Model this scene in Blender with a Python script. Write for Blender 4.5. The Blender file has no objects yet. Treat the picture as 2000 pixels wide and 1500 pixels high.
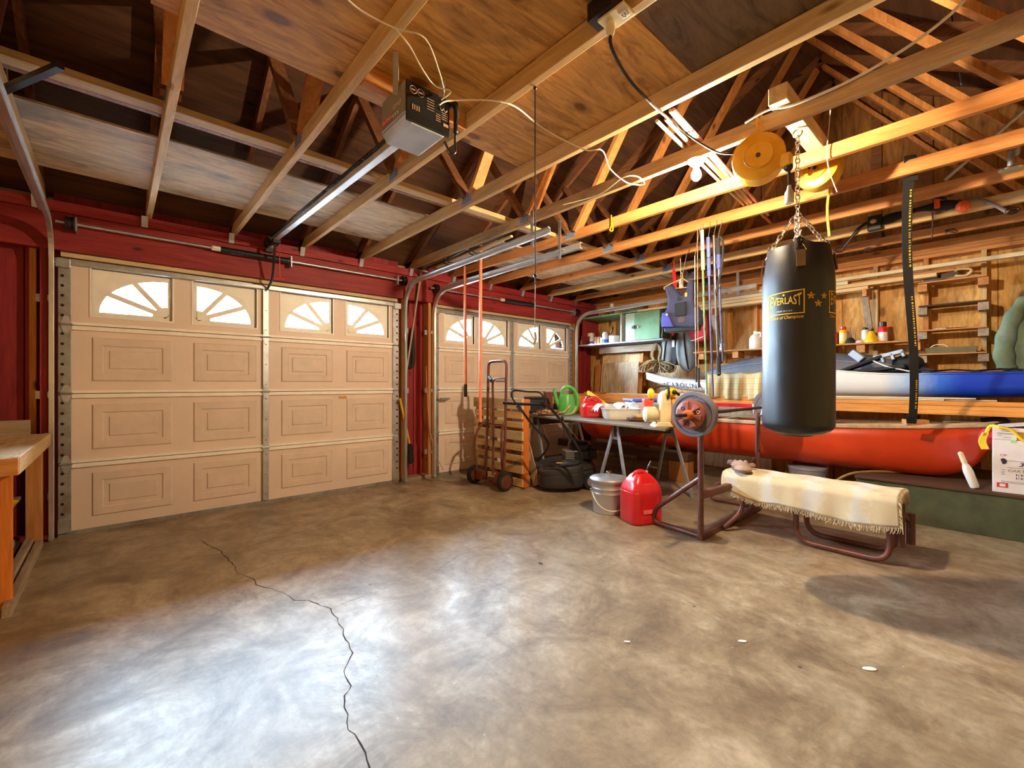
import bpy, math, random
from mathutils import Vector, Matrix

# ---------------------------------------------------------------- camera, sky, exposure
SC = bpy.context.scene
COL = SC.collection
cam = bpy.data.cameras.new('camera')
cam.sensor_width = 36.0
cam.lens = 860.0 / 2000.0 * 36.0
cam.clip_start = 0.02
cam_o = bpy.data.objects.new('camera', cam)
COL.objects.link(cam_o)
cam_o.location = (0, 0, 1.16)
cam_o.rotation_euler = (math.radians(90), 0, math.radians(-42))
SC.camera = cam_o
SC.view_settings.view_transform = 'Standard'
SC.view_settings.look = 'None'
SC.view_settings.gamma = 1.0
SC.view_settings.use_curve_mapping = False
SC.view_settings.exposure = 1.0
SC.cycles.sample_clamp_indirect = 6.0
SC.cycles.pixel_filter_type = 'BLACKMAN_HARRIS'
SC.cycles.filter_width = 1.1
SC.cycles.max_bounces = 10
SC.cycles.diffuse_bounces = 6
wd = bpy.data.worlds.new('overcast_sky')
SC.world = wd
wd.use_nodes = True
bg = wd.node_tree.nodes['Background']
bg.inputs[0].default_value = (0.60, 0.80, 1.0, 1)
bg.inputs[1].default_value = 225.0
BULB_STRENGTH = 2950.0
# portals at the two rows of door windows: they only guide the sampling of the sky
for px0, px1 in ((-.30, 2.46), (2.98, 5.60)):
    pl_ = bpy.data.lights.new('window_portal', 'AREA')
    pl_.shape = 'RECTANGLE'; pl_.size = px1 - px0; pl_.size_y = .42
    pl_.cycles.is_portal = True
    po_ = bpy.data.objects.new('window_portal', pl_)
    COL.objects.link(po_)
    po_.location = ((px0 + px1) / 2, 4.87, 1.90); po_.rotation_euler = (math.radians(90), 0, math.radians(180))

# ---------------------------------------------------------------- helpers
R = random.Random(7)
S42, C42, CZ, FP = math.sin(math.radians(42)), math.cos(math.radians(42)), 1.16, 860.0


def at(u, v, x=None, y=None, z=None, d=None):
    """world point seen at pixel (u, v) of the 2000x1500 frame on a given plane"""
    t = (u - 1000) / FP
    a = Vector((S42 + t * C42, C42 - t * S42, (750 - v) / FP))
    if x is not None: k = x / a.x
    elif y is not None: k = y / a.y
    elif z is not None: k = (z - CZ) / a.z
    else: k = d
    return Vector((a.x * k, a.y * k, CZ + a.z * k))


def sm(pts, n=6, closed=False):
    """smooth a polyline (Catmull-Rom)"""
    P = [Vector(p) for p in pts]
    out = []
    m = len(P)
    rng = range(m if closed else m - 1)
    for i in rng:
        if closed:
            p0, p1, p2, p3 = P[i - 1], P[i], P[(i + 1) % m], P[(i + 2) % m]
        else:
            p0, p1, p2, p3 = P[max(i - 1, 0)], P[i], P[i + 1], P[min(i + 2, m - 1)]
        for j in range(n):
            t = j / n
            out.append(0.5 * ((2 * p1) + (p2 - p0) * t + (2 * p0 - 5 * p1 + 4 * p2 - p3) * t * t + (3 * p1 - p0 - 3 * p2 + p3) * t ** 3))
    if not closed: out.append(P[-1])
    return out


def fillet(pts, r, n=5):
    """round the corners of a polyline with radius r"""
    P = [Vector(p) for p in pts]
    out = [P[0]]
    for i in range(1, len(P) - 1):
        a, b, c = P[i - 1], P[i], P[i + 1]
        d1, d2 = (a - b), (c - b)
        k = min(r, d1.length * .49, d2.length * .49)
        s, e = b + d1.normalized() * k, b + d2.normalized() * k
        for j in range(n + 1):
            t = j / n
            out.append((1 - t) ** 2 * s + 2 * t * (1 - t) * b + t * t * e)
    out.append(P[-1])
    return out


class MB:
    def __init__(self):
        self.v, self.f, self.m, self.cur = [], [], [], 0

    def add(self, vs, fs):
        k = len(self.v)
        self.v += [Vector(p) for p in vs]
        for f in fs:
            self.f.append([i + k for i in f]); self.m.append(self.cur)
        return self

    def box(self, x0, x1, y0, y1, z0, z1):
        vs = [(x, y, z) for z in (z0, z1) for y in (y0, y1) for x in (x0, x1)]
        return self.add(vs, [(0, 2, 3, 1), (4, 5, 7, 6), (0, 1, 5, 4), (2, 6, 7, 3), (0, 4, 6, 2), (1, 3, 7, 5)])

    def cb(self, c, s, rz=0, M=None):
        """box by centre and size, turned about z or by a matrix"""
        Mx = M if M is not None else Matrix.Rotation(rz, 3, 'Z')
        vs = [Vector(c) + Mx @ Vector((x * s[0] / 2, y * s[1] / 2, z * s[2] / 2)) for z in (-1, 1) for y in (-1, 1) for x in (-1, 1)]
        return self.add(vs, [(0, 2, 3, 1), (4, 5, 7, 6), (0, 1, 5, 4), (2, 6, 7, 3), (0, 4, 6, 2), (1, 3, 7, 5)])

    def bar(self, p, q, w, h, up=(0, 0, 1)):
        p, q = Vector(p), Vector(q)
        a = (q - p).normalized()
        s = a.cross(Vector(up))
        if s.length < 1e-4: s = a.cross(Vector((1, 0, 0)))
        s.normalize(); u = s.cross(a).normalized()
        vs = []
        for c in (p, q):
            for i, j in ((-1, -1), (1, -1), (1, 1), (-1, 1)):
                vs.append(c + s * (i * w / 2) + u * (j * h / 2))
        return self.add(vs, [(3, 2, 1, 0), (4, 5, 6, 7), (0, 1, 5, 4), (1, 2, 6, 5), (2, 3, 7, 6), (3, 0, 4, 7)])

    def tube(self, pts, r, n=8, closed=False, r2=None, flat=1.0):
        P = [Vector(p) for p in pts]
        m = len(P)
        T = []
        for i in range(m):
            if closed: t = P[(i + 1) % m] - P[i - 1]
            else: t = P[min(i + 1, m - 1)] - P[max(i - 1, 0)]
            T.append(t.normalized() if t.length > 1e-9 else Vector((0, 0, 1)))
        ref = Vector((0, 0, 1)) if abs(T[0].z) < .9 else Vector((1, 0, 0))
        nn = (ref - T[0] * ref.dot(T[0])).normalized()
        vs = []
        for i in range(m):
            nn = nn - T[i] * nn.dot(T[i])
            if nn.length < 1e-6: nn = T[i].orthogonal()
            nn.normalize()
            b = T[i].cross(nn)
            rr = r if not callable(r) else r(i / max(m - 1, 1))
            for j in range(n):
                a = 2 * math.pi * j / n
                vs.append(P[i] + nn * (math.cos(a) * rr) + b * (math.sin(a) * rr * flat))
        fs = []
        for i in range(m if closed else m - 1):
            i2 = (i + 1) % m
            for j in range(n):
                j2 = (j + 1) % n
                fs.append((i * n + j, i * n + j2, i2 * n + j2, i2 * n + j))
        if not closed:
            fs.append(tuple(reversed(range(n))))
            fs.append(tuple((m - 1) * n + j for j in range(n)))
        return self.add(vs, fs)

    def cyl(self, p, q, r, n=14):
        return self.tube([p, q], r, n)

    def lathe(self, prof, n=20, c=(0, 0, 0), M=None):
        c = Vector(c)
        Mx = M if M is not None else Matrix.Identity(3)
        vs, fs = [], []
        for (r, z) in prof:
            for j in range(n):
                a = 2 * math.pi * j / n
                vs.append(c + Mx @ Vector((r * math.cos(a), r * math.sin(a), z)))
        for i in range(len(prof) - 1):
            for j in range(n):
                j2 = (j + 1) % n
                fs.append((i * n + j, i * n + j2, (i + 1) * n + j2, (i + 1) * n + j))
        fs.append(tuple(reversed(range(n))))
        fs.append(tuple((len(prof) - 1) * n + j for j in range(n)))
        return self.add(vs, fs)

    def prism(self, poly, a, b, fn):
        """extrude a 2D outline; fn(u, v, w) gives the point, w running a..b"""
        n = len(poly)
        vs = [fn(u, v, a) for u, v in poly] + [fn(u, v, b) for u, v in poly]
        fs = [tuple(reversed(range(n))), tuple(range(n, 2 * n))]
        fs += [(i, (i + 1) % n, n + (i + 1) % n, n + i) for i in range(n)]
        return self.add(vs, fs)

    def grid(self, fn, nu, nv, cu=False, cv=False):
        vs = [fn(i / nu, j / nv) for i in range(nu + (0 if cu else 1)) for j in range(nv + (0 if cv else 1))]
        W = nv + (0 if cv else 1)
        H = nu + (0 if cu else 1)
        fs = []
        for i in range(nu):
            for j in range(nv):
                a, b = i, (i + 1) % H
                c, d = j, (j + 1) % W
                fs.append((a * W + c, b * W + c, b * W + d, a * W + d))
        return self.add(vs, fs)

    def ball(self, c, rx, ry=None, rz=None, n=12, m=8, M=None):
        ry = ry or rx; rz = rz or rx
        prof = [(max(math.sin(math.pi * i / m), 1e-3), -math.cos(math.pi * i / m)) for i in range(m + 1)]
        k = len(self.v)
        self.lathe(prof, n)
        for p in self.v[k:]:
            q = Vector((p.x * rx, p.y * ry, p.z * rz))
            if M is not None: q = M @ q
            p.x, p.y, p.z = q.x + c[0], q.y + c[1], q.z + c[2]
        return self

    def xf(self, M):
        self.v = [M @ p for p in self.v]
        return self


def root_off(p):
    o = Vector((0, 0, 0))
    while p is not None:
        o += p.location; p = p.parent
    return o


def obj(name, mb, mats, parent=None, smooth=False, bev=0, local=False, solid=0, sub=0, tagv=None):
    me = bpy.data.meshes.new(name)
    v = mb.v
    loc = Vector((0, 0, 0))
    if parent is not None and not local:
        off = root_off(parent)
        v = [p - off for p in v]
    elif parent is None and not local:
        xs = [p.x for p in v]; ys = [p.y for p in v]; zs = [p.z for p in v]
        loc = Vector(((min(xs) + max(xs)) / 2, (min(ys) + max(ys)) / 2, min(zs)))
        v = [p - loc for p in v]
    me.from_pydata([tuple(p) for p in v], [], mb.f)
    ms = mats if isinstance(mats, (list, tuple)) else [mats]
    for m in ms: me.materials.append(m)
    if len(ms) > 1:
        me.polygons.foreach_set('material_index', mb.m)
    if smooth:
        me.polygons.foreach_set('use_smooth', [True] * len(me.polygons))
    me.validate()
    o = bpy.data.objects.new(name, me)
    COL.objects.link(o)
    o.location = loc
    if parent is not None: o.parent = parent
    if smooth and not sub:
        try: me.set_sharp_from_angle(angle=math.radians(40))
        except Exception: pass
    if solid:
        md = o.modifiers.new('thick', 'SOLIDIFY'); md.thickness = solid; md.offset = 0
    if sub:
        md = o.modifiers.new('sub', 'SUBSURF'); md.levels = sub; md.render_levels = sub
    if bev:
        md = o.modifiers.new('bevel', 'BEVEL'); md.width = bev; md.segments = 2; md.limit_method = 'ANGLE'
    return o


def tag(o, label, cat, group=None, kind=None):
    o['label'] = label; o['category'] = cat
    if group: o['group'] = group
    if kind: o['kind'] = kind
    return o


def thing(name, label, cat, loc=(0, 0, 0), rz=0, group=None):
    o = bpy.data.objects.new(name, None)
    o.empty_display_size = .05
    COL.objects.link(o)
    o.location = loc; o.rotation_euler = (0, 0, rz)
    return tag(o, label, cat, group)


def struct(name, mb=None, mats=None, **k):
    if mb is None:
        o = bpy.data.objects.new(name, None); COL.objects.link(o)
    else:
        o = obj(name, mb, mats, **k)
    o['kind'] = 'structure'
    return o


def copy_tree(o, parent=None, loc=None, label=None):
    c = o.copy(); COL.objects.link(c)
    if parent is not None: c.parent = parent
    if loc is not None: c.location = loc
    if label: c['label'] = label
    for ch in list(o.children): copy_tree(ch, c)
    return c


def text_mb(s, size, depth=0.0, font_x=1.0, shear=0.0, spacing=1.0, bold=0.0):
    """flat lettering in the xy plane, centred on the origin"""
    cu = bpy.data.curves.new('lettering', 'FONT')
    cu.body = s; cu.size = size; cu.align_x = 'CENTER'; cu.align_y = 'CENTER'
    cu.extrude = depth; cu.shear = shear; cu.space_character = spacing
    cu.resolution_u = 3; cu.offset = bold * size
    o = bpy.data.objects.new('lettering', cu)
    COL.objects.link(o)
    bpy.context.view_layer.update()
    me = bpy.data.meshes.new_from_object(o.evaluated_get(bpy.context.evaluated_depsgraph_get()))
    mb = MB()
    mb.add([(p.co.x * font_x, p.co.y, p.co.z) for p in me.vertices], [tuple(p.vertices) for p in me.polygons])
    bpy.data.objects.remove(o); bpy.data.curves.remove(cu); bpy.data.meshes.remove(me)
    return mb


def frame_on(c, ux, uy):
    """matrix that lays the xy plane at c with axes ux, uy"""
    ux, uy = Vector(ux).normalized(), Vector(uy)
    uz = ux.cross(uy).normalized(); uy = uz.cross(ux)
    M = Matrix((ux, uy, uz)).transposed().to_4x4()
    M.translation = Vector(c)
    return M


# ---------------------------------------------------------------- materials
def srgb(r, g, b):
    f = lambda c: (c / 12.92 if c <= .04045 else ((c + .055) / 1.055) ** 2.4)
    return (f(r / 255), f(g / 255), f(b / 255), 1)


def new_mat(name):
    m = bpy.data.materials.new(name)
    m.use_nodes = True
    nt = m.node_tree
    return m, nt, nt.nodes['Principled BSDF']


def N(nt, typ, **k):
    n = nt.nodes.new(typ)
    for a, b in k.items():
        if a.startswith('i_'): n.inputs[a[2:].replace('_', ' ')].default_value = b
        else: setattr(n, a, b)
    return n


def mixc(nt, fac, a, b, mode='MIX'):
    n = nt.nodes.new('ShaderNodeMix'); n.data_type = 'RGBA'; n.blend_type = mode
    for sock, val in ((n.inputs['Factor'], fac), (n.inputs[6], a), (n.inputs[7], b)):
        if hasattr(val, 'is_linked'): nt.links.new(val, sock)
        else: sock.default_value = val
    return n.outputs[2]


def ramp(nt, src, stops):
    n = nt.nodes.new('ShaderNodeValToRGB')
    e = n.color_ramp.elements
    while len(e) < len(stops): e.new(.5)
    for i, (p, c) in enumerate(stops):
        e[i].position = p; e[i].color = c if len(c) == 4 else (*c, 1)
    nt.links.new(src, n.inputs[0])
    return n.outputs[0]


G = lambda v: (v, v, v, 1)


def coords(nt, scale=(1, 1, 1)):
    tc = N(nt, 'ShaderNodeTexCoord')
    mp = N(nt, 'ShaderNodeMapping')
    mp.inputs['Scale'].default_value = scale
    nt.links.new(tc.outputs['Object'], mp.inputs[0])
    oi = N(nt, 'ShaderNodeObjectInfo')
    ml = N(nt, 'ShaderNodeMath', operation='MULTIPLY'); ml.inputs[1].default_value = 37.0
    nt.links.new(oi.outputs['Random'], ml.inputs[0])
    cmb = N(nt, 'ShaderNodeCombineXYZ')
    for i in range(3): nt.links.new(ml.outputs[0], cmb.inputs[i])
    nt.links.new(cmb.outputs[0], mp.inputs['Location'])
    return mp.outputs[0], oi.outputs['Random']


def noise(nt, vec, scale, detail=4, rough=.6, dist=0):
    n = N(nt, 'ShaderNodeTexNoise')
    n.inputs['Scale'].default_value = scale; n.inputs['Detail'].default_value = detail
    n.inputs['Roughness'].default_value = rough; n.inputs['Distortion'].default_value = dist
    nt.links.new(vec, n.inputs['Vector'])
    return n.outputs['Fac']


def rings(nt, vec, scale, k):
    """contour lines of a stretched noise: the growth rings of sawn or peeled timber"""
    n = noise(nt, vec, scale, 2, .5, .6)
    m1 = N(nt, 'ShaderNodeMath', operation='MULTIPLY'); m1.inputs[1].default_value = k; nt.links.new(n, m1.inputs[0])
    m2 = N(nt, 'ShaderNodeMath', operation='SINE'); nt.links.new(m1.outputs[0], m2.inputs[0])
    m3 = N(nt, 'ShaderNodeMath', operation='MULTIPLY_ADD'); m3.inputs[1].default_value = .5; m3.inputs[2].default_value = .5
    nt.links.new(m2.outputs[0], m3.inputs[0])
    return m3.outputs[0]


def bump(nt, bs, h, strength=.2, dist=.01):
    b = N(nt, 'ShaderNodeBump')
    b.inputs['Strength'].default_value = strength; b.inputs['Distance'].default_value = dist
    nt.links.new(h, b.inputs['Height']); nt.links.new(b.outputs[0], bs.inputs['Normal'])


def paint(name, col, rough=.5, metal=0.0, var=.12, vs=9.0, bmp=0.0, spec=.5, coat=0.0, dirt=None, dirt_amt=.5, dscale=4.0):
    m, nt, b = new_mat(name)
    vec, rnd = coords(nt)
    n = noise(nt, vec, vs)
    c = srgb(*col)
    lo = tuple(x * (1 - var * 1.4) for x in c[:3]) + (1,)
    hi = tuple(min(1, x * (1 + var)) for x in c[:3]) + (1,)
    out = ramp(nt, n, [(.3, lo), (.7, hi)])
    if dirt:
        d = ramp(nt, noise(nt, vec, dscale, 6, .7), [(.52, G(0)), (.68, G(dirt_amt))])
        out = mixc(nt, d, out, srgb(*dirt))
    nt.links.new(out, b.inputs['Base Color'])
    rr = ramp(nt, n, [(.2, G(max(rough - .08, .02))), (.8, G(min(rough + .1, 1)))])
    nt.links.new(rr, b.inputs['Roughness'])
    b.inputs['Metallic'].default_value = metal
    b.inputs['Specular IOR Level'].default_value = spec
    if coat:
        b.inputs['Coat Weight'].default_value = coat; b.inputs['Coat Roughness'].default_value = .15
    if bmp: bump(nt, b, noise(nt, vec, 60, 3), bmp, .004)
    return m


def wood(name, dark, light, axis='y', rough=.6, grain=1.0, knots=True, stain=None, stain_amt=.6, spec=.3, rvar=.25):
    m, nt, b = new_mat(name)
    sc = {'x': (1.2, 14, 14), 'y': (14, 1.2, 14), 'z': (14, 14, 1.2)}[axis]
    vec, rnd = coords(nt, tuple(s * grain for s in sc))
    n1 = noise(nt, vec, 1.6, 5, .65, 1.2)
    wv = N(nt, 'ShaderNodeTexNoise'); wv.inputs['Scale'].default_value = 7; wv.inputs['Detail'].default_value = 3
    nt.links.new(vec, wv.inputs['Vector'])
    cc = ramp(nt, n1, [(.28, srgb(*dark)), (.5, tuple((a + c) / 2 for a, c in zip(srgb(*dark), srgb(*light)))), (.72, srgb(*light))])
    fine = ramp(nt, wv.outputs['Fac'], [(.35, G(.72)), (.6, G(1.0))])
    cc = mixc(nt, .45, cc, fine, 'MULTIPLY')
    cc = mixc(nt, .5, cc, ramp(nt, rings(nt, vec, .45, 34), [(.0, G(.78)), (.6, G(1.0))]), 'MULTIPLY')
    tint = ramp(nt, rnd, [(0, (1 - rvar, 1 - rvar, 1 - rvar * .9, 1)), (1, (1, 1, 1, 1))])
    cc = mixc(nt, 1.0, cc, tint, 'MULTIPLY')
    if knots:
        v2, _ = coords(nt, {'x': (1.6, 4, 4), 'y': (4, 1.6, 4), 'z': (4, 4, 1.6)}[axis])
        vo = N(nt, 'ShaderNodeTexVoronoi'); vo.inputs['Scale'].default_value = 1.3
        nt.links.new(v2, vo.inputs['Vector'])
        k = ramp(nt, vo.outputs['Distance'], [(.04, G(1)), (.11, G(0))])
        cc = mixc(nt, k, cc, tuple(x * .28 for x in srgb(*dark)[:3]) + (1,))
    if stain:
        v3, _ = coords(nt, {'x': (.6, 2, 2), 'y': (2, .6, 2), 'z': (2, 2, .6)}[axis])
        s = ramp(nt, noise(nt, v3, 1.4, 6, .7), [(.5, G(0)), (.66, G(stain_amt))])
        cc = mixc(nt, s, cc, srgb(*stain))
    nt.links.new(cc, b.inputs['Base Color'])
    b.inputs['Roughness'].default_value = rough
    b.inputs['Specular IOR Level'].default_value = spec
    bump(nt, b, wv.outputs['Fac'], .12, .004)
    return m


def glassy(name, tint=(.97, .99, 1), refl=.06):
    m, nt, b = new_mat(name)
    nt.nodes.remove(b)
    t = N(nt, 'ShaderNodeBsdfTransparent'); t.inputs[0].default_value = (*tint, 1)
    g = N(nt, 'ShaderNodeBsdfGlossy'); g.inputs['Roughness'].default_value = .03
    fr = N(nt, 'ShaderNodeFresnel'); fr.inputs[0].default_value = 1.35
    mx = N(nt, 'ShaderNodeMixShader')
    nt.links.new(fr.outputs[0], mx.inputs[0]); nt.links.new(t.outputs[0], mx.inputs[1]); nt.links.new(g.outputs[0], mx.inputs[2])
    nt.links.new(mx.outputs[0], nt.nodes['Material Output'].inputs[0])
    return m


def cloudy(name, col, alpha):
    """translucent plastic"""
    m, nt, b = new_mat(name)
    b.inputs['Base Color'].default_value = srgb(*col); b.inputs['Roughness'].default_value = .3
    b.inputs['Alpha'].default_value = alpha
    return m


def emit(name, col, s):
    m, nt, b = new_mat(name)
    b.inputs['Emission Color'].default_value = (*col, 1); b.inputs['Emission Strength'].default_value = s
    b.inputs['Base Color'].default_value = (1, 1, 1, 1)
    return m


# timber
PINE = {a: wood('pine_' + a, (204, 162, 102), (242, 206, 146), a, rvar=.22) for a in 'xyz'}
PINE_OLD = wood('pine_weathered', (186, 146, 96), (232, 194, 136), 'y', stain=(84, 66, 52), stain_amt=.6)
FIR = {a: wood('fir_' + a, (196, 118, 56), (232, 164, 94), a, rvar=.25) for a in 'xyz'}
ORANGE_WOOD = {a: wood('orange_wood_' + a, (206, 104, 34), (236, 140, 56), a, rvar=.1, knots=False) for a in 'xyz'}
PALE = {a: wood('pale_wood_' + a, (206, 176, 128), (238, 214, 170), a, rvar=.15) for a in 'xyz'}
RED_WOOD = {a: wood('red_stain_' + a, (130, 32, 36), (186, 58, 54), a, grain=.7, rvar=.25, rough=.55) for a in 'xyz'}
GREY_WOOD = {a: wood('grey_wood_' + a, (146, 122, 100), (202, 178, 148), a, rvar=.2) for a in 'xyz'}
DARK_WOOD = {a: wood('dark_wood_' + a, (70, 48, 34), (112, 78, 52), a, rvar=.2) for a in 'xyz'}
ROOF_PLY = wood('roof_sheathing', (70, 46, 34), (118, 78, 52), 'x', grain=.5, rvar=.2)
ROOF_TIMBER = wood('roof_timber', (122, 76, 48), (172, 116, 74), 'y', rvar=.3)


def plywood(name, dark, light, axis, stain=None, stain_amt=.7, kn=1.0, rough=.6):
    m, nt, b = new_mat(name)
    sc = {'x': (1, 5, 5), 'y': (5, 1, 5), 'z': (5, 5, 1)}[axis]
    vec, rnd = coords(nt, sc)
    n1 = noise(nt, vec, 1.6, 6, .7, 2.6)
    cc = ramp(nt, n1, [(.3, srgb(*dark)), (.5, tuple(x * .85 + y * .15 for x, y in zip(srgb(*light), srgb(*dark)))), (.7, srgb(*light))])
    st = noise(nt, vec, 9, 4, .7, 1.0)
    cc = mixc(nt, .4, cc, ramp(nt, st, [(.4, G(.62)), (.56, G(1))]), 'MULTIPLY')
    cc = mixc(nt, .5, cc, ramp(nt, rings(nt, vec, .55, 70), [(.05, G(.6)), (.5, G(1.0))]), 'MULTIPLY')
    v2, _ = coords(nt, {'x': (2.4, 4.6, 4.6), 'y': (4.6, 2.4, 4.6), 'z': (4.6, 4.6, 2.4)}[axis])
    vo = N(nt, 'ShaderNodeTexVoronoi'); vo.inputs['Scale'].default_value = 1.15 * kn
    nt.links.new(v2, vo.inputs['Vector'])
    cc = mixc(nt, ramp(nt, vo.outputs['Distance'], [(.11, G(.85)), (.17, G(.22)), (.30, G(0))]), cc, tuple(x * .3 for x in srgb(*dark)[:3]) + (1,))
    if stain:
        v3, _ = coords(nt, {'x': (.8, 2, 2), 'y': (2, .8, 2), 'z': (2, 2, .8)}[axis])
        cc = mixc(nt, ramp(nt, noise(nt, v3, 1.3, 6, .7), [(.46, G(0)), (.62, G(stain_amt))]), cc, srgb(*stain))
    nt.links.new(cc, b.inputs['Base Color'])
    b.inputs['Roughness'].default_value = rough
    b.inputs['Specular IOR Level'].default_value = .3
    bump(nt, b, st, .1, .003)
    return m


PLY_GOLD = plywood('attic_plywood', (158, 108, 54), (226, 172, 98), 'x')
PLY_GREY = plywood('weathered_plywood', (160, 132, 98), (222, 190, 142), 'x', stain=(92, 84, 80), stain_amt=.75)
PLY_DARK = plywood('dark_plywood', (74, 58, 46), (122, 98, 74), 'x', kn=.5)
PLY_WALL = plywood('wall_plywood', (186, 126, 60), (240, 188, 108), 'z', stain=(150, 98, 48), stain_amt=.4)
PLY_GABLE_SHADED = plywood('shaded_gable_plywood', (116, 74, 34), (172, 118, 62), 'z')  # shade of the trusses is put into this darker colour
PLY_PALE = plywood('pale_plywood', (228, 182, 126), (248, 212, 160), 'z', kn=.4)
PLY_SMUDGE = plywood('smudged_board', (176, 152, 124), (214, 190, 158), 'z', stain=(120, 110, 102), stain_amt=.6, kn=.3)
PLY_TABLE = plywood('table_plywood', (88, 76, 62), (134, 116, 92), 'y', stain=(66, 60, 54), kn=.4, rough=.5)
RED_SIDING = wood('red_siding', (132, 30, 40), (186, 58, 60), 'z', grain=.6, rvar=.3, rough=.55)

# metals, plastics, cloth
GALV = paint('galvanised_steel', (186, 188, 192), .38, .85, var=.15, vs=14)
GALV_RUST = paint('galvanised_worn', (160, 156, 150), .5, .6, var=.2, dirt=(120, 70, 44), dirt_amt=.6)
ALU = paint('aluminium_rail', (214, 220, 222), .34, .8, var=.08)
STEEL_DARK = paint('dark_steel', (52, 48, 50), .4, .7)
IRON_BROWN = paint('brown_painted_steel', (108, 64, 58), .42, .15, var=.25, dirt=(128, 66, 36), dirt_amt=.6, dscale=9)
RUST = paint('rusty_steel', (120, 66, 42), .7, .3, var=.35, dirt=(64, 40, 34))
BLACK = paint('black_plastic', (22, 22, 24), .38, 0, var=.2)
BLACK_MATT = paint('black_rubber', (28, 26, 26), .75, 0, var=.25)
DOOR_TAN = paint('door_tan_paint', (230, 207, 190), .45, 0, var=.05, vs=3)
DOOR_RAIL = paint('door_rail_cream', (250, 242, 228), .4, 0, var=.05)
DOOR_LINE = paint('door_panel_paint', (226, 203, 185), .45, 0, var=.05)
WHITE = paint('white_plastic', (232, 228, 220), .4, var=.06)
IVORY = paint('ivory_plastic', (236, 224, 190), .4, var=.05)
WHITE_CABLE = paint('white_cable', (226, 214, 188), .5, var=.06)
RED = paint('red_plastic', (214, 28, 38), .32, var=.1, coat=.3)
RED_CLOTH = paint('red_cloth', (188, 36, 48), .8, var=.2)
GREEN = paint('green_plastic', (92, 190, 84), .36, var=.12)
SAGE = paint('sage_painted_wood', (104, 144, 100), .55, var=.14, dirt=(92, 104, 70), dirt_amt=.5)
MINT = paint('mint_painted_wood', (172, 190, 166), .6, var=.1, dirt=(120, 140, 110))
DARK_GREEN = paint('dark_green_paint', (52, 70, 44), .6, var=.2)
OLIVE = paint('olive_painted_box', (74, 78, 52), .55, var=.18, dirt=(50, 46, 34), dirt_amt=.5)
YELLOW = paint('yellow_paint', (226, 164, 34), .42, var=.12, dirt=(150, 100, 30), dirt_amt=.5)
YELLOW_TOOL = paint('yellow_tool', (240, 186, 22), .4, var=.1)
CREAM_TOOL = paint('cream_paint_worn', (214, 200, 160), .45, var=.12, dirt=(170, 130, 60), dirt_amt=.6)
ORANGE = paint('orange_plastic', (232, 96, 30), .42, var=.1)
ORANGE_POLE = paint('orange_pole', (226, 128, 88), .45, var=.1)
CANOE = paint('canoe_orange', (206, 62, 22), .36, var=.1, vs=4, coat=.2)
CANOE_IN = paint('canoe_inside', (210, 200, 184), .6, var=.1)
GUNWALE = paint('canoe_gunwale', (206, 178, 142), .5, var=.15, dirt=(110, 100, 90))
GREYBOAT = paint('grey_hull', (92, 92, 100), .5, var=.12)
BLUE = paint('blue_plastic', (40, 78, 190), .4, var=.1)
NAVY = paint('navy_fabric', (56, 57, 84), .85, var=.2, bmp=.2)
NAVY2 = paint('navy_fabric_bright', (62, 66, 160), .6, var=.2)
CHAR = paint('charcoal_fabric', (32, 30, 33), .85, var=.2)
BEIGE_CLOTH = paint('beige_cloth', (206, 190, 160), .9, var=.1)
RACK_WOOD = wood('rack_timber', (204, 124, 50), (238, 166, 84), 'y', rvar=.1)
GREEN_CLOTH = paint('green_jacket_cloth', (116, 132, 104), .85, var=.22, vs=5, dirt=(150, 160, 168), dirt_amt=.5)
LEATHER = paint('tan_leather', (206, 160, 98), .75, var=.15)
GREYGLOVE = paint('grey_suede', (166, 140, 128), .85, var=.2)
ROPE = paint('tan_rope', (150, 128, 88), .85, var=.3, vs=60)
STRAW = paint('straw_rope', (196, 158, 110), .85, var=.3)
VINYL = paint('black_vinyl', (24, 24, 27), .40, var=.12, bmp=.08, spec=.6)
BAG_TOP = paint('tan_canvas_worn', (128, 98, 62), .6, var=.25)
GOLD_INK = paint('gold_ink', (244, 190, 58), .65, var=.05, spec=.1)
WHITE_INK = paint('white_ink', (236, 232, 226), .5, var=.05)
RED_INK = paint('red_ink', (206, 52, 56), .5, var=.05)
DARK_INK = paint('dark_ink', (40, 40, 60), .5, var=.05)
GREY_INK = paint('grey_ink', (128, 120, 120), .5, var=.05)
CARDBOARD = paint('white_cardboard', (226, 216, 214), .7, var=.05)
CHROME = paint('chrome', (220, 220, 216), .18, 1.0, var=.05)
BLUEGREY = paint('bluegrey_plate', (158, 178, 208), .45, .3, var=.15)
TERRA = paint('brown_plate', (140, 78, 58), .5, var=.1)
CLEARBOX = cloudy('clear_plastic', (226, 230, 240), .55)
FILM = cloudy('plastic_film', (244, 242, 238), .5)
GLASS = glassy('window_glass')
# ================================================================ setting
YW = 4.78      # inner face of the garage door wall
XR = 6.30      # inner face of the right wall sheathing
XL = -1.55     # left wall
YB = -2.20     # back wall
CH = 2.53      # underside of the truss chords
RY, RZ, PITCH = 1.31, 4.74, 0.60


def roof_z(y): return RZ - PITCH * abs(y - RY)


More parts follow.
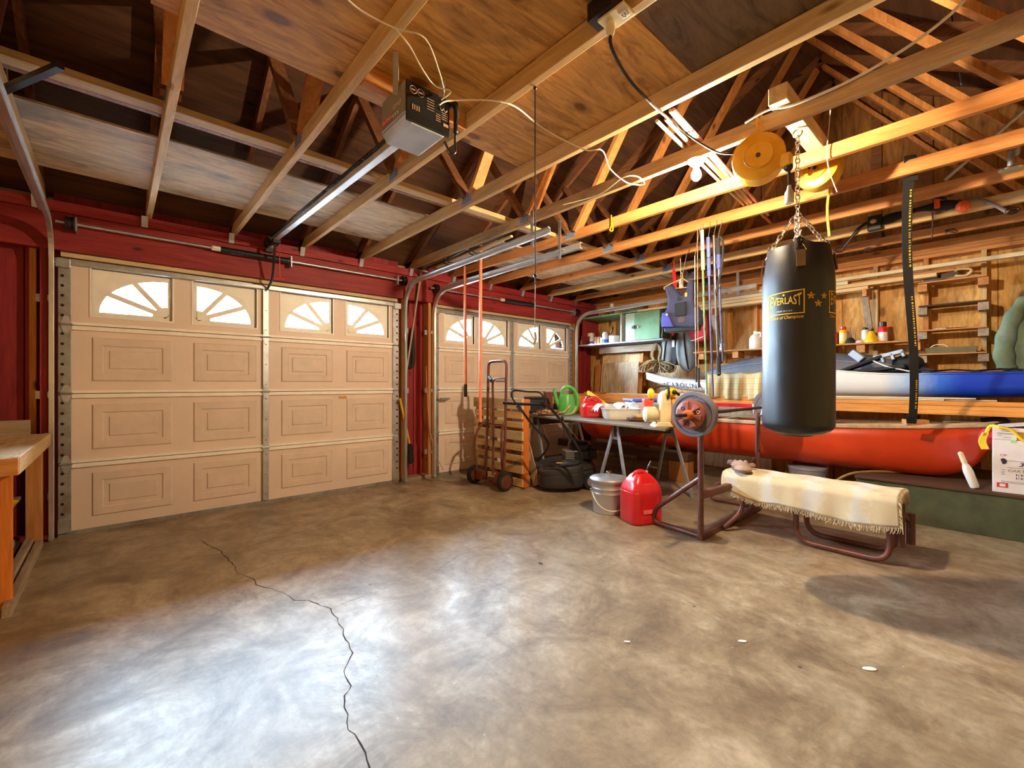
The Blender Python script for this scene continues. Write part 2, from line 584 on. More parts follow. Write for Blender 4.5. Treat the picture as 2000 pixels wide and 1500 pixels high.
# ---- floor: sealed, stained concrete
def floor_mat():
    m, nt, b = new_mat('sealed_concrete')
    tc = N(nt, 'ShaderNodeTexCoord'); vec = tc.outputs['Object']
    big = noise(nt, vec, .55, 6, .62, .4)
    mid = noise(nt, vec, 2.6, 8, .68, .8)
    fin = noise(nt, vec, 19, 9, .74, .3)
    mp = N(nt, 'ShaderNodeMapping'); mp.inputs['Scale'].default_value = (9, 2.0, 1); mp.inputs['Rotation'].default_value = (0, 0, .7)
    nt.links.new(vec, mp.inputs[0])
    strk = noise(nt, mp.outputs[0], 1.6, 5, .7, .5)
    c = ramp(nt, mid, [(.34, srgb(124, 102, 78)), (.5, srgb(164, 142, 112)), (.66, srgb(194, 175, 146))])
    c = mixc(nt, ramp(nt, big, [(.36, G(.5)), (.58, G(0))]), c, srgb(124, 104, 78))
    c = mixc(nt, .62, c, ramp(nt, fin, [(.34, G(.55)), (.60, G(1.0))]), 'MULTIPLY')
    c = mixc(nt, .4, c, ramp(nt, strk, [(.36, G(.6)), (.55, G(1))]), 'MULTIPLY')
    oil = ramp(nt, noise(nt, vec, 1.3, 7, .75, 1.2), [(.52, G(0)), (.68, G(.75))])
    c = mixc(nt, oil, c, srgb(96, 74, 54))
    vo = N(nt, 'ShaderNodeTexVoronoi'); vo.inputs['Scale'].default_value = 3.2; nt.links.new(vec, vo.inputs['Vector'])
    c = mixc(nt, ramp(nt, vo.outputs['Distance'], [(.02, G(.85)), (.035, G(0))]), c, srgb(70, 60, 54))
    vo2 = N(nt, 'ShaderNodeTexVoronoi'); vo2.inputs['Scale'].default_value = 7; vo2.inputs['Randomness'].default_value = 1
    nt.links.new(vec, vo2.inputs['Vector'])
    c = mixc(nt, ramp(nt, vo2.outputs['Distance'], [(.018, G(.8)), (.03, G(0))]), c, srgb(206, 196, 184))
    nt.links.new(c, b.inputs['Base Color'])
    nt.links.new(ramp(nt, mid, [(.3, G(.44)), (.7, G(.33))]), b.inputs['Roughness'])
    b.inputs['Specular IOR Level'].default_value = .52
    bump(nt, b, fin, .09, .006)
    return m


FLOOR = floor_mat()
floor = struct('floor', MB().box(XL, XR + .1, YB, 5.0, -.1, 0), FLOOR)


def crack(px, w, name='crack'):
    P = [at(u, v, z=0) for u, v in px]
    Q = []
    for a, b2 in zip(P, P[1:]):
        n = max(2, int((b2 - a).length / .035))
        for i in range(n):
            q = a.lerp(b2, i / n); q += Vector((R.uniform(-.007, .007), R.uniform(-.007, .007), 0)); Q.append(q)
    Q.append(P[-1])
    mb = MB(); vs, fs = [], []
    for i, q in enumerate(Q):
        t = (Q[min(i + 1, len(Q) - 1)] - Q[max(i - 1, 0)]).normalized()
        s = Vector((-t.y, t.x, 0)) * (w * R.uniform(.35, 1.1))
        vs += [(q.x + s.x, q.y + s.y, .0012), (q.x - s.x, q.y - s.y, .0012)]
    for i in range(len(Q) - 1): fs.append((2 * i, 2 * i + 1, 2 * i + 3, 2 * i + 2))
    mb.add(vs, fs)
    return obj(name, mb, CRACK, floor)


CRACK = paint('crack_shadow', (44, 38, 36), .9)
crack([(390, 1053), (432, 1078), (458, 1105), (462, 1120), (497, 1130), (498, 1143), (545, 1155), (577, 1172), (605, 1172), (645, 1190), (670, 1228), (676, 1250), (687, 1275), (672, 1310), (687, 1338), (675, 1356), (680, 1424), (716, 1466), (718, 1500), (722, 1560)], .0026)
crack([(645, 1190), (677, 1175), (740, 1155), (785, 1130), (850, 1118), (895, 1085), (950, 1070), (1010, 1050), (1060, 1040)], .0013)

# ---- ground outside, bright drive
drive = struct('ground', MB().box(-14, 16, 4.98, 20, -.2, -.03), paint('driveway_concrete', (170, 168, 164), .8))

# ---- wall with the two garage doors (inner framing and red boards)
DL = (-.33, 2.49)      # left opening
DR = (2.955, 5.62)     # right opening
HD = 2.13
wf = struct('wall_front')
sid = MB()
for a, b in ((XL - .1, DL[0] - .02), (DL[1] + .02, DR[0] - .02), (DR[1] + .02, XR + .1)):
    sid.box(a, b, 4.90, 4.93, 0, 2.62)
for e in (DL[0] - .03, DL[1] - .03, DR[0] - .03, DR[1] - .03): sid.box(e, e + .06, 4.8265, 4.899, 0, HD + .03)
for a, b in (DL, DR): sid.box(a - .02, b + .02, 4.828, 4.93, HD - .035, 2.62)
obj('exterior_siding', sid, RED_SIDING, wf)
bx = XL
while bx < XR:
    w = .135 + R.uniform(-.01, .012)
    inside = any(a - .02 < bx + w / 2 < b + .02 for a, b in (DL, DR))
    if not inside and bx + w < XR:
        obj('siding_board', MB().box(bx + .003, bx + w - .003, 4.872 - R.uniform(0, .006), 4.90, 0.02, 2.45), RED_SIDING, wf, bev=.004)
    bx += w
# header boards and top plates
for x0, x1 in ((XL, 2.70), (2.70, XR)):
    obj('header_board', MB().box(x0, x1 - .002, 4.715, 4.80, HD + .035, 2.445), RED_WOOD['x'], wf, bev=.004)
obj('top_plate', MB().box(XL, 2.02, 4.70, 4.86, 2.447, 2.488), RED_WOOD['x'], wf, bev=.003)
obj('top_plate', MB().box(2.025, XR, 4.70, 4.86, 2.447, 2.488), RED_WOOD['x'], wf, bev=.003)
obj('top_plate', MB().box(XL, XR, 4.71, 4.86, 2.489, CH), RED_WOOD['x'], wf, bev=.003)
# door stop trim, cream, above each door
for a, b in (DL, DR):
    obj('door_head_trim', MB().box(a + .02, b - .02, 4.76, 4.80, HD - .002, HD + .034), PALE['x'], wf, bev=.003)
# jamb studs
for x, mt, y0 in ((-.455, FIR['z'], 4.79), (-.395, RED_WOOD['z'], 4.72), (DL[1] + .045, FIR['z'], 4.74), (DR[0] - .06, FIR['z'], 4.74), (DR[1] + .045, FIR['z'], 4.74), (-.68, RED_WOOD['z'], 4.80), (6.02, RED_WOOD['z'], 4.79)):
    obj('stud', MB().box(x - .019, x + .019, y0, 4.872, 0.04, 2.445), mt, wf, bev=.003)
obj('sole_plate', MB().box(DL[1] + .03, DR[0] - .03, 4.74, 4.872, 0, .04), GREY_WOOD['x'], wf)
obj('sole_plate', MB().box(XL, DL[0] - .05, 4.80, 4.872, 0, .04), RED_WOOD['x'], wf)
obj('sole_plate', MB().box(DR[1] + .03, XR, 4.76, 4.872, 0, .04), RED_WOOD['x'], wf)

# ---- right wall: plywood sheets on studs, gable above
wr = struct('wall_right')
obj('exterior_siding', MB().prism([(YB - .05, 0), (4.93, 0), (4.93, roof_z(4.93)), (RY, RZ), (YB - .05, roof_z(YB - .05))], XR + .032, XR + .05, lambda u, v, w: (w, u, v)), RED_SIDING, wr)
y = 4.9
while y > YB:
    y1 = max(y - 1.22, YB)
    for z0, z1 in ((0, 2.44), (2.443, 9)):
        ys = [y - .002, y1 + .002]
        if y1 < RY < y: ys.insert(1, RY)
        top = [min(z1, roof_z(t) - .0) for t in ys]
        if max(top) <= z0: continue
        poly = [(ys[0], z0), (ys[-1], z0)] + [(t, h) for t, h in reversed(list(zip(ys, top)))]
        obj('plywood_sheet', MB().prism(poly, XR, XR + .03, lambda u, v, w: (w, u, v)), PLY_WALL if z0 == 0 else PLY_GABLE_SHADED, wr)
    y = y1
for i in range(-4, 12):
    ys = .11 + .407 * i
    if not (YB < ys < 4.7): continue
    obj('stud', MB().box(XR - .089, XR, ys - .019, ys + .019, .04, 2.452), FIR['z'] if i % 2 else PINE['z'], wr, bev=.002)
    if i % 3 == 0: continue
    obj('gable_stud', MB().box(XR - .038, XR, ys - .045, ys + .045, 2.63, roof_z(ys) - .12), ROOF_TIMBER, wr)
obj('sole_plate', MB().box(XR - .089, XR, YB, 4.75, 0, .038), FIR['y'], wr)
for z0 in (2.453, 2.492):
    obj('top_plate', MB().box(XR - .089, XR, YB, 4.70, z0, z0 + .037), FIR['y'], wr, bev=.003)
for i, zb in ((-2, 1.2), (-1, 1.25), (0, 1.22), (1, 1.18), (2, 1.24), (3, 1.2), (4, 1.22)):
    y0 = .11 + .407 * i
    obj('fire_block', MB().box(XR - .089, XR, y0 + .02, y0 + .387, zb, zb + .038), FIR['y'], wr)
# left and back wall, closing the room behind the camera
wl = struct('wall_left', MB().box(XL - .05, XL, YB, 4.90, 0, 2.62).prism([(YB, 2.62), (4.9, 2.62), (RY, RZ)], XL - .05, XL, lambda u, v, w: (w, u, v)), PLY_WALL)
wb = struct('wall_back', MB().box(XL - .05, XR + .03, YB - .05, YB, 0, 2.64), PLY_WALL)

# ---- ceiling: trusses, roof sheathing, loose attic floor
ce = struct('ceiling')
TX = [.205 + .608 * k for k in range(-2, 10)] + [6.24]
N1, N2 = 2.72, -.30


def chord_mat(i):
    return [PINE['y'], PINE['y'], PINE['y'], PINE['y'], PINE['y'], PINE['y'], PINE['y'], FIR['y'], FIR['y'], FIR['y'], PINE['y'], FIR['y'], FIR['y']][i]


TRUSS = []
for i, x in enumerate(TX):
    t = struct('roof_truss')
    t.parent = ce; t.location = (x, 0, CH)
    del t['kind']
    TRUSS.append(t)
    h = .019
    cm = PINE_OLD if i == 6 else chord_mat(i)
    dz = R.uniform(-.004, .004)
    obj('bottom_chord', MB().box(x - h, x + h, YB + .02, 4.87, CH + dz, CH + .089), cm, t, bev=.003)
    for s, ye in ((1, 5.28), (-1, -2.62)):
        mb = MB(); a = math.atan(PITCH)
        mb.bar((x, RY, RZ - .06), (x, ye, roof_z(ye) - .06), .038, .089)
        obj('top_chord', mb, ROOF_TIMBER, t)
    front_mid, back_mid = 3.35, -.85
    for k, (ya, za, yb, zb) in enumerate(((N1 - .03, 2.60, RY + .03, RZ - .16), (N2 + .03, 2.60, RY - .03, RZ - .16), (N1 + .05, 2.60, front_mid, roof_z(front_mid) - .11), (N2 - .05, 2.60, back_mid, roof_z(back_mid) - .11))):
        obj('web', MB().bar((x, ya, za), (x, yb, zb), .036, .085, up=(1, 0, 0)).xf(Matrix.Identity(4)), (FIR['z'] if k == 0 else ROOF_TIMBER if k != 1 else FIR['z']), t)
    for yn in (N1 + .02, N2 - .02):
        p = MB(); xs = x - h - .0022
        p.prism([(yn - .05, CH + .028), (yn + .075, CH + .005), (yn + .075, CH + .085), (yn - .05, CH + .115)], xs, xs + .002, lambda u, v, w: (w, u, v))
        q = obj('gusset_plate', p, BLUEGREY, t)  # blue of the reflected window light is put into the plate colour
    obj('truss_clip', MB().prism([(4.66, CH - .004), (4.70, CH - .004), (4.698, CH - .085)], x - h - .03, x - h + .012, lambda u, v, w: (w, u, v)), GALV, t)
    # pressed teeth of the plate, seen as rows of slots
    p = MB()
    for a in range(6):
        for b in range(4):
            yy, zz = N1 - .02 + a * .018, CH + .03 + b * .019
            p.box(x - h - .0032, x - h - .0021, yy, yy + .008, zz, zz + .011)
    g = obj('gusset_teeth', p, paint('plate_slot', (84, 96, 124), .5, .2) if i == 0 else bpy.data.materials['plate_slot'], t); g['kind'] = 'stuff'

# roof sheathing in 1.2 x 2.4 sheets
for s in (1, -1):
    yo = RY
    rows = [0, 1.22, 2.44, 3.66, 4.75]
    for a, b in zip(rows, rows[1:]):
        cs = 1 / math.sqrt(1 + PITCH ** 2)
        ya, yb = RY + s * a * cs, RY + s * b * cs
        x = XL - .6 - (1.2 if int(a * 10) % 24 else 0)
        while x < XR + .5:
            x1 = min(x + 2.44, XR + .5)
            m = MB()
            e = .004
            z = lambda yy: roof_z(yy) - .01
            pts = [(x + e, ya + s * e, z(ya)), (x1 - e, ya + s * e, z(ya)), (x1 - e, yb - s * e, z(yb)), (x + e, yb - s * e, z(yb))]
            up = [(p[0], p[1], p[2] + .02) for p in pts]
            m.add(pts + up, [(0, 1, 2, 3), (7, 6, 5, 4), (0, 4, 5, 1), (1, 5, 6, 2), (2, 6, 7, 3), (3, 7, 4, 0)])
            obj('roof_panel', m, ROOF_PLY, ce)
            x = x1
m = MB()
for s in (1, -1): m.add([(XL - .6, RY, RZ + .03), (XR + .5, RY, RZ + .03), (XR + .5, RY + s * 4.1, RZ + .03 - 4.1 * PITCH), (XL - .6, RY + s * 4.1, RZ + .03 - 4.1 * PITCH)], [(0, 1, 2, 3)])
obj('shingle_layer', m, DARK_WOOD['x'], ce, solid=.012)
# blocking between trusses over the door wall
for a, b in zip(TX, TX[1:]):
    obj('eave_block', MB().box(a + .021, b - .021, 4.84, 4.865, CH + .001, roof_z(4.85) - .03), GREY_WOOD['x'], ce)
    obj('eave_block', MB().box(a + .021, b - .021, YB + .0, YB + .03, CH + .001, roof_z(YB) - .03), GREY_WOOD['x'], ce)
# long brace flat on the chords, boards on edge beside it
for x0, x1 in ((XL, 1.40), (1.402, 3.75), (3.752, 6.28)):
    obj('lateral_brace', MB().box(x0, x1, 2.96, 3.045, 2.6205, 2.658), PINE['x'], ce, bev=.002)
    obj('brace_edge', MB().box(x0, x1, 3.046, 3.084, 2.6205, 2.70), ROOF_TIMBER, ce, bev=.002)
# loose plywood laid on the chords as an attic floor
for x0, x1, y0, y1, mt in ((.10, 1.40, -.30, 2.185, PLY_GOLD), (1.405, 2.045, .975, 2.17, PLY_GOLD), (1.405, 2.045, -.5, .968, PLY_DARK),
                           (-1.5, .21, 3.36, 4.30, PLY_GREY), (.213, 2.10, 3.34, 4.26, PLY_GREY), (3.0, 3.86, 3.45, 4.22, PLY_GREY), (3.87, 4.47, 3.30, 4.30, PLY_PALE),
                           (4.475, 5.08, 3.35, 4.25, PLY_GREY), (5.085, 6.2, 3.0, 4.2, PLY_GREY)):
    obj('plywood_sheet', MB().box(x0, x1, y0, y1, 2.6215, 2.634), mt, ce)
# blocking piece over the opener
obj('opener_block', MB().box(.835, 1.40, 1.93, 1.968, CH, 2.62), FIR['x'], ce, bev=.002)
# ================================================================ garage doors
def garage_door(name, x0, x1, label_tracks):
    d = struct(name)
    d.location = (0, 0, 0)
    zs = [.025, .55, 1.086, 1.612, 2.125]
    F = YW
    st = .075
    xm = (x0 + x1) / 2 + (.0 if name == 'door_1' else 0)
    xa, xb = x0 + st, x1 - st
    # the four columns of embossed panels
    half = []
    for a, b in ((xa, xm - .03), (xm + .03, xb)):
        w = b - a
        half += [(a + w * .085, a + w * .472), (a + w * .585, a + w * .965)]
    for k in range(4):
        z0, z1 = zs[k], zs[k + 1]
        mb = MB()
        if k < 3:
            mb.box(x0, x1, F, F + .045, z0 + .004, z1 - .004)
        else:  # top section with window openings
            wz0, wz1 = z0 + .085, z1 - .055
            xs = [x0] + [e for ab in half for e in ab] + [x1]
            mb.box(x0, x1, F, F + .045, z0 + .004, wz0); mb.box(x0, x1, F, F + .045, wz1, z1 - .004)
            for a, b in zip(xs[0::2], xs[1::2]): mb.box(a, b, F, F + .045, wz0, wz1)
        if k: mb.box(x0, x1, F + .020, F + .045, z0 - .006, z0 + .004)
        sec = obj('door_section', mb, DOOR_TAN, d)
        if k < 3:
            for a, b in half:
                za, zb = z0 + .095, z1 - .085
                p = MB()
                rings = [(0, 0), (.010, -.011), (.062, -.011), (.070, -.003), (.10, -.003), (.106, -.010)]
                vs, fs = [], []
                for ins, dy in rings:
                    vs += [(a + ins, F + dy, za + ins), (b - ins, F + dy, za + ins), (b - ins, F + dy, zb - ins), (a + ins, F + dy, zb - ins)]
                for r in range(len(rings) - 1):
                    for j in range(4):
                        j2 = (j + 1) % 4
                        fs.append((4 * r + j, 4 * r + j2, 4 * r + 4 + j2, 4 * r + 4 + j))
                fs.append(tuple(range(4 * len(rings) - 4, 4 * len(rings))))
                p.add(vs, fs)
                obj('raised_panel', p, DOOR_LINE, sec)
        # cream stiffener lips between the sections
        if k < 3:
            lip = MB().box(xa, xb, F - .020, F, z1 - .034, z1 - .003).box(xa, xb, F - .028, F, z1 + .003, z1 + .024)
            obj('section_lip', lip, DOOR_RAIL, sec)
        # end and centre stiles with punched holes
        for sx, (a, b) in enumerate(((x0, xa), (xm - .028, xm + .028), (xb, x1))):
            s = obj('stile', MB().box(a + .002, b - .002, F - .028, F, z0 + .012, z1 - .012), GALV_RUST if sx == 0 else GALV, sec, bev=.003)
            h = MB()
            nh = 6 if sx != 1 else 3
            for j in range(nh):
                zc = z0 + .07 + (z1 - z0 - .14) * j / (nh - 1)
                r = .011 if sx != 1 else .005
                xc = a + (b - a) * (.34 if sx == 0 else .66 if sx == 2 else .5)
                h.lathe([(r, 0), (r * .8, .0015)], 10, (xc, F - .0285, zc), Matrix.Rotation(math.radians(90), 3, 'X'))
            o = obj('punched_hole', h, STEEL_DARK, sec); o['kind'] = 'stuff'
        # hinges at the section joints
        if k < 3:
            for xc in (x0 + .045, xm, x1 - .045):
                hg = MB()
                fn = lambda u, v, w: (xc + u, w, z1 + v)
                hg.prism([(-.03, .006), (.03, .006), (.012, .065), (-.012, .065)], F - .034, F - .029, fn)
                hg.prism([(-.03, -.006), (-.012, -.065), (.012, -.065), (.03, -.006)], F - .034, F - .029, fn)
                hg.cyl((xc - .036, F - .036, z1), (xc + .036, F - .036, z1), .008, 8)
                hg.lathe([(.006, 0), (.006, .004)], 8, (xc, F - .034, z1 + .03), Matrix.Rotation(math.radians(90), 3, 'X'))
                obj('hinge', hg, GALV, sec)
    # sunburst windows
    z0, z1 = zs[3], zs[4]
    wz0, wz1 = z0 + .085, z1 - .055
    for i, (a, b) in enumerate(half):
        flip = i % 2 == 1
        px = a + .03 if flip else b - .03
        sg = 1 if flip else -1
        pz = wz0 + .035
        rx, rz = (b - a) - .075, (wz1 - wz0) - .075
        Y0, Y1 = F + .022, F + .032
        m = MB()
        fn = lambda u, v, w: (px + sg * u, w, pz + v)
        W, H = (b - a) - .03, wz1 - pz
        n = 18
        arc = []
        for j in range(n + 1):
            th = math.pi / 2 * j / n
            arc.append((rx * math.cos(th), rz * math.sin(th)))
        out = []
        for (u, v) in arc:
            k2 = min(W / u if u > 1e-6 else 9, H / v if v > 1e-6 else 9)
            out.append((u * k2, v * k2))
        for j in range(n):
            m.prism([arc[j], out[j], out[j + 1], arc[j + 1]], Y0, Y1, fn)
        cj = next(j for j in range(n) if out[j + 1][1] >= H - 1e-6)
        m.prism([out[cj], (W, H), out[cj + 1]], Y0, Y1, fn)
        m.prism([(-.03, -.035), (W, -.035), (W, 0), (-.03, 0)], Y0, Y1, fn)
        m.prism([(-.03, 0), (0, 0), (0, H), (-.03, H)], Y0, Y1, fn)
        hub = [(0, 0)] + [(.24 * rx * math.cos(math.pi / 2 * j / 8), .28 * rz * math.sin(math.pi / 2 * j / 8)) for j in range(9)]
        m.prism(hub, Y0 - .004, Y1, fn)
        for th in (math.radians(30), math.radians(60)):
            c, s = math.cos(th), math.sin(th)
            w2 = .020
            m.prism([(-s * w2, c * w2), (s * w2, -c * w2), (rx * 1.02 * c + s * w2, rz * 1.02 * s - c * w2), (rx * 1.02 * c - s * w2, rz * 1.02 * s + c * w2)], Y0 - .002, Y1 - .001, fn)
        wi = obj('sunburst_insert', m, DOOR_RAIL, d)
        fr = MB()
        for (c0, c1, e0, e1) in ((a, b, wz0 - .012, wz0), (a, b, wz1, wz1 + .012), (a - .012, a, wz0 - .012, wz1 + .012), (b, b + .012, wz0 - .012, wz1 + .012)):
            fr.box(c0, c1, F - .006, F + .03, e0, e1)
        obj('window_rim', fr, DOOR_RAIL, wi)
        for t0, t1 in ((1, 29), (31, 59), (61, 89)):
            pts = []
            for j in range(7):
                th = math.radians(t0 + (t1 - t0) * j / 6)
                pts.append((1.03 * rx * math.cos(th), 1.03 * rz * math.sin(th)))
            pts = [(.1 * rx * math.cos(math.radians((t0 + t1) / 2)), .1 * rz * math.sin(math.radians((t0 + t1) / 2)))] + pts
            obj('glass_pane', MB().prism(pts, Y1 + .001, Y1 + .003, fn), GLASS, wi)
    # strut across the top, bottom seal
    t = MB().box(xa - .05, x1 - .02, F - .045, F, z1 - .052, z1 - .034).box(xa - .05, x1 - .02, F - .018, F, z1 - .034, z1 - .008).box(xa - .05, x1 - .02, F - .042, F - .03, z1 - .046, z1 - .02)
    obj('top_strut', t, GALV, d, bev=.002)
    for xc in (x0 + .03, x1 - .03):
        obj('top_roller_bracket', MB().box(xc - .04, xc + .04, F - .06, F - .025, z1 - .085, z1 - .02).cyl((xc, F - .05, z1 - .05), (xc + (.07 if xc > xm else -.07), F - .05, z1 - .05), .006, 8), GALV, d, bev=.003)
    obj('bottom_seal', MB().box(x0, x1, F - .012, F + .05, .0, .032), GALV_RUST, d)
    obj('bottom_gasket', MB().box(x0, x1, F - .004, F + .02, -.002, .008), BLACK_MATT, d)
    for xc in (x0 + .038, x1 - .038):
        obj('bottom_bracket', MB().box(xc - .036, xc + .036, F - .034, F - .028, .03, .125), GALV_RUST, d)
    return d


door1 = garage_door('door_1', DL[0] + .005, DL[1] - .005, '')
door2 = garage_door('door_2', DR[0] + .005, DR[1] - .005, '')
st = MB().box(1.79, 1.87, YW - .0125, YW - .0108, 1.005, 1.03)
o = obj('warning_sticker', st, YELLOW, door1)


def door_track(x, sgn, yend, zt, label, ends=True):
    """C-section track: up the jamb, round the bend and back under the trusses"""
    t = thing('garage_door_track', label, 'track', (x, 4.70, 0), 0, 'garage door tracks')
    P = fillet([(x, 4.70, .01), (x, 4.70, zt), (x, yend, zt + .035)], .32, 9)
    # profile: web plus two rolled lips, opening towards the door (sgn)
    prof = [(0, -.026), (0, .026), (sgn * .024, .030), (sgn * .026, .022), (sgn * .004, .018), (sgn * .004, -.018), (sgn * .026, -.022), (sgn * .024, -.030)]
    mb = MB(); vs, fs = [], []
    n = len(prof)
    for i, p in enumerate(P):
        tn = (P[min(i + 1, len(P) - 1)] - P[max(i - 1, 0)]).normalized()
        nn = Vector((1, 0, 0)).cross(tn).normalized()
        for (u, v) in prof: vs.append(p + Vector((u, 0, 0)) + nn * v)
    for i in range(len(P) - 1):
        for j in range(n):
            j2 = (j + 1) % n
            fs.append((i * n + j, i * n + j2, (i + 1) * n + j2, (i + 1) * n + j))
    fs.append(tuple(range(n))); fs.append(tuple((len(P) - 1) * n + j for j in reversed(range(n))))
    mb.add(vs, fs)
    obj('rail', mb, ALU, t)
    for z in (.32, 1.08, 1.80):
        xo = x - sgn * .0
        b = MB().box(x - .014, x + .014, 4.726, 4.79, z - .02, z + .02).box(min(x, x - sgn * .075), max(x, x - sgn * .075), 4.775, 4.785, z - .03, z + .03)
        obj('jamb_bracket', b, GALV, t)
    if ends:
        ang = MB().box(x - sgn * .03, x - sgn * .002, 2.55, 4.45, zt + .030, zt + .034)
        obj('stiffener_angle', ang, ALU, t)
        for yy in (yend + .22, ):
            for xx in (x - sgn * .015,):
                hb = MB().box(xx - .002, xx + .002, yy - .016, yy + .016, zt - .04, 2.60)
                for j in range(7): hb.lathe([(.006, 0), (.005, .001)], 8, (xx - .0022, yy, zt + .02 + j * .035), Matrix.Rotation(math.radians(-90), 3, 'Y'))
                obj('perforated_hanger', hb, GALV, t)
    return t


door_track(DL[0] - .035, 1, 1.7, 2.335, 'silver door track beside the workbench at the left edge, curving up from the floor')
door_track(DL[1] + .06, -1, 2.38, 2.335, 'silver track right of the bigger garage door, nearer of two overhead rails')
door_track(DR[0] - .035, 1, 2.38, 2.30, 'silver door track on the left side of the far garage door, behind the orange poles')
door_track(DR[1] + .06, -1, 1.95, 2.30, 'silver door track curving past the shelf of bottles and behind the life vest')


def torsion(x0, x1, xs0, xs1, label, z=2.362):
    t = thing('torsion_spring_shaft', label, 'spring', ((x0 + x1) / 2, 4.66, z - .05))
    obj('shaft', MB().cyl((x0, 4.66, z), (x1, 4.66, z), .0127, 10), GALV, t, smooth=True)
    obj('spring', MB().cyl((xs0, 4.66, z), (xs1, 4.66, z), .027, 14), BLACK, t, smooth=True)
    cl = MB()
    k = int((xs1 - xs0) / .012)
    for i in range(k):
        cl.tube([(xs0 + i * .012, 4.66 + .027 * math.cos(a), z + .027 * math.sin(a)) for a in [j * math.pi / 4 for j in range(8)]], .003, 4, closed=True)
    c = obj('spring_coil', cl, BLACK, t); c['kind'] = 'stuff'
    for xc in (x0 + .05, x1 - .05):
        obj('cable_drum', MB().lathe([(.03, 0), (.055, .004), (.055, .012), (.045, .016), (.045, .04), (.055, .044), (.055, .052), (.03, .056)], 18, (xc, 4.66, z), Matrix.Rotation(math.radians(90), 3, 'Y')), STEEL_DARK, t, smooth=True)
    for xc in (xs1 + .015, x0 + .11, x1 - .11):
        obj('bearing_plate', MB().box(xc - .004, xc + .004, 4.625, 4.716, z - .06, z + .045).lathe([(.03, -.008), (.03, .008)], 12, (xc, 4.66, z), Matrix.Rotation(math.radians(90), 3, 'Y')), GALV, t)
    obj('winding_cone', MB().cyl((xs0 - .07, 4.66, z), (xs0, 4.66, z), .022, 10).box(xs0 - .06, xs0 - .01, 4.63, 4.69, z - .008, z + .008), WHITE, t)
    return t


torsion(-.33, 2.52, .70, 1.26, 'long steel shaft with black torsion spring above the bigger garage door')
torsion(2.86, 5.66, 4.05, 4.62, 'steel shaft with dark torsion spring above the far garage door', 2.335)

# ================================================================ garage door opener
op = thing('garage_door_opener', 'grey and black garage door opener hanging from the trusses on metal straps', 'opener', (1.08, 1.9, 2.33))
x0, x1, y0, y1, z0, z1 = .965, 1.195, 1.79, 2.02, 2.375, 2.53
obj('body', MB().box(x0, x1, y0 + .002, y1, z0, z1), paint('opener_grey', (140, 138, 130), .45), op, bev=.006)
pan = MB()
pan.prism([(x0 - .004, z0 + .012), (x0 + .028, z0 - .035), (x1 - .028, z0 - .035), (x1 + .004, z0 + .012)], y0 - .004, y1 + .004, lambda u, v, w: (u, w, v))
obj('lamp_cover', pan, paint('opener_lens', (190, 196, 200), .35), op, bev=.005)
obj('control_panel', MB().box(x0 + .003, x1 + .003, y0 - .010, y0 + .001, z0 - .028, z1 - .002), BLACK, op, bev=.003)
gl = MB()
gl.box(x0 + .012, x0 + .10, y0 - .0112, y0 - .0105, z1 - .075, z1 - .012)
pl = MB()
for k, xc in enumerate((x0 + .036, x0 + .074)):
    pl.tube([(xc + .017 * math.cos(a), y0 - .0118, z1 - .038 + .017 * math.sin(a)) for a in [j * math.pi / 10 for j in range(20)]], .0016, 4, closed=True)
    pl.box(xc - .010, xc + .010, y0 - .0122, y0 - .0112, z1 - .041, z1 - .035)
for k in range(4): pl.box(x0 + .030 + k * .011, x0 + .035 + k * .011, y0 - .0122, y0 - .0105, z0 + .028, z0 + .052)
for k in range(5): pl.box(x0 + .108, x0 + .146, y0 - .0122, y0 - .0105, z0 + .060 + k * .012, z0 + .063 + k * .012)
for k in range(4):
    pl.box(x0 + .155, x0 + .180, y0 - .0122, y0 - .0105, z0 + .026 + k * .010, z0 + .029 + k * .010)
    pl.box(x0 + .186, x0 + .222, y0 - .0122, y0 - .0105, z0 + .044 + k * .010, z0 + .047 + k * .010)
pl.box(x0 + .196, x0 + .224, y0 - .0122, y0 - .0105, z0 + .014, z0 + .028)
obj('panel_markings', pl, paint('panel_print', (186, 150, 110), .5), op)['kind'] = 'stuff'
tm = MB()
for xc in (x0 + .186, x0 + .208): tm.tube([(xc + .008 * math.cos(a), y0 - .013, z0 + .095 + .011 * math.sin(a)) for a in [math.pi + j * math.pi / 6 for j in range(7)]], .002, 5)
obj('terminal', tm, WHITE, op)
# lettering on the side that faces the left wall
logo = MB().box(x0 - .0012, x0 - .0004, y1 - .10, y1 - .012, z0 + .028, z0 + .056)
obj('logo_plate', logo, RED_INK, op)
M = lambda yc, zc: frame_on((x0 - .0018, yc, zc), (0, -1, 0), (0, 0, 1))
obj('lettering', text_mb('CRAFTSMAN', .022, 0, .78, bold=.01).xf(M(y1 - .056, z0 + .042)), WHITE_INK, op)
obj('lettering', text_mb('1/2 H.P.', .030, 0, .9, bold=.015).xf(M(y0 + .072, z0 + .072)), WHITE_INK, op)
ic = MB()
for k in range(3): ic.tube([(x0 - .0014, y0 + .112 - k * .022 + .006 * math.cos(a), z0 + .036 + .006 * math.sin(a)) for a in [j * math.pi / 5 for j in range(8)]], .0014, 4)
obj('icon', ic, WHITE_INK, op)
for (pa, pb) in ((at(773, 186, d=2.03), at(773, 100, d=1.925)), (at(862, 190, d=2.06), at(864, 155, d=2.02))):
    h = MB().bar(pa, pb, .026, .004, up=(S42, C42, 0))
    obj('hanger_strap', h, GALV_RUST, op)
obj('rail', MB().bar((1.07, y1, 2.395), (1.09, 4.58, 2.50), .045, .034), ALU, op, bev=.004)
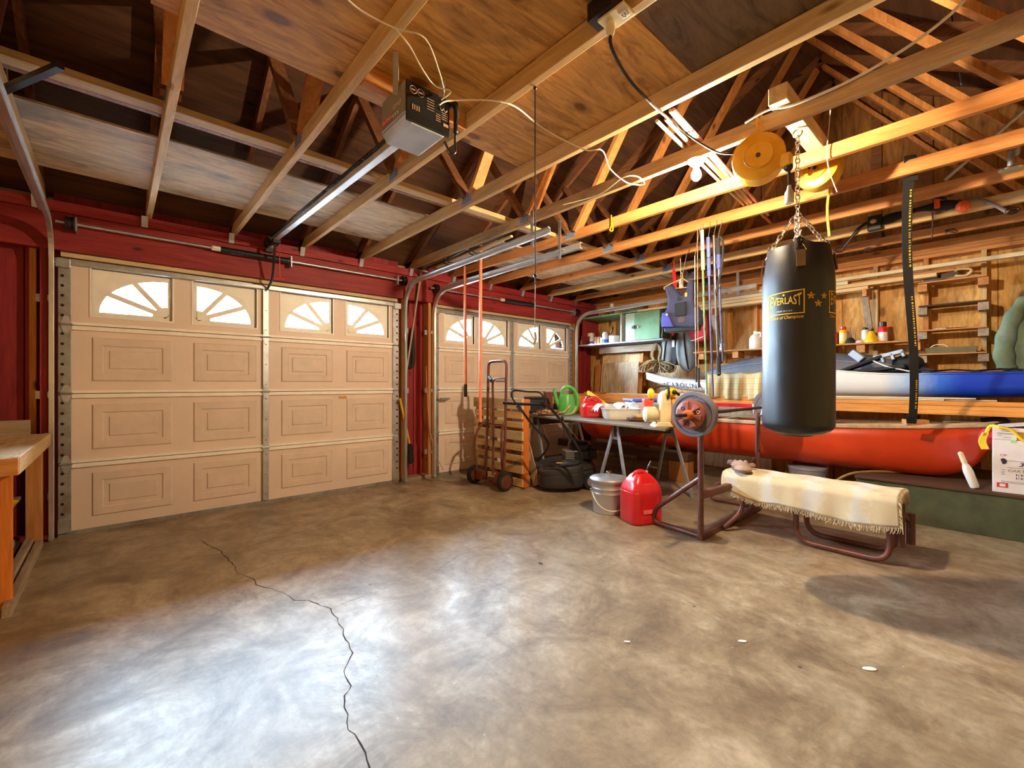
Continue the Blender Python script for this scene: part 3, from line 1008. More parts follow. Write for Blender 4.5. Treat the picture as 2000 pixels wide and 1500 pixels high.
ch = MB(); a, b = Vector((1.045, y1 + .02, 2.428)), Vector((1.068, 4.5, 2.522))
for i in range(92): p = a.lerp(b, i / 91); ch.box(p.x - .008, p.x + .008, p.y - .009, p.y + .009, p.z - .007, p.z + .007)
o = obj('drive_chain', ch, BLACK, op); o['kind'] = 'stuff'
obj('header_bracket', MB().box(1.05, 1.13, 4.55, 4.70, 2.47, 2.53).box(1.06, 1.12, 4.66, 4.712, 2.42, 2.50), STEEL_DARK, op)
obj('pulley', MB().lathe([(.03, -.008), (.022, 0), (.03, .008)], 14, (1.09, 4.56, 2.46), Matrix.Rotation(math.radians(90), 3, 'Y')), WHITE, op)
obj('door_arm', MB().tube(sm([(1.10, 4.50, 2.47), (1.10, 4.55, 2.30), (1.10, 4.62, 2.15), (1.085, 4.735, 2.07)], 5), .011, 8), BLACK, op)
obj('trolley', MB().box(1.065, 1.125, 4.42, 4.56, 2.45, 2.485), STEEL_DARK, op)
rl = MB().tube([(1.13, 4.48, 2.46), (1.135, 4.48, 2.14)], .0035, 6)
obj('release_cord', rl, RED, op)
obj('release_handle', MB().tube([(1.10, 4.48, 2.135), (1.135, 4.48, 2.145), (1.175, 4.48, 2.13)], .008, 8), RED, op)
pc = MB().tube(sm([(x1 - .004, y0 + .04, z1 - .03), (x1 + .035, y0 - .02, z1 - .005), (x1 + .045, y0 - .01, z1 - .10), (x1 + .04, y0, z0 - .02), (x1 + .035, y0 - .01, z0 - .085), (x1 + .01, y0 - .005, z0 - .095), (x1 - .02, y0 + .0, z0 - .05)], 7), .006, 7)
obj('power_cord', pc, BLACK, op)
pc = MB().tube(sm([(x1 + .004, y0 + .03, z1 - .02), (x1 + .030, y0 - .015, z1 - .02), (x1 + .035, y0 - .015, z1 - .13), (x1 + .036, y0 - .01, z0 + .01)], 7), .012, 8)
obj('cord_bundle', pc, BLACK, op)


def wire(pts, r, mt, label, name='cable', n=7):
    o = obj(name, MB().tube(sm(pts, n), r, 6), mt)
    return tag(o, label, 'cable')


w = [at(660, -20, z=2.50), at(705, 20, z=2.50), at(772, 55, z=2.50), at(830, 75, z=2.505), at(858, 140, z=2.50), at(868, 180, z=2.5)]
wire(w, .003, WHITE_CABLE, 'thin white wire drooping from the plywood to the opener panel')
w = [at(772, 55, z=2.51), at(800, 90, z=2.5), at(825, 135, z=2.47), at(850, 168, z=2.47), at(880, 178, z=2.46), at(862, 195, z=2.42)]
wire(w, .003, WHITE_CABLE, 'second thin wire looping down to the opener beside the white one')
w = [at(858, 205, z=2.44), at(885, 196, z=2.51), at(992, 202, z=2.518), at(1060, 250, z=2.60), at(1140, 292, z=2.515), at(1176, 294, z=2.515), at(1192, 330, z=2.58), at(1225, 357, z=2.515), at(1258, 360, z=2.518), at(1245, 345, z=2.52), at(1215, 348, z=2.52), at(1170, 380, z=2.512), at(1100, 400, z=2.518)]
wire(w, .004, WHITE_CABLE, 'pale wire stapled along the chords from the opener towards the lamp')
w = [at(1900, -18, x=2.60), at(1848, 35, x=2.60), at(1760, 100, x=2.60), at(1655, 160, x=2.605), at(1550, 205, x=2.605), at(1500, 215, x=2.605), at(1455, 240, x=2.605)]
wire(w, .0075, WHITE, 'thick white cable running along the truss above the punching bag')
w = [at(12, 118, x=-.43), at(18, 180, x=-.44), at(35, 240, x=-.44), at(60, 310, x=-.45), at(75, 360, x=-.45), at(95, 415, x=-.46)]
wire(w, .004, WHITE_CABLE, 'white wire hanging down beside the workbench corner track')
w = [at(832, 715, y=4.72), at(836, 800, y=4.71), at(842, 850, y=4.70), at(852, 890, y=4.69), at(866, 918, y=4.66)]
wire(w, .005, paint('pink_cord', (206, 150, 128), .6), 'pinkish cord running down the post between the garage doors')
# ================================================================ right wall: canoe, kayaks, shelves
def boat(fn, nu, nv): return MB().grid(fn, nu, nv)


# ---- green storage box on the floor
gb = thing('storage_chest', 'long low olive green chest on the floor under the orange canoe', 'chest', (5.5, -.4, 0))
obj('box', MB().box(4.93, 6.16, -1.6, .87, .0, .318), OLIVE, gb, bev=.004)
obj('lid', MB().box(4.915, 6.17, -1.6, .878, .320, .342), DARK_WOOD['y'], gb, bev=.003)

# ---- canoe
CX, CY0, CY1 = 5.44, .015, 4.46


def c_par(t):
    e = abs(2 * t - 1)
    w = .43 * max(0, 1 - e ** 2.3) ** .72 + .012
    zs = .755 + .075 * e ** 3
    k = max(0, (e - .80) / .20)
    zk = .347 + (zs - .347) * (1 - math.sqrt(max(0, 1 - k ** 2.2)))
    return w, zs, zk


def c_hull(u, v):
    t = v
    w, zs, zk = c_par(t)
    th = math.pi * u
    c, s = math.cos(th), math.sin(th)
    x = -w * math.copysign(abs(c) ** .62, c)
    z = zs - (zs - zk) * abs(s) ** .62
    k = (t - .5)
    return Vector((CX + x, CY0 + (CY1 - CY0) * t, z))


ca = thing('canoe', 'long orange canoe with tan gunwales lying beside the right wall', 'canoe', (CX, 2.2, .345))
obj('hull', boat(c_hull, 28, 64), [CANOE], ca, smooth=True, solid=.006)
obj('inner_skin', boat(lambda u, v: c_hull(.03 + u * .94, .03 + .94 * v) + Vector((0, 0, .014)), 24, 50), CANOE_IN, ca, smooth=True)
for s in (0, 1):
    g = MB()
    pts = [c_hull(s, j / 60) for j in range(61)]
    g.tube([p + Vector((0, 0, -.003)) for p in pts], .023, 6)
    obj('gunwale', g, GUNWALE, ca, bev=0, smooth=True)
for yy in (.75, 1.35, 2.24, 3.4):
    t = (yy - CY0) / (CY1 - CY0); w, zs, zk = c_par(t)
    if yy in (1.35, 3.4):
        obj('seat', MB().box(CX - w + .03, CX + w - .03, yy - .12, yy + .12, zs - .07, zs - .05), PINE['x'], ca, bev=.004)
    else:
        obj('thwart', MB().box(CX - w + .01, CX + w - .01, yy - .025, yy + .025, zs - .03, zs - .008), PALE['x'], ca, bev=.004)
obj('deck_plate', MB().prism([(-.012, 0), (.012, 0), (.175, .30), (-.175, .30)], .826, .838, lambda u, v, w: (CX + u * .86, CY0 + v + .02, w)), GREY_WOOD['y'], ca)
obj('bow_handle', MB().tube(sm([(CX + .05, CY0 + .10, .85), (CX + .03, CY0 - .01, .872), (CX - .02, CY0 - .05, .845), (CX - .06, CY0 + .02, .815)], 5), .018, 8), BLACK, ca, smooth=True)
tag(obj('wood_block', MB().cb(c_hull(0, .11) + Vector((.03, 0, .035)), (.09, .16, .045), .5), FIR['y'], bev=.003), 'small wood offcut lying across the canoe gunwale left of the black strap', 'block')
tag(obj('wood_stick', MB().bar(c_hull(0, .10) + Vector((.20, 0, .012)), c_hull(0, .22) + Vector((.09, .0, .008)), .03, .015), PINE['y']), 'thin stick lying along the canoe gunwale behind the wood offcut', 'stick')
m = text_mb('66', .030, 0, 1.0)
q = c_hull(0, .20)
obj('lettering', m.xf(frame_on(q + Vector((-.0185, 0, -.002)), (0, -1, 0), (0, 0, 1))), DARK_INK, ca)

# ---- timber frame that carries the boats
rk = thing('boat_rack', 'orange timber rack along the right wall carrying the two kayaks', 'rack', (5.8, 1.6, 0))
obj('front_beam', MB().box(5.335, 5.373, -1.6, 4.5, .893, .972), RACK_WOOD, rk, bev=.003)
obj('upper_beam', MB().box(5.345, 5.383, -1.6, 4.5, .974, 1.012), RACK_WOOD, rk, bev=.003)
for yy in (-.9, .42, 1.9, 3.1, 4.3):
    obj('cross_arm', MB().box(5.384, 6.21, yy - .019, yy + .019, .955, 1.036), FIR['x'], rk, bev=.003)
for yy in (-.6, .30, 3.9):
    obj('post', MB().box(6.0, 6.09, yy - .019 + .045, yy + .019 + .045, .0 if yy != .30 and yy != -.6 else .343, .955), PINE['z'], rk, bev=.003)
obj('red_strip', MB().box(5.322, 5.334, 1.75, 2.62, .893, .935), RED, rk)
for k, (z0, x0, ya, yb, mt) in enumerate(((1.0135, 5.34, .33, 3.6, PALE['y']), (1.0135, 5.375, .02, 3.9, PINE['y']), (1.029, 5.355, .14, 3.0, PALE['y']))):
    tag(obj('wood_strip', MB().box(x0, x0 + .030, ya, yb, z0, z0 + .014), mt, bev=.002),
        ['pale batten on the front edge of the boat rack, lowest of three', 'longest light batten behind the front one on the boat rack', 'pale batten lying on top of the other battens under the kayak'][k], 'batten', 'battens on the boat rack')

# ---- near kayak: white fading to blue
KX, KY0, KY1 = 5.69, -1.0, 3.42


def k_par(y):
    t = (y - KY0) / (KY1 - KY0); e = 2 * t - 1
    w = .275 * max(0, 1 - abs(e) ** 2.4) ** .8 + .008
    up = max(0, (abs(e) - .45) / .55)
    zb = 1.037 + .19 * up ** 2.2
    zd = 1.25 + .05 * math.exp(-((y - 1.25) / .35) ** 2) - .055 * math.exp(-((y - 2.55) / .55) ** 2) + .06 * max(0, (y - 2.9) / .52) ** 1.6
    return w, zb, zd


def kay_mat():
    m, nt, b = new_mat('faded_blue_hull')
    vec, _ = coords(nt)
    tc = N(nt, 'ShaderNodeTexCoord'); sp = N(nt, 'ShaderNodeSeparateXYZ'); nt.links.new(tc.outputs['Object'], sp.inputs[0])
    n = noise(nt, vec, 3, 5, .65)
    ad = N(nt, 'ShaderNodeMath', operation='MULTIPLY_ADD'); ad.inputs[1].default_value = .35; nt.links.new(n, ad.inputs[0]); nt.links.new(sp.outputs[1], ad.inputs[2])
    mr = N(nt, 'ShaderNodeMapRange'); mr.inputs['From Min'].default_value = -1.25; mr.inputs['From Max'].default_value = .1
    nt.links.new(ad.outputs[0], mr.inputs['Value'])
    c = ramp(nt, mr.outputs[0], [(.32, srgb(26, 66, 190)), (.46, srgb(56, 110, 214)), (.62, srgb(176, 198, 224)), (.74, srgb(226, 222, 216))])
    nt.links.new(c, b.inputs['Base Color']); b.inputs['Roughness'].default_value = .34
    return m


KAY = kay_mat()


def k_hull(u, v):
    y = KY0 + (KY1 - KY0) * v
    w, zb, zd = k_par(y)
    th = math.pi * u; c, s = math.cos(th), math.sin(th)
    return Vector((KX - w * math.copysign(abs(c) ** .6, c), y, zd - (zd - zb) * abs(s) ** .7))


ky = thing('kayak', 'white sea kayak fading to blue, black cockpit, on the timber rack', 'kayak', (KX, 1.2, 1.037))
obj('hull', boat(k_hull, 22, 60), KAY, ky, smooth=True)
obj('seam_rail', MB().tube([k_hull(0, j / 60) for j in range(61)], .009, 6), KAY, ky, smooth=True)
CK0, CK1 = .50, 1.62


def k_deck(u, v):
    y = KY0 + (KY1 - KY0) * v
    w, zb, zd = k_par(y)
    x = (2 * u - 1)
    dome = .022 if y > CK1 else .02 if y < CK0 else .0
    return Vector((KX + x * w, y, zd + dome * (1 - x * x) - (.05 if CK0 < y < CK1 and abs(x) < .75 else 0)))


obj('deck', boat(k_deck, 12, 80), KAY, ky, smooth=True)
cp = [(KX + .205 * math.cos(a), (CK0 + CK1) / 2 + .54 * math.sin(a)) for a in [2 * math.pi * j / 36 for j in range(36)]]
obj('cockpit_coaming', MB().tube([(x, y, 1.272) for x, y in cp], .016, 8, closed=True), BLACK, ky, smooth=True)
obj('cockpit_well', MB().prism([(x * .98 + KX * .02, y) for x, y in cp], 1.252, 1.262, lambda u, v, w: (u, v, w)), BLACK_MATT, ky)
dl = MB()
for ya, yb in ((.45, .15), (.15, -.15), (-.15, -.5)):
    for s in (-1, 1): dl.tube([(KX - s * .2, ya, 1.275), (KX, (ya + yb) / 2, 1.292), (KX + s * .2, yb, 1.275)], .006, 5)
obj('deck_cord', dl, BLACK, ky)
for yy in (.45, .15, -.15):
    obj('cord_fitting', MB().cb((KX - .23, yy, 1.268), (.05, .06, .016)), BLACK, ky, bev=.003)
lt = text_mb('CAROLINA', .085, 0, 1.15, spacing=1.15)
def on_hull(p):
    y = 2.78 - p.x
    w, zb, zd = k_par(y)
    z = 1.128 + p.y + .06 * max(0, (y - 2.6))
    s = min(1, max(0, (zd - z) / (zd - zb)))
    c = math.sqrt(max(0, 1 - (s ** (1 / .7)) ** 2))
    return Vector((KX - w * c ** .6 - .004, y, z))
lt.v = [on_hull(p) for p in lt.v]
obj('lettering', lt, DARK_INK, ky)
lg = MB()
lg.prism([(-.345, -.02), (-.27, -.02), (-.30, .022), (-.315, .005), (-.328, .014)], 0, .001, lambda u, v, w: (u, v, 0))
lg.prism([(-.30, -.02), (-.245, -.02), (-.272, .014)], 0, .001, lambda u, v, w: (u, v, 0))
lg.v = [on_hull(p) for p in lg.v]
obj('mountain_emblem', lg, DARK_INK, ky)

# ---- grey kayak standing on its side against the wall
GX = 6.075


def g_hull(u, v):
    y = .45 + 2.35 * v
    e = abs(2 * v - 1)
    w = max(.006, .10 * (1 - e ** 2.2) ** .8)
    zt = 1.30 + .235 * max(0, 1 - e ** 2.0) ** .9
    zb = 1.30 - .255 * max(0, 1 - e ** 2.6) ** .7
    th = 2 * math.pi * u
    return Vector((GX - w * math.cos(th), y, (zt + zb) / 2 + (zt - zb) / 2 * math.sin(th)))


gk = thing('kayak', 'dark grey kayak on its side between the white kayak and the wall', 'kayak', (GX, 1.6, 1.04))
obj('hull', MB().grid(g_hull, 24, 40, cu=True), GREYBOAT, gk, smooth=True)
obj('seam_rail', MB().tube([g_hull(.10, j / 40) + Vector((-.003, 0, 0)) for j in range(41)], .008, 6), paint('grey_rail', (120, 120, 126), .4), gk, smooth=True)

# ---- folded kayak seat in the cockpit
ks = thing('folding_chair', 'black folded kayak seat with blue-grey ribbed pads standing in the cockpit', 'seat', (5.66, .9, 1.262))
obj('back_panel', MB().bar((5.60, 1.16, 1.265), (5.62, .78, 1.43), .20, .03, up=(0, .4, 1)), CHAR, ks, bev=.006)
obj('seat_panel', MB().bar((5.62, 1.05, 1.275), (5.60, .60, 1.33), .22, .035, up=(0, 0, 1)), BLACK_MATT, ks, bev=.006)
rp = MB().bar((5.58, .84, 1.415), (5.58, .62, 1.475), .10, .035, up=(0, .3, 1))
for k in range(3): rp.bar((5.58, .78 - k * .075, 1.43 + k * .02), (5.58, .765 - k * .075, 1.37 + k * .025), .10, .022, up=(0, 1, 0))
obj('ribbed_pad', rp, BLUEGREY, ks, bev=.003)
obj('head_pad', MB().bar((5.60, .93, 1.40), (5.60, 1.02, 1.485), .16, .07, up=(0, 1, 1)), BLUEGREY, ks, bev=.008)
obj('strap', MB().tube([(5.53, .86, 1.40), (5.50, .74, 1.33), (5.50, .56, 1.275)], .007, 5), WHITE, ks)
obj('side_bag', MB().ball((5.66, .60, 1.36), .11, .12, .085), BLACK_MATT, ks, smooth=True)

# ---- plaid blanket over the kayak
def plaid():
    m, nt, b = new_mat('plaid_cloth')
    tc = N(nt, 'ShaderNodeTexCoord'); sp = N(nt, 'ShaderNodeSeparateXYZ'); nt.links.new(tc.outputs['Object'], sp.inputs[0])
    c = srgb(200, 182, 138)
    for k, (ax, sc, col, wd_) in enumerate(((1, 16, srgb(176, 96, 70), .10), (2, 16, srgb(176, 96, 70), .10), (1, 16, srgb(170, 160, 84), .55), (2, 16, srgb(176, 168, 100), .55))):
        ml = N(nt, 'ShaderNodeMath', operation='MULTIPLY'); ml.inputs[1].default_value = sc; nt.links.new(sp.outputs[ax], ml.inputs[0])
        ad = N(nt, 'ShaderNodeMath', operation='ADD'); ad.inputs[1].default_value = 0 if k < 2 else .5; nt.links.new(ml.outputs[0], ad.inputs[0])
        fr = N(nt, 'ShaderNodeMath', operation='FRACT'); nt.links.new(ad.outputs[0], fr.inputs[0])
        lt_ = N(nt, 'ShaderNodeMath', operation='LESS_THAN'); lt_.inputs[1].default_value = wd_ if k < 2 else .3; nt.links.new(fr.outputs[0], lt_.inputs[0])
        sc_ = N(nt, 'ShaderNodeMath', operation='MULTIPLY'); sc_.inputs[1].default_value = .5 if k < 2 else .22; nt.links.new(lt_.outputs[0], sc_.inputs[0])
        c = mixc(nt, sc_.outputs[0], c, col)
    nt.links.new(c, b.inputs['Base Color']); b.inputs['Roughness'].default_value = .9
    return m


def bl(u, v):
    y = 1.55 + .87 * u
    if v < .25:
        x = 5.62 - .22 * (v / .25); z = 1.275 - .01 * v + .015
    else:
        k = (v - .25) / .75
        x = 5.385 - (.016 * math.sin(u * 23) + .012 * math.sin(u * 47 + 1) + .008 * math.sin(u * 9)) * min(1, k * 2) - .05 * math.sin(k * 2); z = 1.285 - .30 * k + .012 * math.sin(u * 9) * k
    return Vector((x + .01 * math.sin(u * 30 + 2) * v - .0, y, z + .006 * math.sin(u * 26)))


b = obj('plaid_blanket', MB().grid(bl, 60, 18), plaid(), smooth=True, solid=.006)
tag(b, 'beige plaid blanket draped over the white kayak left of the punching bag', 'blanket')

# ---- lumber on brackets high on the wall
lm = [(5.93, 5.985, -1.7, 2.62, 2.292, 2.33, PALE['y'], 'long pale board on top of the wall lumber rack, running out of view'),
      (5.95, 6.02, 1.12, 2.9, 2.252, 2.29, PALE['y'], 'short pale board under the long one on the wall lumber rack'),
      (5.95, 6.05, .42, 3.0, 2.212, 2.25, PINE['y'], 'middle board of the wall lumber stack, ending above the ladder shelves'),
      (5.97, 6.10, .95, 3.05, 2.172, 2.21, PINE['y'], 'lowest board of the wall lumber stack resting on the brackets'),
      (6.06, 6.18, .3, 3.0, 2.262, 2.30, FIR['y'], 'orange board at the back of the wall lumber stack')]
for x0, x1, ya, yb, z0, z1, mt, lab in lm:
    tag(obj('board', MB().box(x0, x1, ya, yb, z0, z1), mt, bev=.003), lab, 'board', 'lumber stacked on the wall rack')
for ys in (.93, 1.74, 2.55, -.70):
    b = thing('lumber_bracket', {.93: 'wooden bracket under the lumber beside the black strap', 1.74: 'wooden lumber bracket hidden partly by the punching bag', 2.55: 'wooden lumber bracket left of the punching bag', -.70: 'wooden lumber bracket beyond the jacket'}[ys], 'bracket', (6.1, ys, 2.0))
    obj('arm', MB().box(5.90, 6.21, ys + .021, ys + .058, 2.09, 2.168), FIR['x'], b, bev=.003)
    obj('brace', MB().bar((5.94, ys + .04, 2.09), (6.20, ys + .04, 1.68), .036, .06, up=(0, 1, 0)), GREY_WOOD['z'], b)

# ---- bottle shelf
sh = thing('wall_shelf', 'long thin plank shelf of bottles above the kayaks', 'shelf', (6.1, 1.8, 1.5))
obj('board', MB().box(5.965, 6.208, .545, 3.06, 1.588, 1.606), FIR['y'], sh, bev=.002)
for ys in (.56, 1.0, 1.70, 2.30, 2.75):
    obj('block', MB().box(6.0, 6.208, ys - .02, ys + .055, 1.50, 1.587), FIR['x'], sh, bev=.003)
ZS = 1.606


def bottle(name, label, u, prof, parts, cat='bottle', xx=6.08, zz=ZS, group='bottles on the plank shelf', n=16):
    p = at(u, 660, x=xx)
    t = thing(name, label, cat, (p.x, p.y, zz), 0, group)
    obj('body', MB().lathe(prof, n, (p.x, p.y, zz)), parts[0], t, smooth=True)
    for nm, pr, mt in parts[1:]:
        obj(nm, MB().lathe(pr, n, (p.x, p.y, zz)), mt, t, smooth=True)
    return t


bottle('spray_can', 'red spray can half hidden by the right edge of the punching bag', 1629, [(.028, 0), (.03, .004), (.03, .14), (.02, .152), (.012, .156)], [RED, ('cap', [(.02, .153), (.022, .156), (.022, .188), (.016, .194)], YELLOW)])
bottle('spray_can', 'yellow spray can with a red cap beside the punching bag', 1647, [(.036, 0), (.038, .004), (.038, .15), (.03, .162)], [YELLOW_TOOL, ('cap', [(.026, .16), (.028, .164), (.028, .196), (.02, .20)], RED), ('label', [(.0385, .03), (.0386, .035), (.0386, .12), (.0385, .125)], paint('label_pale', (226, 214, 150), .5))])
bottle('oil_funnel', 'black dome oil can with a thin pointed spout on the shelf', 1661, [(.055, 0), (.055, .008), (.046, .035), (.028, .06), (.010, .072)], [BLACK_MATT, ('spout', [(.008, .07), (.005, .12), (.0035, .19)], GREY_INK)], 'oil can')
bottle('lid', 'small white crumpled cap lying on the shelf by the yellow bottle', 1678, [(.04, 0), (.042, .008), (.03, .028), (.012, .036)], [WHITE], 'cap')
bottle('squeeze_bottle', 'white and dark squeeze bottle behind the yellow cone bottle', 1690, [(.034, 0), (.036, .006), (.036, .13), (.026, .15)], [WHITE, ('cap', [(.022, .148), (.024, .15), (.024, .168), (.018, .17), (.010, .18)], BLACK)], xx=6.13)
bottle('glue_bottle', 'yellow cone shaped bottle with a printed label on the shelf', 1702, [(.060, 0), (.062, .008), (.058, .03), (.022, .118), (.016, .124)], [YELLOW_TOOL, ('cap', [(.016, .124), (.017, .126), (.015, .146), (.006, .15)], BLACK)], xx=6.05)
bottle('spray_can', 'red and white can with a tall black cap on the shelf', 1724, [(.040, 0), (.042, .005), (.042, .15), (.034, .166)], [RED, ('cap', [(.030, .164), (.034, .168), (.034, .212), (.028, .216)], BLACK), ('label', [(.0425, .01), (.0427, .015), (.0427, .10), (.0425, .105)], WHITE)])
bottle('plastic_cup', 'small cream cup at the end of the shelf beside the strap', 1789, [(.026, 0), (.028, .003), (.034, .062), (.030, .062), (.027, .01)], [IVORY], 'cup')
bottle('jar', 'small clear jar left of the punching bag on the shelf', 1411, [(.036, 0), (.038, .005), (.038, .055), (.03, .065), (.03, .08)], [paint('jar_glass', (196, 190, 178), .2), ('lid', [(.032, .078), (.033, .08), (.033, .096), (.03, .098)], WHITE)], 'jar')
jp = at(1476, 660, x=6.08)
jg = thing('jug', 'white plastic jug with a handle left of the punching bag', 'jug', (jp.x, jp.y, ZS))
obj('body', MB().lathe([(.07, 0), (.075, .008), (.075, .13), (.05, .175), (.022, .195), (.022, .21)], 18, (jp.x, jp.y, ZS)), WHITE, jg, smooth=True)
obj('handle', MB().tube(sm([(jp.x - .02, jp.y - .02, ZS + .20), (jp.x - .05, jp.y - .07, ZS + .20), (jp.x - .06, jp.y - .08, ZS + .14)], 5), .012, 8), WHITE, jg, smooth=True)
obj('cap', MB().lathe([(.024, .208), (.026, .21), (.026, .228), (.022, .23)], 14, (jp.x, jp.y, ZS)), IVORY, jg)

# ---- ladder of small shelves between two studs
for k, z in enumerate((2.178, 1.945, 1.70, 1.462)):
    s = thing('stud_shelf', ['top shelf between the studs, with tools, beside the strap', 'second shelf between the studs right of the strap, empty', 'third shelf between the studs, with a file on it', 'lowest shelf between the studs, with a metal tray'][k], 'shelf', (6.1, .32, z - .08), 0, 'shelves between two studs')
    obj('board', MB().box(6.0, 6.208, .085, .555, z - .014, z), FIR['y'] if k != 1 else DARK_WOOD['y'], s, bev=.002)
    for ys in (.11, .53):
        obj('block', MB().box(6.03, 6.208, ys - .036, ys + .036, z - .09, z - .015), GREY_WOOD['x'] if k else FIR['x'], s, bev=.003)
tp = thing('metal_tray', 'tin tray with a wire handle on the lowest small shelf', 'tray', (6.1, .33, 1.462))
tr = MB()
fn = lambda u, v, w: (6.10 + u, .33 + v, w)
tr.grid(lambda u, v: Vector((6.10 + (.07 + .012 * v) * (1, 1, -1, -1)[int(u * 4) % 4], .33 + (.17 + .012 * v) * (1, -1, -1, 1)[int(u * 4) % 4], 1.464 + .055 * v)), 4, 1, cu=True)
tr.box(6.03, 6.17, .16, .50, 1.463, 1.467)
obj('pan', tr, paint('old_tin', (128, 120, 88), .45, .5, dirt=(90, 70, 50)), tp, solid=.003)
obj('wire_handle', MB().tube([(6.03, .41 + .06 * math.cos(a), 1.515 + .035 * math.sin(a)) for a in [math.pi * j / 10 for j in range(11)]], .004, 5), GALV, tp)
tag(obj('file', MB().bar((6.05, .42, 1.706), (6.09, .22, 1.706), .018, .010), STEEL_DARK), 'dark hand file lying on the third small shelf', 'file')
tag(obj('paper_scrap', MB().prism([(0, 0), (.06, .01), (.05, .10), (.0, .08)], 1.701, 1.707, lambda u, v, w: (6.03 + u, .36 + v, w)), WHITE), 'white scrap lying on the third small shelf beside the file', 'scrap')
tl = thing('hand_saw', 'old saw with a pale handle on the topmost shelf between the studs', 'saw', (6.05, .35, 2.178))
obj('blade', MB().bar((6.05, .52, 2.20), (6.05, .28, 2.235), .004, .05, up=(0, 0, 1)), STEEL_DARK, tl)
obj('handle', MB().tube(sm([(6.05, .30, 2.21), (6.05, .22, 2.20), (6.05, .19, 2.25), (6.05, .27, 2.27), (6.05, .30, 2.25)], 4), .012, 7), PALE['y'], tl)

# ---- green jacket on a nail
def jk(side):
    def f(u, v):
        a = u * 2 * math.pi
        w = .05 + .125 * min(1, v / .10) ** .7 + .06 * v
        fold = (.024 * math.sin(a * 7 + 2.2 * v) * (.15 + v) + .010 * math.sin(a * 13 + 1)) * min(1, v * 5)
        return Vector((6.08 - (.06 + .03 * v) * math.cos(a) - fold, -.27 + (w + fold) * math.sin(a), 1.99 - .72 * v))
    return f


ja = thing('jacket', 'faded green jacket hanging on the wall at the right edge', 'jacket', (6.08, -.27, 1.27))
obj('body', MB().grid(jk(0), 48, 16, cu=True), GREEN_CLOTH, ja, smooth=True, solid=.006)
obj('sleeve', MB().tube(sm([(6.05, -.15, 1.92), (6.02, -.085, 1.80), (6.0, -.035, 1.62), (5.985, -.015, 1.44), (5.99, -.035, 1.30)], 8), lambda t: .046 + .022 * min(1, t * 1.6) + .006 * math.sin(t * 26), 14, flat=.75), GREEN_CLOTH, ja, smooth=True)
obj('collar', MB().tube(sm([(6.01, -.21, 1.98), (6.06, -.23, 2.01), (6.08, -.29, 2.01), (6.01, -.33, 1.97)], 5), .016, 8), GREEN_CLOTH, ja, smooth=True)
obj('lining', MB().tube(sm([(5.965, -.165, 1.72), (5.95, -.15, 1.56), (5.955, -.17, 1.32)], 5), lambda t: .012 + .03 * t, 8, flat=.45), paint('pale_lining', (150, 160, 172), .9), ja, smooth=True)

# ---- left part of the wall: shelf with cans and the green cabinet
s2 = thing('wall_shelf', 'grey wall shelf holding bottles beside the green cabinet', 'shelf', (6.1, 4.2, 1.7))
obj('board', MB().box(5.72, 6.205, 3.18, 4.70, 1.782, 1.806), paint('grey_shelf', (150, 152, 158), .5), s2, bev=.003)
obj('apron', MB().box(5.985, 6.01, 3.33, 4.48, 1.66, 1.765), GREY_WOOD['y'], s2, bev=.003)
obj('top_board', MB().box(5.72, 6.205, 2.95, 4.70, 2.226, 2.248), SAGE, s2, bev=.003)
obj('side_panel', MB().box(5.725, 6.205, 3.865, 3.89, 1.807, 2.225), paint('grey_side', (176, 180, 176), .55), s2, bev=.002)
obj('back_panel', MB().box(6.19, 6.205, 3.895, 4.65, 1.807, 2.225), PLY_WALL, s2)
obj('end_panel', MB().box(5.78, 6.205, 4.655, 4.675, 1.807, 2.225), RED_WOOD['z'], s2)
obj('light_batten', MB().box(5.705, 5.719, 2.9, 3.58, 2.22, 2.25), PALE['y'], s2)
cb = thing('wall_cabinet', 'green painted wall cabinet with one door between the shelf and the life vest', 'cabinet', (6.1, 3.65, 1.826))
obj('carcass', MB().box(5.745, 6.204, 3.205, 3.80, 1.807, 2.22), DARK_GREEN, cb, bev=.003)
obj('stile', MB().box(5.728, 5.744, 3.64, 3.80, 1.81, 2.217), MINT, cb, bev=.002)
dr = obj('door', MB().box(5.724, 5.744, 3.235, 3.635, 1.81, 2.217), SAGE, cb, bev=.003)
obj('latch', MB().box(5.712, 5.723, 3.60, 3.68, 1.985, 2.02).box(5.706, 5.714, 3.63, 3.65, 1.975, 2.03), BLACK, dr)
obj('knob', MB().ball((5.712, 3.575, 2.0), .016, n=10, m=6), IVORY, dr, smooth=True)
ZC = 1.807
GRP2 = 'bottles on the grey shelf'
bottle('bottle', 'tan bottle with a narrow neck at the far end of the grey shelf', 1137, [(.034, 0), (.036, .005), (.036, .07), (.018, .10), (.014, .135)], [paint('tan_bottle', (190, 140, 116), .5), ('cap', [(.016, .134), (.017, .136), (.017, .15), (.012, .152)], IVORY)], xx=5.82, zz=ZC, group=GRP2)
bottle('can', 'tall can with a wide cream lid behind the white bottles', 1154, [(.05, 0), (.052, .005), (.052, .15)], [paint('can_label', (120, 100, 84), .5), ('lid', [(.056, .148), (.058, .15), (.058, .20), (.052, .205)], IVORY)], 'can', xx=5.93, zz=ZC, group=GRP2)
bottle('bottle', 'white bottle with a blue mark at the front of the grey shelf', 1156, [(.038, 0), (.04, .005), (.04, .10), (.03, .115), (.03, .135)], [WHITE, ('label', [(.0405, .02), (.0406, .02), (.0406, .05), (.0405, .05)], BLUE)], xx=5.82, zz=ZC, group=GRP2)
bottle('jar', 'pinkish jar beside the white bottle on the grey shelf', 1164, [(.034, 0), (.036, .005), (.036, .11), (.03, .12)], [paint('pink_jar', (196, 150, 138), .5)], 'jar', xx=5.82, zz=ZC, group=GRP2)
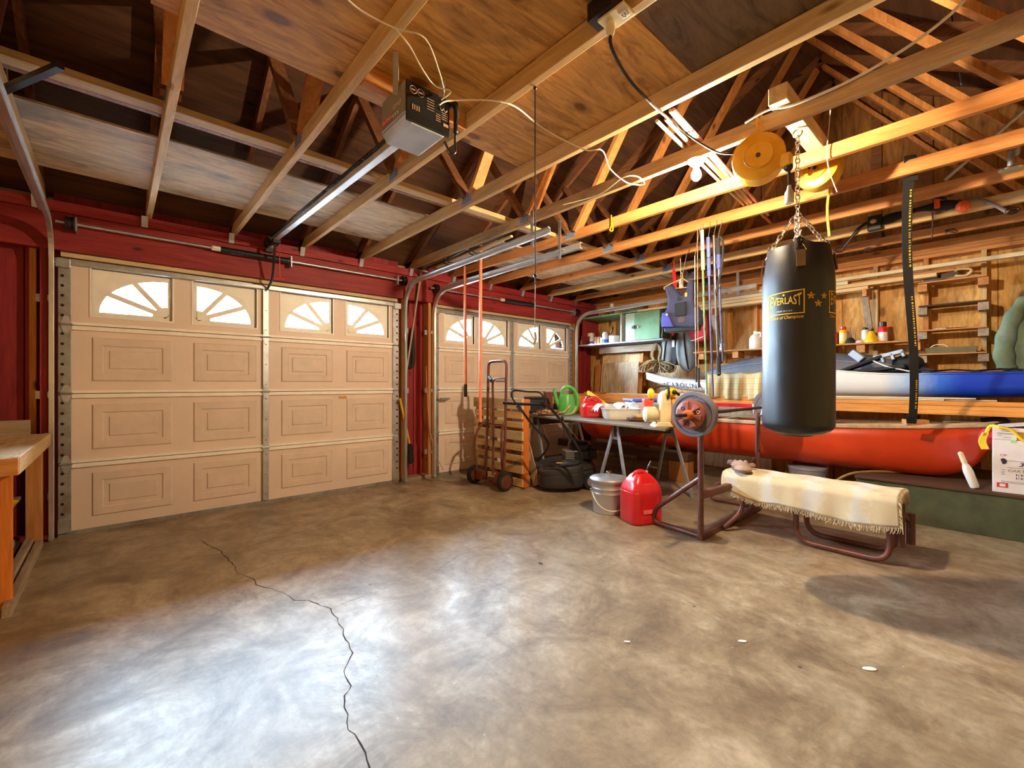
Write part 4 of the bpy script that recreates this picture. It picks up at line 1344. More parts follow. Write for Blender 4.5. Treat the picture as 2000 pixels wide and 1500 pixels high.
bottle('jar', 'short tan jar in the middle of the grey shelf', 1170, [(.03, 0), (.032, .005), (.032, .075), (.022, .10), (.022, .115)], [paint('tan_jar', (200, 160, 120), .5)], 'jar', xx=5.82, zz=ZC, group=GRP2)
bottle('bottle', 'slim bottle with a dark green cap on the grey shelf', 1175.5, [(.024, 0), (.026, .005), (.026, .10)], [WHITE, ('cap', [(.02, .10), (.022, .102), (.022, .14), (.016, .142)], DARK_GREEN)], xx=5.82, zz=ZC, group=GRP2)
bottle('bottle', 'tall pale bottle with a blue edge next to the white bucket', 1182, [(.045, 0), (.048, .006), (.048, .15), (.036, .17), (.036, .185)], [paint('pale_bottle', (214, 216, 232), .4), ('label', [(.0485, .01), (.0487, .015), (.0487, .06), (.0485, .065)], BLUE)], xx=5.82, zz=ZC, group=GRP2)
bk = bottle('tub', 'white tub with dark green cloth over its rim on the grey shelf', 1200, [(.075, 0), (.08, .006), (.092, .11), (.086, .11), (.07, .012)], [WHITE], 'tub', xx=5.86, zz=ZC, group=GRP2)
q = at(1197, 648, x=5.80)
obj('green_cloth', MB().tube(sm([q + Vector((.06, .05, .06)), q + Vector((.02, .02, .07)), q + Vector((-.015, 0, .02)), q + Vector((-.02, .02, -.03))], 5), .022, 8, flat=.6), DARK_GREEN, bk, smooth=True)
tag(obj('paper_pile', MB().ball(at(1240, 607, x=5.90) + Vector((0, 0, -.0)), .15, .22, .075, 14, 8), paint('white_paper', (214, 206, 198), .8, var=.3), smooth=True), 'crumpled white paper heap on top of the green cabinet', 'paper').location.z = 2.249
bx_ = thing('white_bottle', 'white bottle on top of the shelf behind the curved rail', 'bottle', (5.9, 4.05, 2.249))
p = at(1195, 595, x=5.90)
obj('body', MB().lathe([(.04, 0), (.042, .005), (.042, .11), (.02, .13)], 12, (p.x, p.y, 2.249)), paint('pinkish_white', (224, 206, 206), .5), bx_, smooth=True)
obj('cap', MB().lathe([(.034, .13), (.036, .132), (.036, .19), (.03, .195)], 12, (p.x, p.y, 2.249)), WHITE, bx_, smooth=True)

# ---- boards leaning under the shelf
def lean(name, mt, y0, y1, z1, xt, xb, zb, th, lab, cat='board'):
    m = MB()
    a = [(xb, y0, zb), (xb, y1, zb), (xt, y1, z1), (xt, y0, z1)]
    m.add(a + [(p[0] + th, p[1], p[2]) for p in a], [(0, 1, 2, 3), (7, 6, 5, 4), (0, 4, 5, 1), (1, 5, 6, 2), (2, 6, 7, 3), (3, 7, 4, 0)])
    return tag(obj(name, m, mt), lab, cat, 'sheets leaning on the right wall')


lean('plywood_offcut', PLY_PALE, 3.73, 4.50, 1.655, 6.12, 5.92, .02, .018, 'large pale plywood sheet leaning under the grey shelf')
lean('particle_board', PLY_SMUDGE, 3.76, 4.42, 1.505, 6.03, 5.89, .02, .016, 'smudged grey board leaning in front of the pale plywood')
lean('plywood_offcut', FIR['z'], 4.44, 4.70, 1.49, 6.18, 6.08, .02, .018, 'narrow orange board leaning in the corner beside the far door')
lean('wood_trim', FIR['z'], 3.715, 3.775, 1.655, 6.09, 5.90, .02, .02, 'narrow upright board at the right edge of the pale plywood')
lean('plywood_offcut', PLY_PALE, 1.95, 3.66, 1.44, 6.198, 6.192, .02, .008, 'long peach coloured panel on the wall behind the rope and kayak')

# ---- coil of rope on a nail
rp_ = thing('rope_coil', 'coil of tan rope hanging in loops above the white kayak bow', 'rope', (5.95, 3.2, 1.33))
c0 = at(1288, 715, x=5.95)
for k in range(30):
    a0 = R.uniform(-.5, .5)
    m = MB()
    dx, dy = R.uniform(-.09, .05), R.choice((-1, 1)) * R.uniform(.03, .24)
    pts = [c0 + Vector((R.uniform(-.02, .02), R.uniform(-.04, .05), .06)), c0 + Vector((dx, dy * .7, R.uniform(.02, .09))), c0 + Vector((dx, dy * 1.25, -.01)), c0 + Vector((dx * 1.2 - .02, dy * 1.15, -.10 + R.uniform(0, .03))), c0 + Vector((dx * .6, dy * .6, -.04)), c0 + Vector((0, 0, .03))]
    m.tube(sm(pts, 6), .0095, 6)
    obj('rope_loop', m, ROPE, rp_, smooth=True)
for k in range(5):
    m = MB(); j = R.uniform(-.02, .02)
    m.tube(sm([c0 + Vector((j, .02 + j, .02)), c0 + Vector((0, .12 + j * 2, .16)), c0 + Vector((.01, .06 + j, .33 + j)), c0 + Vector((0, -.02 + j * 2, .24)), c0 + Vector((0, .03, .04))], 6), .0115, 7)
    obj('rope_loop', m, ROPE, rp_, smooth=True)

# ---- grey pads on a strap, red sack
pd = thing('seat_pads', 'pair of grey foam pads bound with a black strap above the rope', 'cushion', (6.0, 2.9, 1.4))
c1 = at(1322, 680, x=6.0)
for s, w in ((1, .13), (-1, .15)):
    q = c1 + Vector((0, s * .135, -.05))
    obj('pad', MB().ball(q, .06, w, .30, 14, 10, Matrix.Rotation(s * .12, 3, 'X')), paint('grey_foam', (142, 140, 134), .7), pd, smooth=True)
    obj('dark_stripe', MB().tube([q + Matrix.Rotation(s * .12, 3, 'X') @ Vector((-.062 * math.cos(a), s * .02, .28 * math.sin(a))) for a in [-1.2 + .24 * j for j in range(11)]], .010, 6), CHAR, pd)
obj('strap', MB().bar(c1 + Vector((-.05, .02, .36)), c1 + Vector((-.085, .0, .1)), .06, .008, up=(1, 0, 0)).bar(c1 + Vector((-.085, 0, .1)), c1 + Vector((-.075, 0, -.32)), .05, .008, up=(1, 0, 0)), BLACK, pd)
obj('red_buckle', MB().ball(c1 + Vector((-.09, .02, .24)), .03, .035, .075, 10, 7), RED, pd, smooth=True)
obj('label', MB().cb(c1 + Vector((-.105, .0, .06)), (.006, .04, .10)), WHITE, pd)
rs = thing('cloth_sack', 'red cloth sack with white piping hanging behind the fishing rods', 'bag', (6.0, 2.5, 1.6))
c2 = at(1362, 650, x=6.05)
m = MB().prism([(.17, -.16), (-.13, -.12), (-.19, .0), (-.16, .22), (.05, .24), (.12, .20)], 5.98, 6.12, lambda u, v, w: (w, c2.y + u, c2.z + v))
obj('sack', m, RED_CLOTH, rs, bev=.03)
obj('piping', MB().tube([(5.972, c2.y + .16, c2.z - .13), (5.972, c2.y - .02, c2.z - .10), (5.972, c2.y - .12, c2.z - .07)], .008, 6), WHITE, rs)
obj('tag', MB().cb((5.974, c2.y + .04, c2.z + .14), (.004, .10, .07)), WHITE, rs)

# ---- white carton, caulking bottle and yellow rope on the chest
wb_ = thing('carton', 'white cardboard storage box with printed labels at the right edge', 'box', (5.05, -.16, .343))
bx0, by0, by1, bz0, bz1 = 4.955, -.36, .045, .343, .83
obj('box', MB().box(bx0, 5.33, by0, by1, bz0, bz1 - .09), CARDBOARD, wb_, bev=.006)
up = MB().box(bx0, 5.33, -.08, by1, bz1 - .089, bz1).box(bx0, 5.33, by0, -.19, bz1 - .089, bz1).box(bx0, 5.33, -.191, -.079, bz1 - .03, bz1)
obj('box_top', up, CARDBOARD, wb_, bev=.003)
obj('hand_hole', MB().box(bx0 + .004, bx0 + .03, -.189, -.081, bz1 - .088, bz1 - .032), paint('hole_inside', (196, 140, 60), .8), wb_)
obj('open_flap', MB().add([(bx0 + .02, by1 - .03, bz1 + .002), (5.33, by1 - .03, bz1 + .002), (5.36, by0, bz1 + .06), (bx0 + .05, by0, bz1 + .06)], [(0, 1, 2, 3)]), CARDBOARD, wb_, solid=.006)
fx = bx0 - .0015
ink = MB()
for k, (ya, yb, z) in enumerate(((.0, -.06, .805), (.02, -.09, .79), (.02, -.09, .783), (.02, -.005, .77), (-.01, -.05, .758), (-.0, -.36, .430), (-.0, -.36, .421), (-.03, -.36, .585), (-.03, -.36, .535), (-.0, -.02, .515), (.0, -.02, .50), (.0, -.02, .49), (.0, -.02, .48))):
    ink.box(fx, fx + .0006, yb, ya, z, z + .003)
obj('fine_print', ink, GREY_INK, wb_)
bb = MB()
for z in (.478, .454):
    for k in range(34): bb.box(fx, fx + .0006, -.36 + k * .0085, -.36 + k * .0085 + (.002 if k % 3 else .005), z, z + .014)
obj('bar_strip', bb, DARK_INK, wb_)['kind'] = 'stuff'
FB = lambda y, z: frame_on((fx - .0004, y, z), (0, -1, 0), (0, 0, 1))
obj('lettering', text_mb('354', .042, 0, 1.25, .2, bold=.012).xf(FB(-.125, .562)), DARK_INK, wb_)
obj('lettering', text_mb('CART', .028, 0, 1.2, .1).xf(FB(-.075, .513)), GREY_INK, wb_)
obj('lettering', text_mb('OP', .022, 0, 1.2).xf(FB(-.012, .625)), RED_INK, wb_)
obj('red_label', MB().box(fx, fx + .0006, -.035, .022, .383, .418), RED_INK, wb_)
obj('label_text', MB().box(fx - .0004, fx, -.022, .008, .390, .411), CARDBOARD, wb_)
obj('round_stamp', MB().prism([(-.012 + .018 * math.cos(a), .58 + .022 * math.sin(a)) for a in [.6 + j * .48 for j in range(10)]], fx, fx + .0006, lambda u, v, w: (w, u, v)), DARK_INK, wb_)
obj('green_dot', MB().cb((fx, -.062, .733), (.0008, .028, .022)), paint('green_sticker', (150, 220, 140), .5), wb_)
cq = thing('caulk_bottle', 'white nozzle bottle leaning between the canoe and the white box', 'bottle', (4.99, .1, .343))
Mq = Matrix.Rotation(-.30, 3, 'X')
q0 = Vector((4.985, .135, .350))
obj('body', MB().lathe([(.022, 0), (.028, .01), (.031, .13), (.024, .17), (.016, .19)], 14, q0, Mq), WHITE, cq, smooth=True)
obj('spout', MB().lathe([(.016, .188), (.018, .20), (.017, .275), (.008, .285)], 12, q0, Mq), IVORY, cq, smooth=True)
m = MB()
m.tube(sm([at(1955, 835, x=4.94), at(1975, 840, x=4.94), at(1992, 855, x=4.93), at(2020, 875, x=4.93)], 6), .010, 8)
m.tube(sm([at(1955, 835, x=4.945), at(1935, 832, x=5.1), at(1925, 848, x=5.12), at(1918, 862, x=5.12), at(1925, 876, x=5.08)], 6), .012, 8)
for k in range(4): m.tube(sm([at(1922 + k * 2, 845, x=5.05), at(1914 + k * 3, 862, x=5.05), at(1920 + k * 3, 877, x=5.05)], 4), .010, 7)
tag(obj('yellow_rope', m, paint('yellow_rope', (236, 196, 30), .5), smooth=True), 'yellow rope looped from the canoe bow over the white box', 'rope')
tag(obj('red_rag', MB().ball(at(1930, 858, x=5.16), .05, .06, .09, 10, 7), RED_CLOTH, smooth=True), 'dark red cloth tucked behind the yellow rope by the box', 'cloth')
# translucent bucket and lumber under the canoe
bu = thing('bucket', 'cloudy plastic bucket on the floor under the canoe', 'bucket', (5.25, 1.30, 0))
obj('tub', MB().lathe([(.13, 0), (.14, .005), (.17, .30), (.175, .30), (.175, .325), (.16, .325)], 22, (5.25, 1.32, 0)), paint('cloudy_tub', (150, 150, 168), .4), bu, smooth=True)
obj('handle', MB().tube([(5.25 - .10, 1.32 + .17 * math.cos(a), .26 - .12 * math.sin(a)) for a in [math.pi * j / 12 for j in range(13)]], .004, 6), GALV, bu)
tag(obj('garden_hose', MB().tube(sm([(5.06, 1.95, .25), (5.0, 1.75, .10), (5.02, 1.50, .03), (4.98, 1.22, .08), (5.03, .98, .30), (5.15, .82, .352), (5.35, .6, .352)], 7), .012, 8), paint('tan_hose', (150, 120, 70), .5), smooth=True), 'tan hose snaking from the floor onto the green chest', 'hose')
lb = thing('timber_beam', 'heavy orange-brown beam on blocks on the floor behind the work table', 'beam', (5.05, 3.4, 0))
obj('timber', MB().box(4.99, 5.14, 2.46, 4.5, .235, .336), DARK_WOOD['y'], lb, bev=.004)
obj('timber', MB().box(5.145, 5.9, 2.7, 2.84, .235, .336), DARK_WOOD['x'], lb, bev=.004)
for yy in (2.58, 4.2): obj('block', MB().box(4.99, 5.14, yy - .12, yy + .12, .0, .234), FIR['z'], lb, bev=.004)
obj('block', MB().box(5.74, 5.88, 2.70, 2.84, 0, .234), FIR['z'], lb, bev=.004)
# ================================================================ hanging things
# ---- bulb
lx, ly = 2.645, 1.25
lb_ = thing('light_bulb', 'glowing bare bulb in a white ceramic holder under the truss', 'lamp', (lx, ly, 2.38))
obj('lamp_holder', MB().lathe([(.02, -.035), (.028, -.03), (.05, -.008), (.054, 0)], 20, (lx, ly, CH - .001)), WHITE, lb_, smooth=True)
obj('bulb', MB().lathe([(.002, -.125), (.014, -.122), (.026, -.108), (.030, -.092), (.027, -.075), (.018, -.055), (.0145, -.036)], 18, (lx, ly, CH)), emit('glowing_bulb', (1.0, .80, .53), BULB_STRENGTH), lb_, smooth=True)

# ---- beam and punching bag
bx, by = 2.885, .775
tb = tag(obj('timber_block', MB().box(2.55, 3.36, by - .045, by + .045, 2.6205, 2.71), PALE['x'], bev=.004), 'short pale timber laid across two chords, holding the punching bag', 'timber')
pb = thing('punching_bag', 'heavy black punching bag hanging on chains, gold printing on its side', 'punching bag', (bx, by, .87))


def link(mb, p, q, r=.004, w=.011, turn=0):
    a = (q - p); L = a.length; a.normalize()
    s = a.orthogonal().normalized(); s = Matrix.Rotation(turn, 3, a) @ s
    c = (p + q) / 2; h = L / 2
    pts = []
    for j in range(12):
        th = 2 * math.pi * j / 12
        pts.append(c + a * (h * math.sin(th)) + s * (w * math.cos(th)))
    mb.tube(pts, r, 5, closed=True)


hook = MB().tube([(bx, by + .022 * math.cos(a), 2.588 + .022 * math.sin(a)) for a in [2 * math.pi * j / 14 for j in range(14)]], .005, 6, closed=True).cyl((bx, by, 2.605), (bx, by, 2.623), .006, 8)
obj('eye_bolt', hook, CHROME, pb, smooth=True)
ztop, zring, zb1 = 2.575, 2.135, 1.905
m = MB(); nl = 17
for k in range(nl):
    z0 = ztop - (ztop - zring) * k / nl; z1 = ztop - (ztop - zring) * (k + 1.28) / nl
    link(m, Vector((bx, by, z0)), Vector((bx, by, z1)), turn=math.pi / 2 * (k % 2))
obj('chain', m, CHROME, pb, smooth=True)
RB = .176
# the four short chains
m = MB(); tr = MB()
ends = []
for k in range(4):
    a = math.radians(200 + 90 * k)
    e = Vector((bx + .135 * math.cos(a), by + .135 * math.sin(a), zb1 + .03))
    s = Vector((bx, by, zring)); ends.append((a, e))
    for j in range(9):
        t0, t1 = j / 9, (j + 1.28) / 9
        link(m, s.lerp(e, t0), s.lerp(e, min(t1, 1.02)), turn=math.pi / 2 * (j % 2))
    rd = Vector((math.cos(a), math.sin(a), 0)); tn = Vector((-math.sin(a), math.cos(a), 0))
    tr.tube([e + Vector((0, 0, .005)), e + rd * .022 + tn * .026 - Vector((0, 0, .055)), e + rd * .022 - tn * .026 - Vector((0, 0, .055))], .0042, 6, closed=True)
obj('short_chain', m, CHROME, pb, smooth=True)
obj('triangle_ring', tr, CHROME, pb)


def bagf(u, v):
    a = 2 * math.pi * u
    z = .868 + 1.065 * v
    r = RB
    if v < .06: r = RB * (.30 + .70 * math.sin(math.pi / 2 * min(1, v / .06)) ** .6)
    cr = 0
    if v > .80:
        k = (v - .80) / .20
        fold = sum(math.exp(-((((a - e[0] + math.pi) % (2 * math.pi)) - math.pi) / .22) ** 2) for e in ends)
        cr = -.020 * fold * k + .006 * math.sin(a * 17) * k * fold
        r = RB - .022 * k ** 2 * (1 - .2 * fold) + cr
        z += .028 * fold * k - .012 * k * (1 - fold)
    return Vector((bx + r * math.cos(a), by + r * math.sin(a), z))


bg_ = MB().grid(bagf, 96, 60, cu=True)
obj('body', bg_, VINYL, pb, smooth=True)
obj('bag_bottom', MB().lathe([(.003, .868), (RB * .40, .868), (RB * .42, .872)], 40, (bx, by, 0)), VINYL, pb, smooth=True)
obj('bag_lid', MB().lathe([(.02, 1.925), (.13, 1.918), (.155, 1.90)], 40, (bx, by, 0)), BAG_TOP, pb, smooth=True)
lp = MB()
for a, e in ends:
    rd = Vector((math.cos(a), math.sin(a), 0)); tn = Vector((-math.sin(a), math.cos(a), 0))
    c = Vector((bx, by, 1.835)) + rd * (RB - .008)
    lp.add([c + tn * .022 + Vector((0, 0, .045)) + rd * .002, c - tn * .022 + Vector((0, 0, .045)) + rd * .002, c - tn * .020 + rd * .014 - Vector((0, 0, .045)), c + tn * .020 + rd * .014 - Vector((0, 0, .045))], [(0, 1, 2, 3)])
obj('hang_loop', lp, BAG_TOP, pb, solid=.006)


def on_bag(ac, zc, off=.0012):
    def f(p):
        a = ac + p.x / RB
        return Vector((bx + (RB + off) * math.cos(a), by + (RB + off) * math.sin(a), zc + p.y))
    return f


# direction from the bag to the camera, and the print turned a little to the left of it
ca_ = math.atan2(-by, -bx)
for ac, nm in ((ca_ - .35, 'a'), (ca_ - .35 + 1.80, 'b')):
    f = on_bag(ac, 1.602)
    fr = MB()
    W, H, t = .094, .064, .0056
    def arch(x): return .014 * (1 - (x / W) ** 2) * 0 - .020 * (-x / W) * .18
    n = 24
    def strip(pts0, pts1):
        k = len(pts0); fr.add([f(Vector((*p, 0))) for p in pts0 + pts1], [(i, i + 1, k + i + 1, k + i) for i in range(k - 1)])
    xs = [-W + 2 * W * i / n for i in range(n + 1)]
    topf = lambda x: H * .94 + .006 * (x / W)
    strip([(x, topf(x)) for x in xs], [(x, topf(x) - t) for x in xs])
    strip([(x, -H + t) for x in xs], [(x, -H) for x in xs])
    for sx in (-1, 1):
        x0, x1 = sx * W, sx * (W - t)
        zs = [-H + (topf(x0) + H) * i / 4 for i in range(5)]
        strip([(x0, z) for z in zs], [(x1, z) for z in zs])
    obj('print_frame', fr, GOLD_INK, pb)
    tx = text_mb('EVERLAST', .10, 0, .46, bold=.012)
    w0 = max(abs(p.x) for p in tx.v); h0 = max(abs(p.y) for p in tx.v)
    for p in tx.v:
        x = p.x / w0; y = p.y / h0
        p.x = x * .080
        top = .022 + .020 * x * x; bot = -.019 - .022 * x * x
        p.y = .008 + (top if y > 0 else -bot) * y
    tx.v = [f(p) for p in tx.v]
    obj('lettering', tx, GOLD_INK, pb)
    dt = MB().prism([(.006 * math.cos(j), .006 * math.sin(j)) for j in [2 * math.pi * i / 10 for i in range(10)]], 0, .0002, lambda u, v, w: f(Vector((u - .004, v + .042, 0))))
    obj('print_dot', dt, GOLD_INK, pb)
    t2 = text_mb('MADE IN U.S.A.', .011, 0, 1.1); t2.v = [f(p + Vector((0, -.045, 0))) for p in t2.v]
    obj('lettering', t2, WHITE_INK, pb)
    t3 = text_mb('Choice of Champions', .025, 0, .80, .25, bold=.01)
    t3.v = [f(p + Vector((-.0, -.080, 0))) for p in t3.v]
    obj('lettering', t3, GOLD_INK, pb)
sr = MB()
for (sx, sz, s) in ((.123, 1.630, .022), (.190, 1.628, .020), (.158, 1.588, .022)):
    f = on_bag(ca_ - .35, sz)
    o_, i_ = [], []
    for j in range(10):
        a = math.pi / 2 + j * math.pi / 5; r = s if j % 2 == 0 else s * .42
        o_.append((sx + r * math.cos(a), r * math.sin(a))); i_.append((sx + r * .62 * math.cos(a), r * .62 * math.sin(a)))
    sr.add([f(Vector((*p, 0))) for p in o_ + i_], [(i, (i + 1) % 10, 10 + (i + 1) % 10, 10 + i) for i in range(10)])
    c2_ = [(sx + .35 * (p[0] - sx), .35 * p[1]) for p in o_]
    sr.add([f(Vector((*p, 0))) for p in c2_], [tuple(range(10))])
obj('star', sr, GOLD_INK, pb)


# ---- outlet on the chord and the cord reel
oc = at(1193, 27, z=CH)
ou = thing('power_outlet', 'ivory outlet plate on the underside of the chord, cord plugged in', 'outlet', (1.395, .97, 2.48))
obj('back_box', MB().box(1.33, 1.40, .94, 1.05, 2.532, 2.60), STEEL_DARK, ou)
obj('cover_plate', MB().box(1.345, 1.42, .90, 1.015, 2.519, 2.529), IVORY, ou, bev=.002)
obj('socket', MB().cb((1.385, .925, 2.517), (.035, .028, .006)), WHITE, ou, bev=.003)
sl = MB()
for dy in (-.006, .006): sl.cb((1.385, .925 + dy, 2.5135), (.010, .002, .001))
sl.lathe([(.003, 0), (.0025, .0006)], 8, (1.395, .925, 2.513))
obj('slot', sl, BLACK, ou)
obj('plug', MB().lathe([(.016, 0), (.018, -.006), (.017, -.035), (.010, -.05)], 12, (1.385, .985, 2.520)), IVORY, ou, smooth=True)
wire([(1.385, .985, 2.472), at(1195, 95, z=2.44), at(1225, 150, z=2.44), at(1275, 205, z=2.45), at(1310, 235, x=2.32), at(1350, 268, x=2.50), at(1400, 297, x=2.585), at(1440, 301, x=2.61), at(1463, 300, x=2.628)], .0068, BLACK, 'black cord hanging from the ceiling outlet to the yellow reel')


def reel(c, r, lab, rz=0.0):
    t = thing('cord_reel', lab, 'reel', tuple(c))
    A = Matrix.Rotation(rz, 3, 'Z') @ Matrix.Rotation(math.radians(-90), 3, 'Y')
    obj('housing', MB().lathe([(.02, -.006), (r * .52, -.010), (r * .56, -.002), (r * .9, 0), (r, .008), (r * 1.02, .03), (r * 1.02, .085), (r, .105), (r * .9, .112), (r * .3, .112)], 40, c, A @ Matrix.Rotation(math.pi, 3, 'X')), YELLOW, t, smooth=True)
    ax = A @ Vector((0, 0, 1))
    obj('hub_ring', MB().tube([c + ax * .008 + A @ Vector((r * .54 * math.cos(a), r * .54 * math.sin(a), 0)) for a in [j * math.pi / 16 for j in range(32)]], .004, 5, closed=True), YELLOW, t)
    obj('hub_hole', MB().lathe([(.012, 0), (.012, .004)], 10, c + ax * .006, A).lathe([(.008, 0), (.008, .006)], 10, c + ax * .006 + Vector((0, .03, .008)), A), BLACK, t)
    return t, A, ax


c = Vector((2.60, .885, 2.405))
t, A, ax = reel(c, .128, 'round yellow cord reel hanging beside the bulb', .30)
for dy in (-.012, .012):
    obj('strap', MB().box(2.617, 2.621, .885 + dy - .006, .885 + dy + .006, 2.50, 2.625), YELLOW, t)
obj('cord_guide', MB().cb((2.66, .765, 2.35), (.06, .05, .07)), YELLOW, t, bev=.008)
obj('cord_grip', MB().ball((2.655, .755, 2.31), .022, n=12, m=8), BLACK, t, smooth=True)
obj('cord', MB().tube(sm([(2.655, .755, 2.30), (2.658, .752, 2.26), (2.65, .75, 2.20)], 5), .008, 8), BLACK, t)
obj('work_light', MB().lathe([(.018, -.075), (.022, -.07), (.022, -.02), (.012, 0), (.010, .02)], 12, (2.65, .75, 2.19)), paint('silver_socket', (190, 186, 176), .35, .4), t, smooth=True)
t2, A2, ax2 = reel(at(1592, 328, x=3.46), .13, 'second yellow reel, half hidden by the chain and a chord', -.15)
0 and obj('dark_band', MB().bar(at(1558, 318, x=3.375), at(1612, 350, x=3.375), .008, .05, up=(1, 0, 0)), BLACK, t2)
obj('strap', MB().box(3.42, 3.424, .86, .88, 2.55, 2.66), YELLOW, t2)
wire([at(1622, 215, x=3.2), at(1618, 260, x=3.2), at(1615, 300, x=3.21), at(1620, 335, x=3.2), at(1635, 375, x=3.22)], .003, WHITE_CABLE, 'thin wire dangling behind the block that holds the bag')
wire([at(1640, 350, x=3.80), at(1622, 370, x=3.78), at(1616, 410, x=3.78), at(1620, 462, x=3.78)], .009, paint('yellow_tube', (214, 170, 70), .5), 'yellow cord hanging from the chord right of the punching bag chain')

# ---- sticks lying on the chords
for k, (u0, v0, u1, v1, mt, nm) in enumerate(((1315, 214, 1500, 420, paint('pink_stick', (226, 150, 150), .5), 'pale pink rod lying over the chords beside the bulb'),
                                              (1309, 216, 1492, 424, PALE['x'], 'cream rod next to the pink one over the chords'),
                                              (1283, 236, 1452, 400, PALE['x'], 'pale batten lying over the chords, nearest the bulb'),
                                              (1300, 232, 1470, 408, PINE['x'], 'yellow batten lying over the chords between two rods'),
                                              (1330, 262, 1510, 440, FIR['x'], 'orange rod lying over the chords above the reel'))):
    a, b = at(u0, v0, z=2.633), at(u1, v1, z=2.633)
    tag(obj('thin_rod', MB().cyl(a, b, .0105, 8), mt, smooth=True), nm, 'rod', 'rods lying on the chords')

# ---- pull cord, orange poles
pc = thing('pull_cord', 'black pull cord hanging down in front of the far garage door', 'cord', tuple(at(1046, 650, x=1.97)))
p = at(1045, 168, x=1.40); 
tp_ = at(1045, 170, z=2.53); px, py = tp_.x + .0, tp_.y
obj('cord', MB().tube([(px, py, 2.53), (px + .002, py, 1.62)], .003, 6), BLACK, pc)
for kz in (2.525, 1.66): obj('knot', MB().ball((px, py, kz), .009, n=8, m=6), BLACK, pc)
obj('thin_tail', MB().tube([(px + .002, py, 1.62), (px - .002, py, 1.40)], .002, 5), WHITE, pc)
obj('cord_end', MB().tube(sm([(px - .002, py, 1.40), (px + .004, py, 1.37), (px - .006, py, 1.345)], 4), .007, 7), WHITE, pc, smooth=True)
q = at(908, 520, x=2.75); q2 = at(910, 775, x=2.75)
po = thing('hanging_pole', 'shorter orange pole with a black grip hanging before the far door', 'pole', (2.75, q.y, q2.z))
obj('shaft', MB().cyl(q, (2.75, q.y - .01, q2.z + .12), .0155, 12), ORANGE_POLE, po, smooth=True)
obj('grip', MB().lathe([(.014, 0), (.017, .006), (.018, .12), (.015, .135)], 12, (2.75, q.y - .01, q2.z)), BLACK_MATT, po, smooth=True)
obj('hanger', MB().tube([q, q + Vector((-.02, 0, .03)), (2.66, q.y, 2.60)], .003, 5), BLACK, po)
q = at(939, 468, x=2.75); q2 = at(935, 825, x=2.75)
po = thing('hanging_pole', 'longer orange pole hanging right of the one with the black grip', 'pole', (2.75, q.y, q2.z))
obj('shaft', MB().cyl(q, (2.75, q.y + .01, q2.z), .0165, 12), ORANGE_POLE, po, smooth=True)
obj('end_cap', MB().cyl((2.75, q.y + .01, q2.z - .012), (2.75, q.y + .01, q2.z + .005), .017, 12), BLACK_MATT, po)
obj('hanger', MB().tube([q, q + Vector((-.03, 0, .02)), (2.66, q.y, 2.60)], .003, 5), BLACK, po)
bd = thing('stake_bundle', 'wooden stakes tied with black cord under a chord above the door rail', 'bundle', (2.70, 3.6, 2.5))
for k, (dy, dz, dx, L) in enumerate(((0, 0, 0, 1.25), (.10, .02, .03, 1.1), (-.12, .012, .05, .95))):
    obj('stake', MB().bar((2.71 + dx, 4.25 + dy, 2.485 + dz), (2.70 + dx, 4.25 + dy - L, 2.515 + dz), .03, .018), PALE['y'] if k != 1 else FIR['y'], bd, bev=.002)
obj('dark_pole', MB().tube(sm([(2.675, 4.45, 2.50), (2.68, 4.1, 2.51), (2.67, 3.6, 2.535), (2.675, 3.0, 2.545)], 5), .012, 7), BLACK, bd)
m = MB()
for yc in (4.05, 3.98, 3.58, 3.52):
    m.tube(sm([(2.66, yc, 2.56), (2.665, yc + .03, 2.49), (2.72, yc - .02, 2.465), (2.79, yc + .03, 2.49), (2.77, yc, 2.54)], 4), .006, 6)
obj('lashing', m, BLACK, bd)

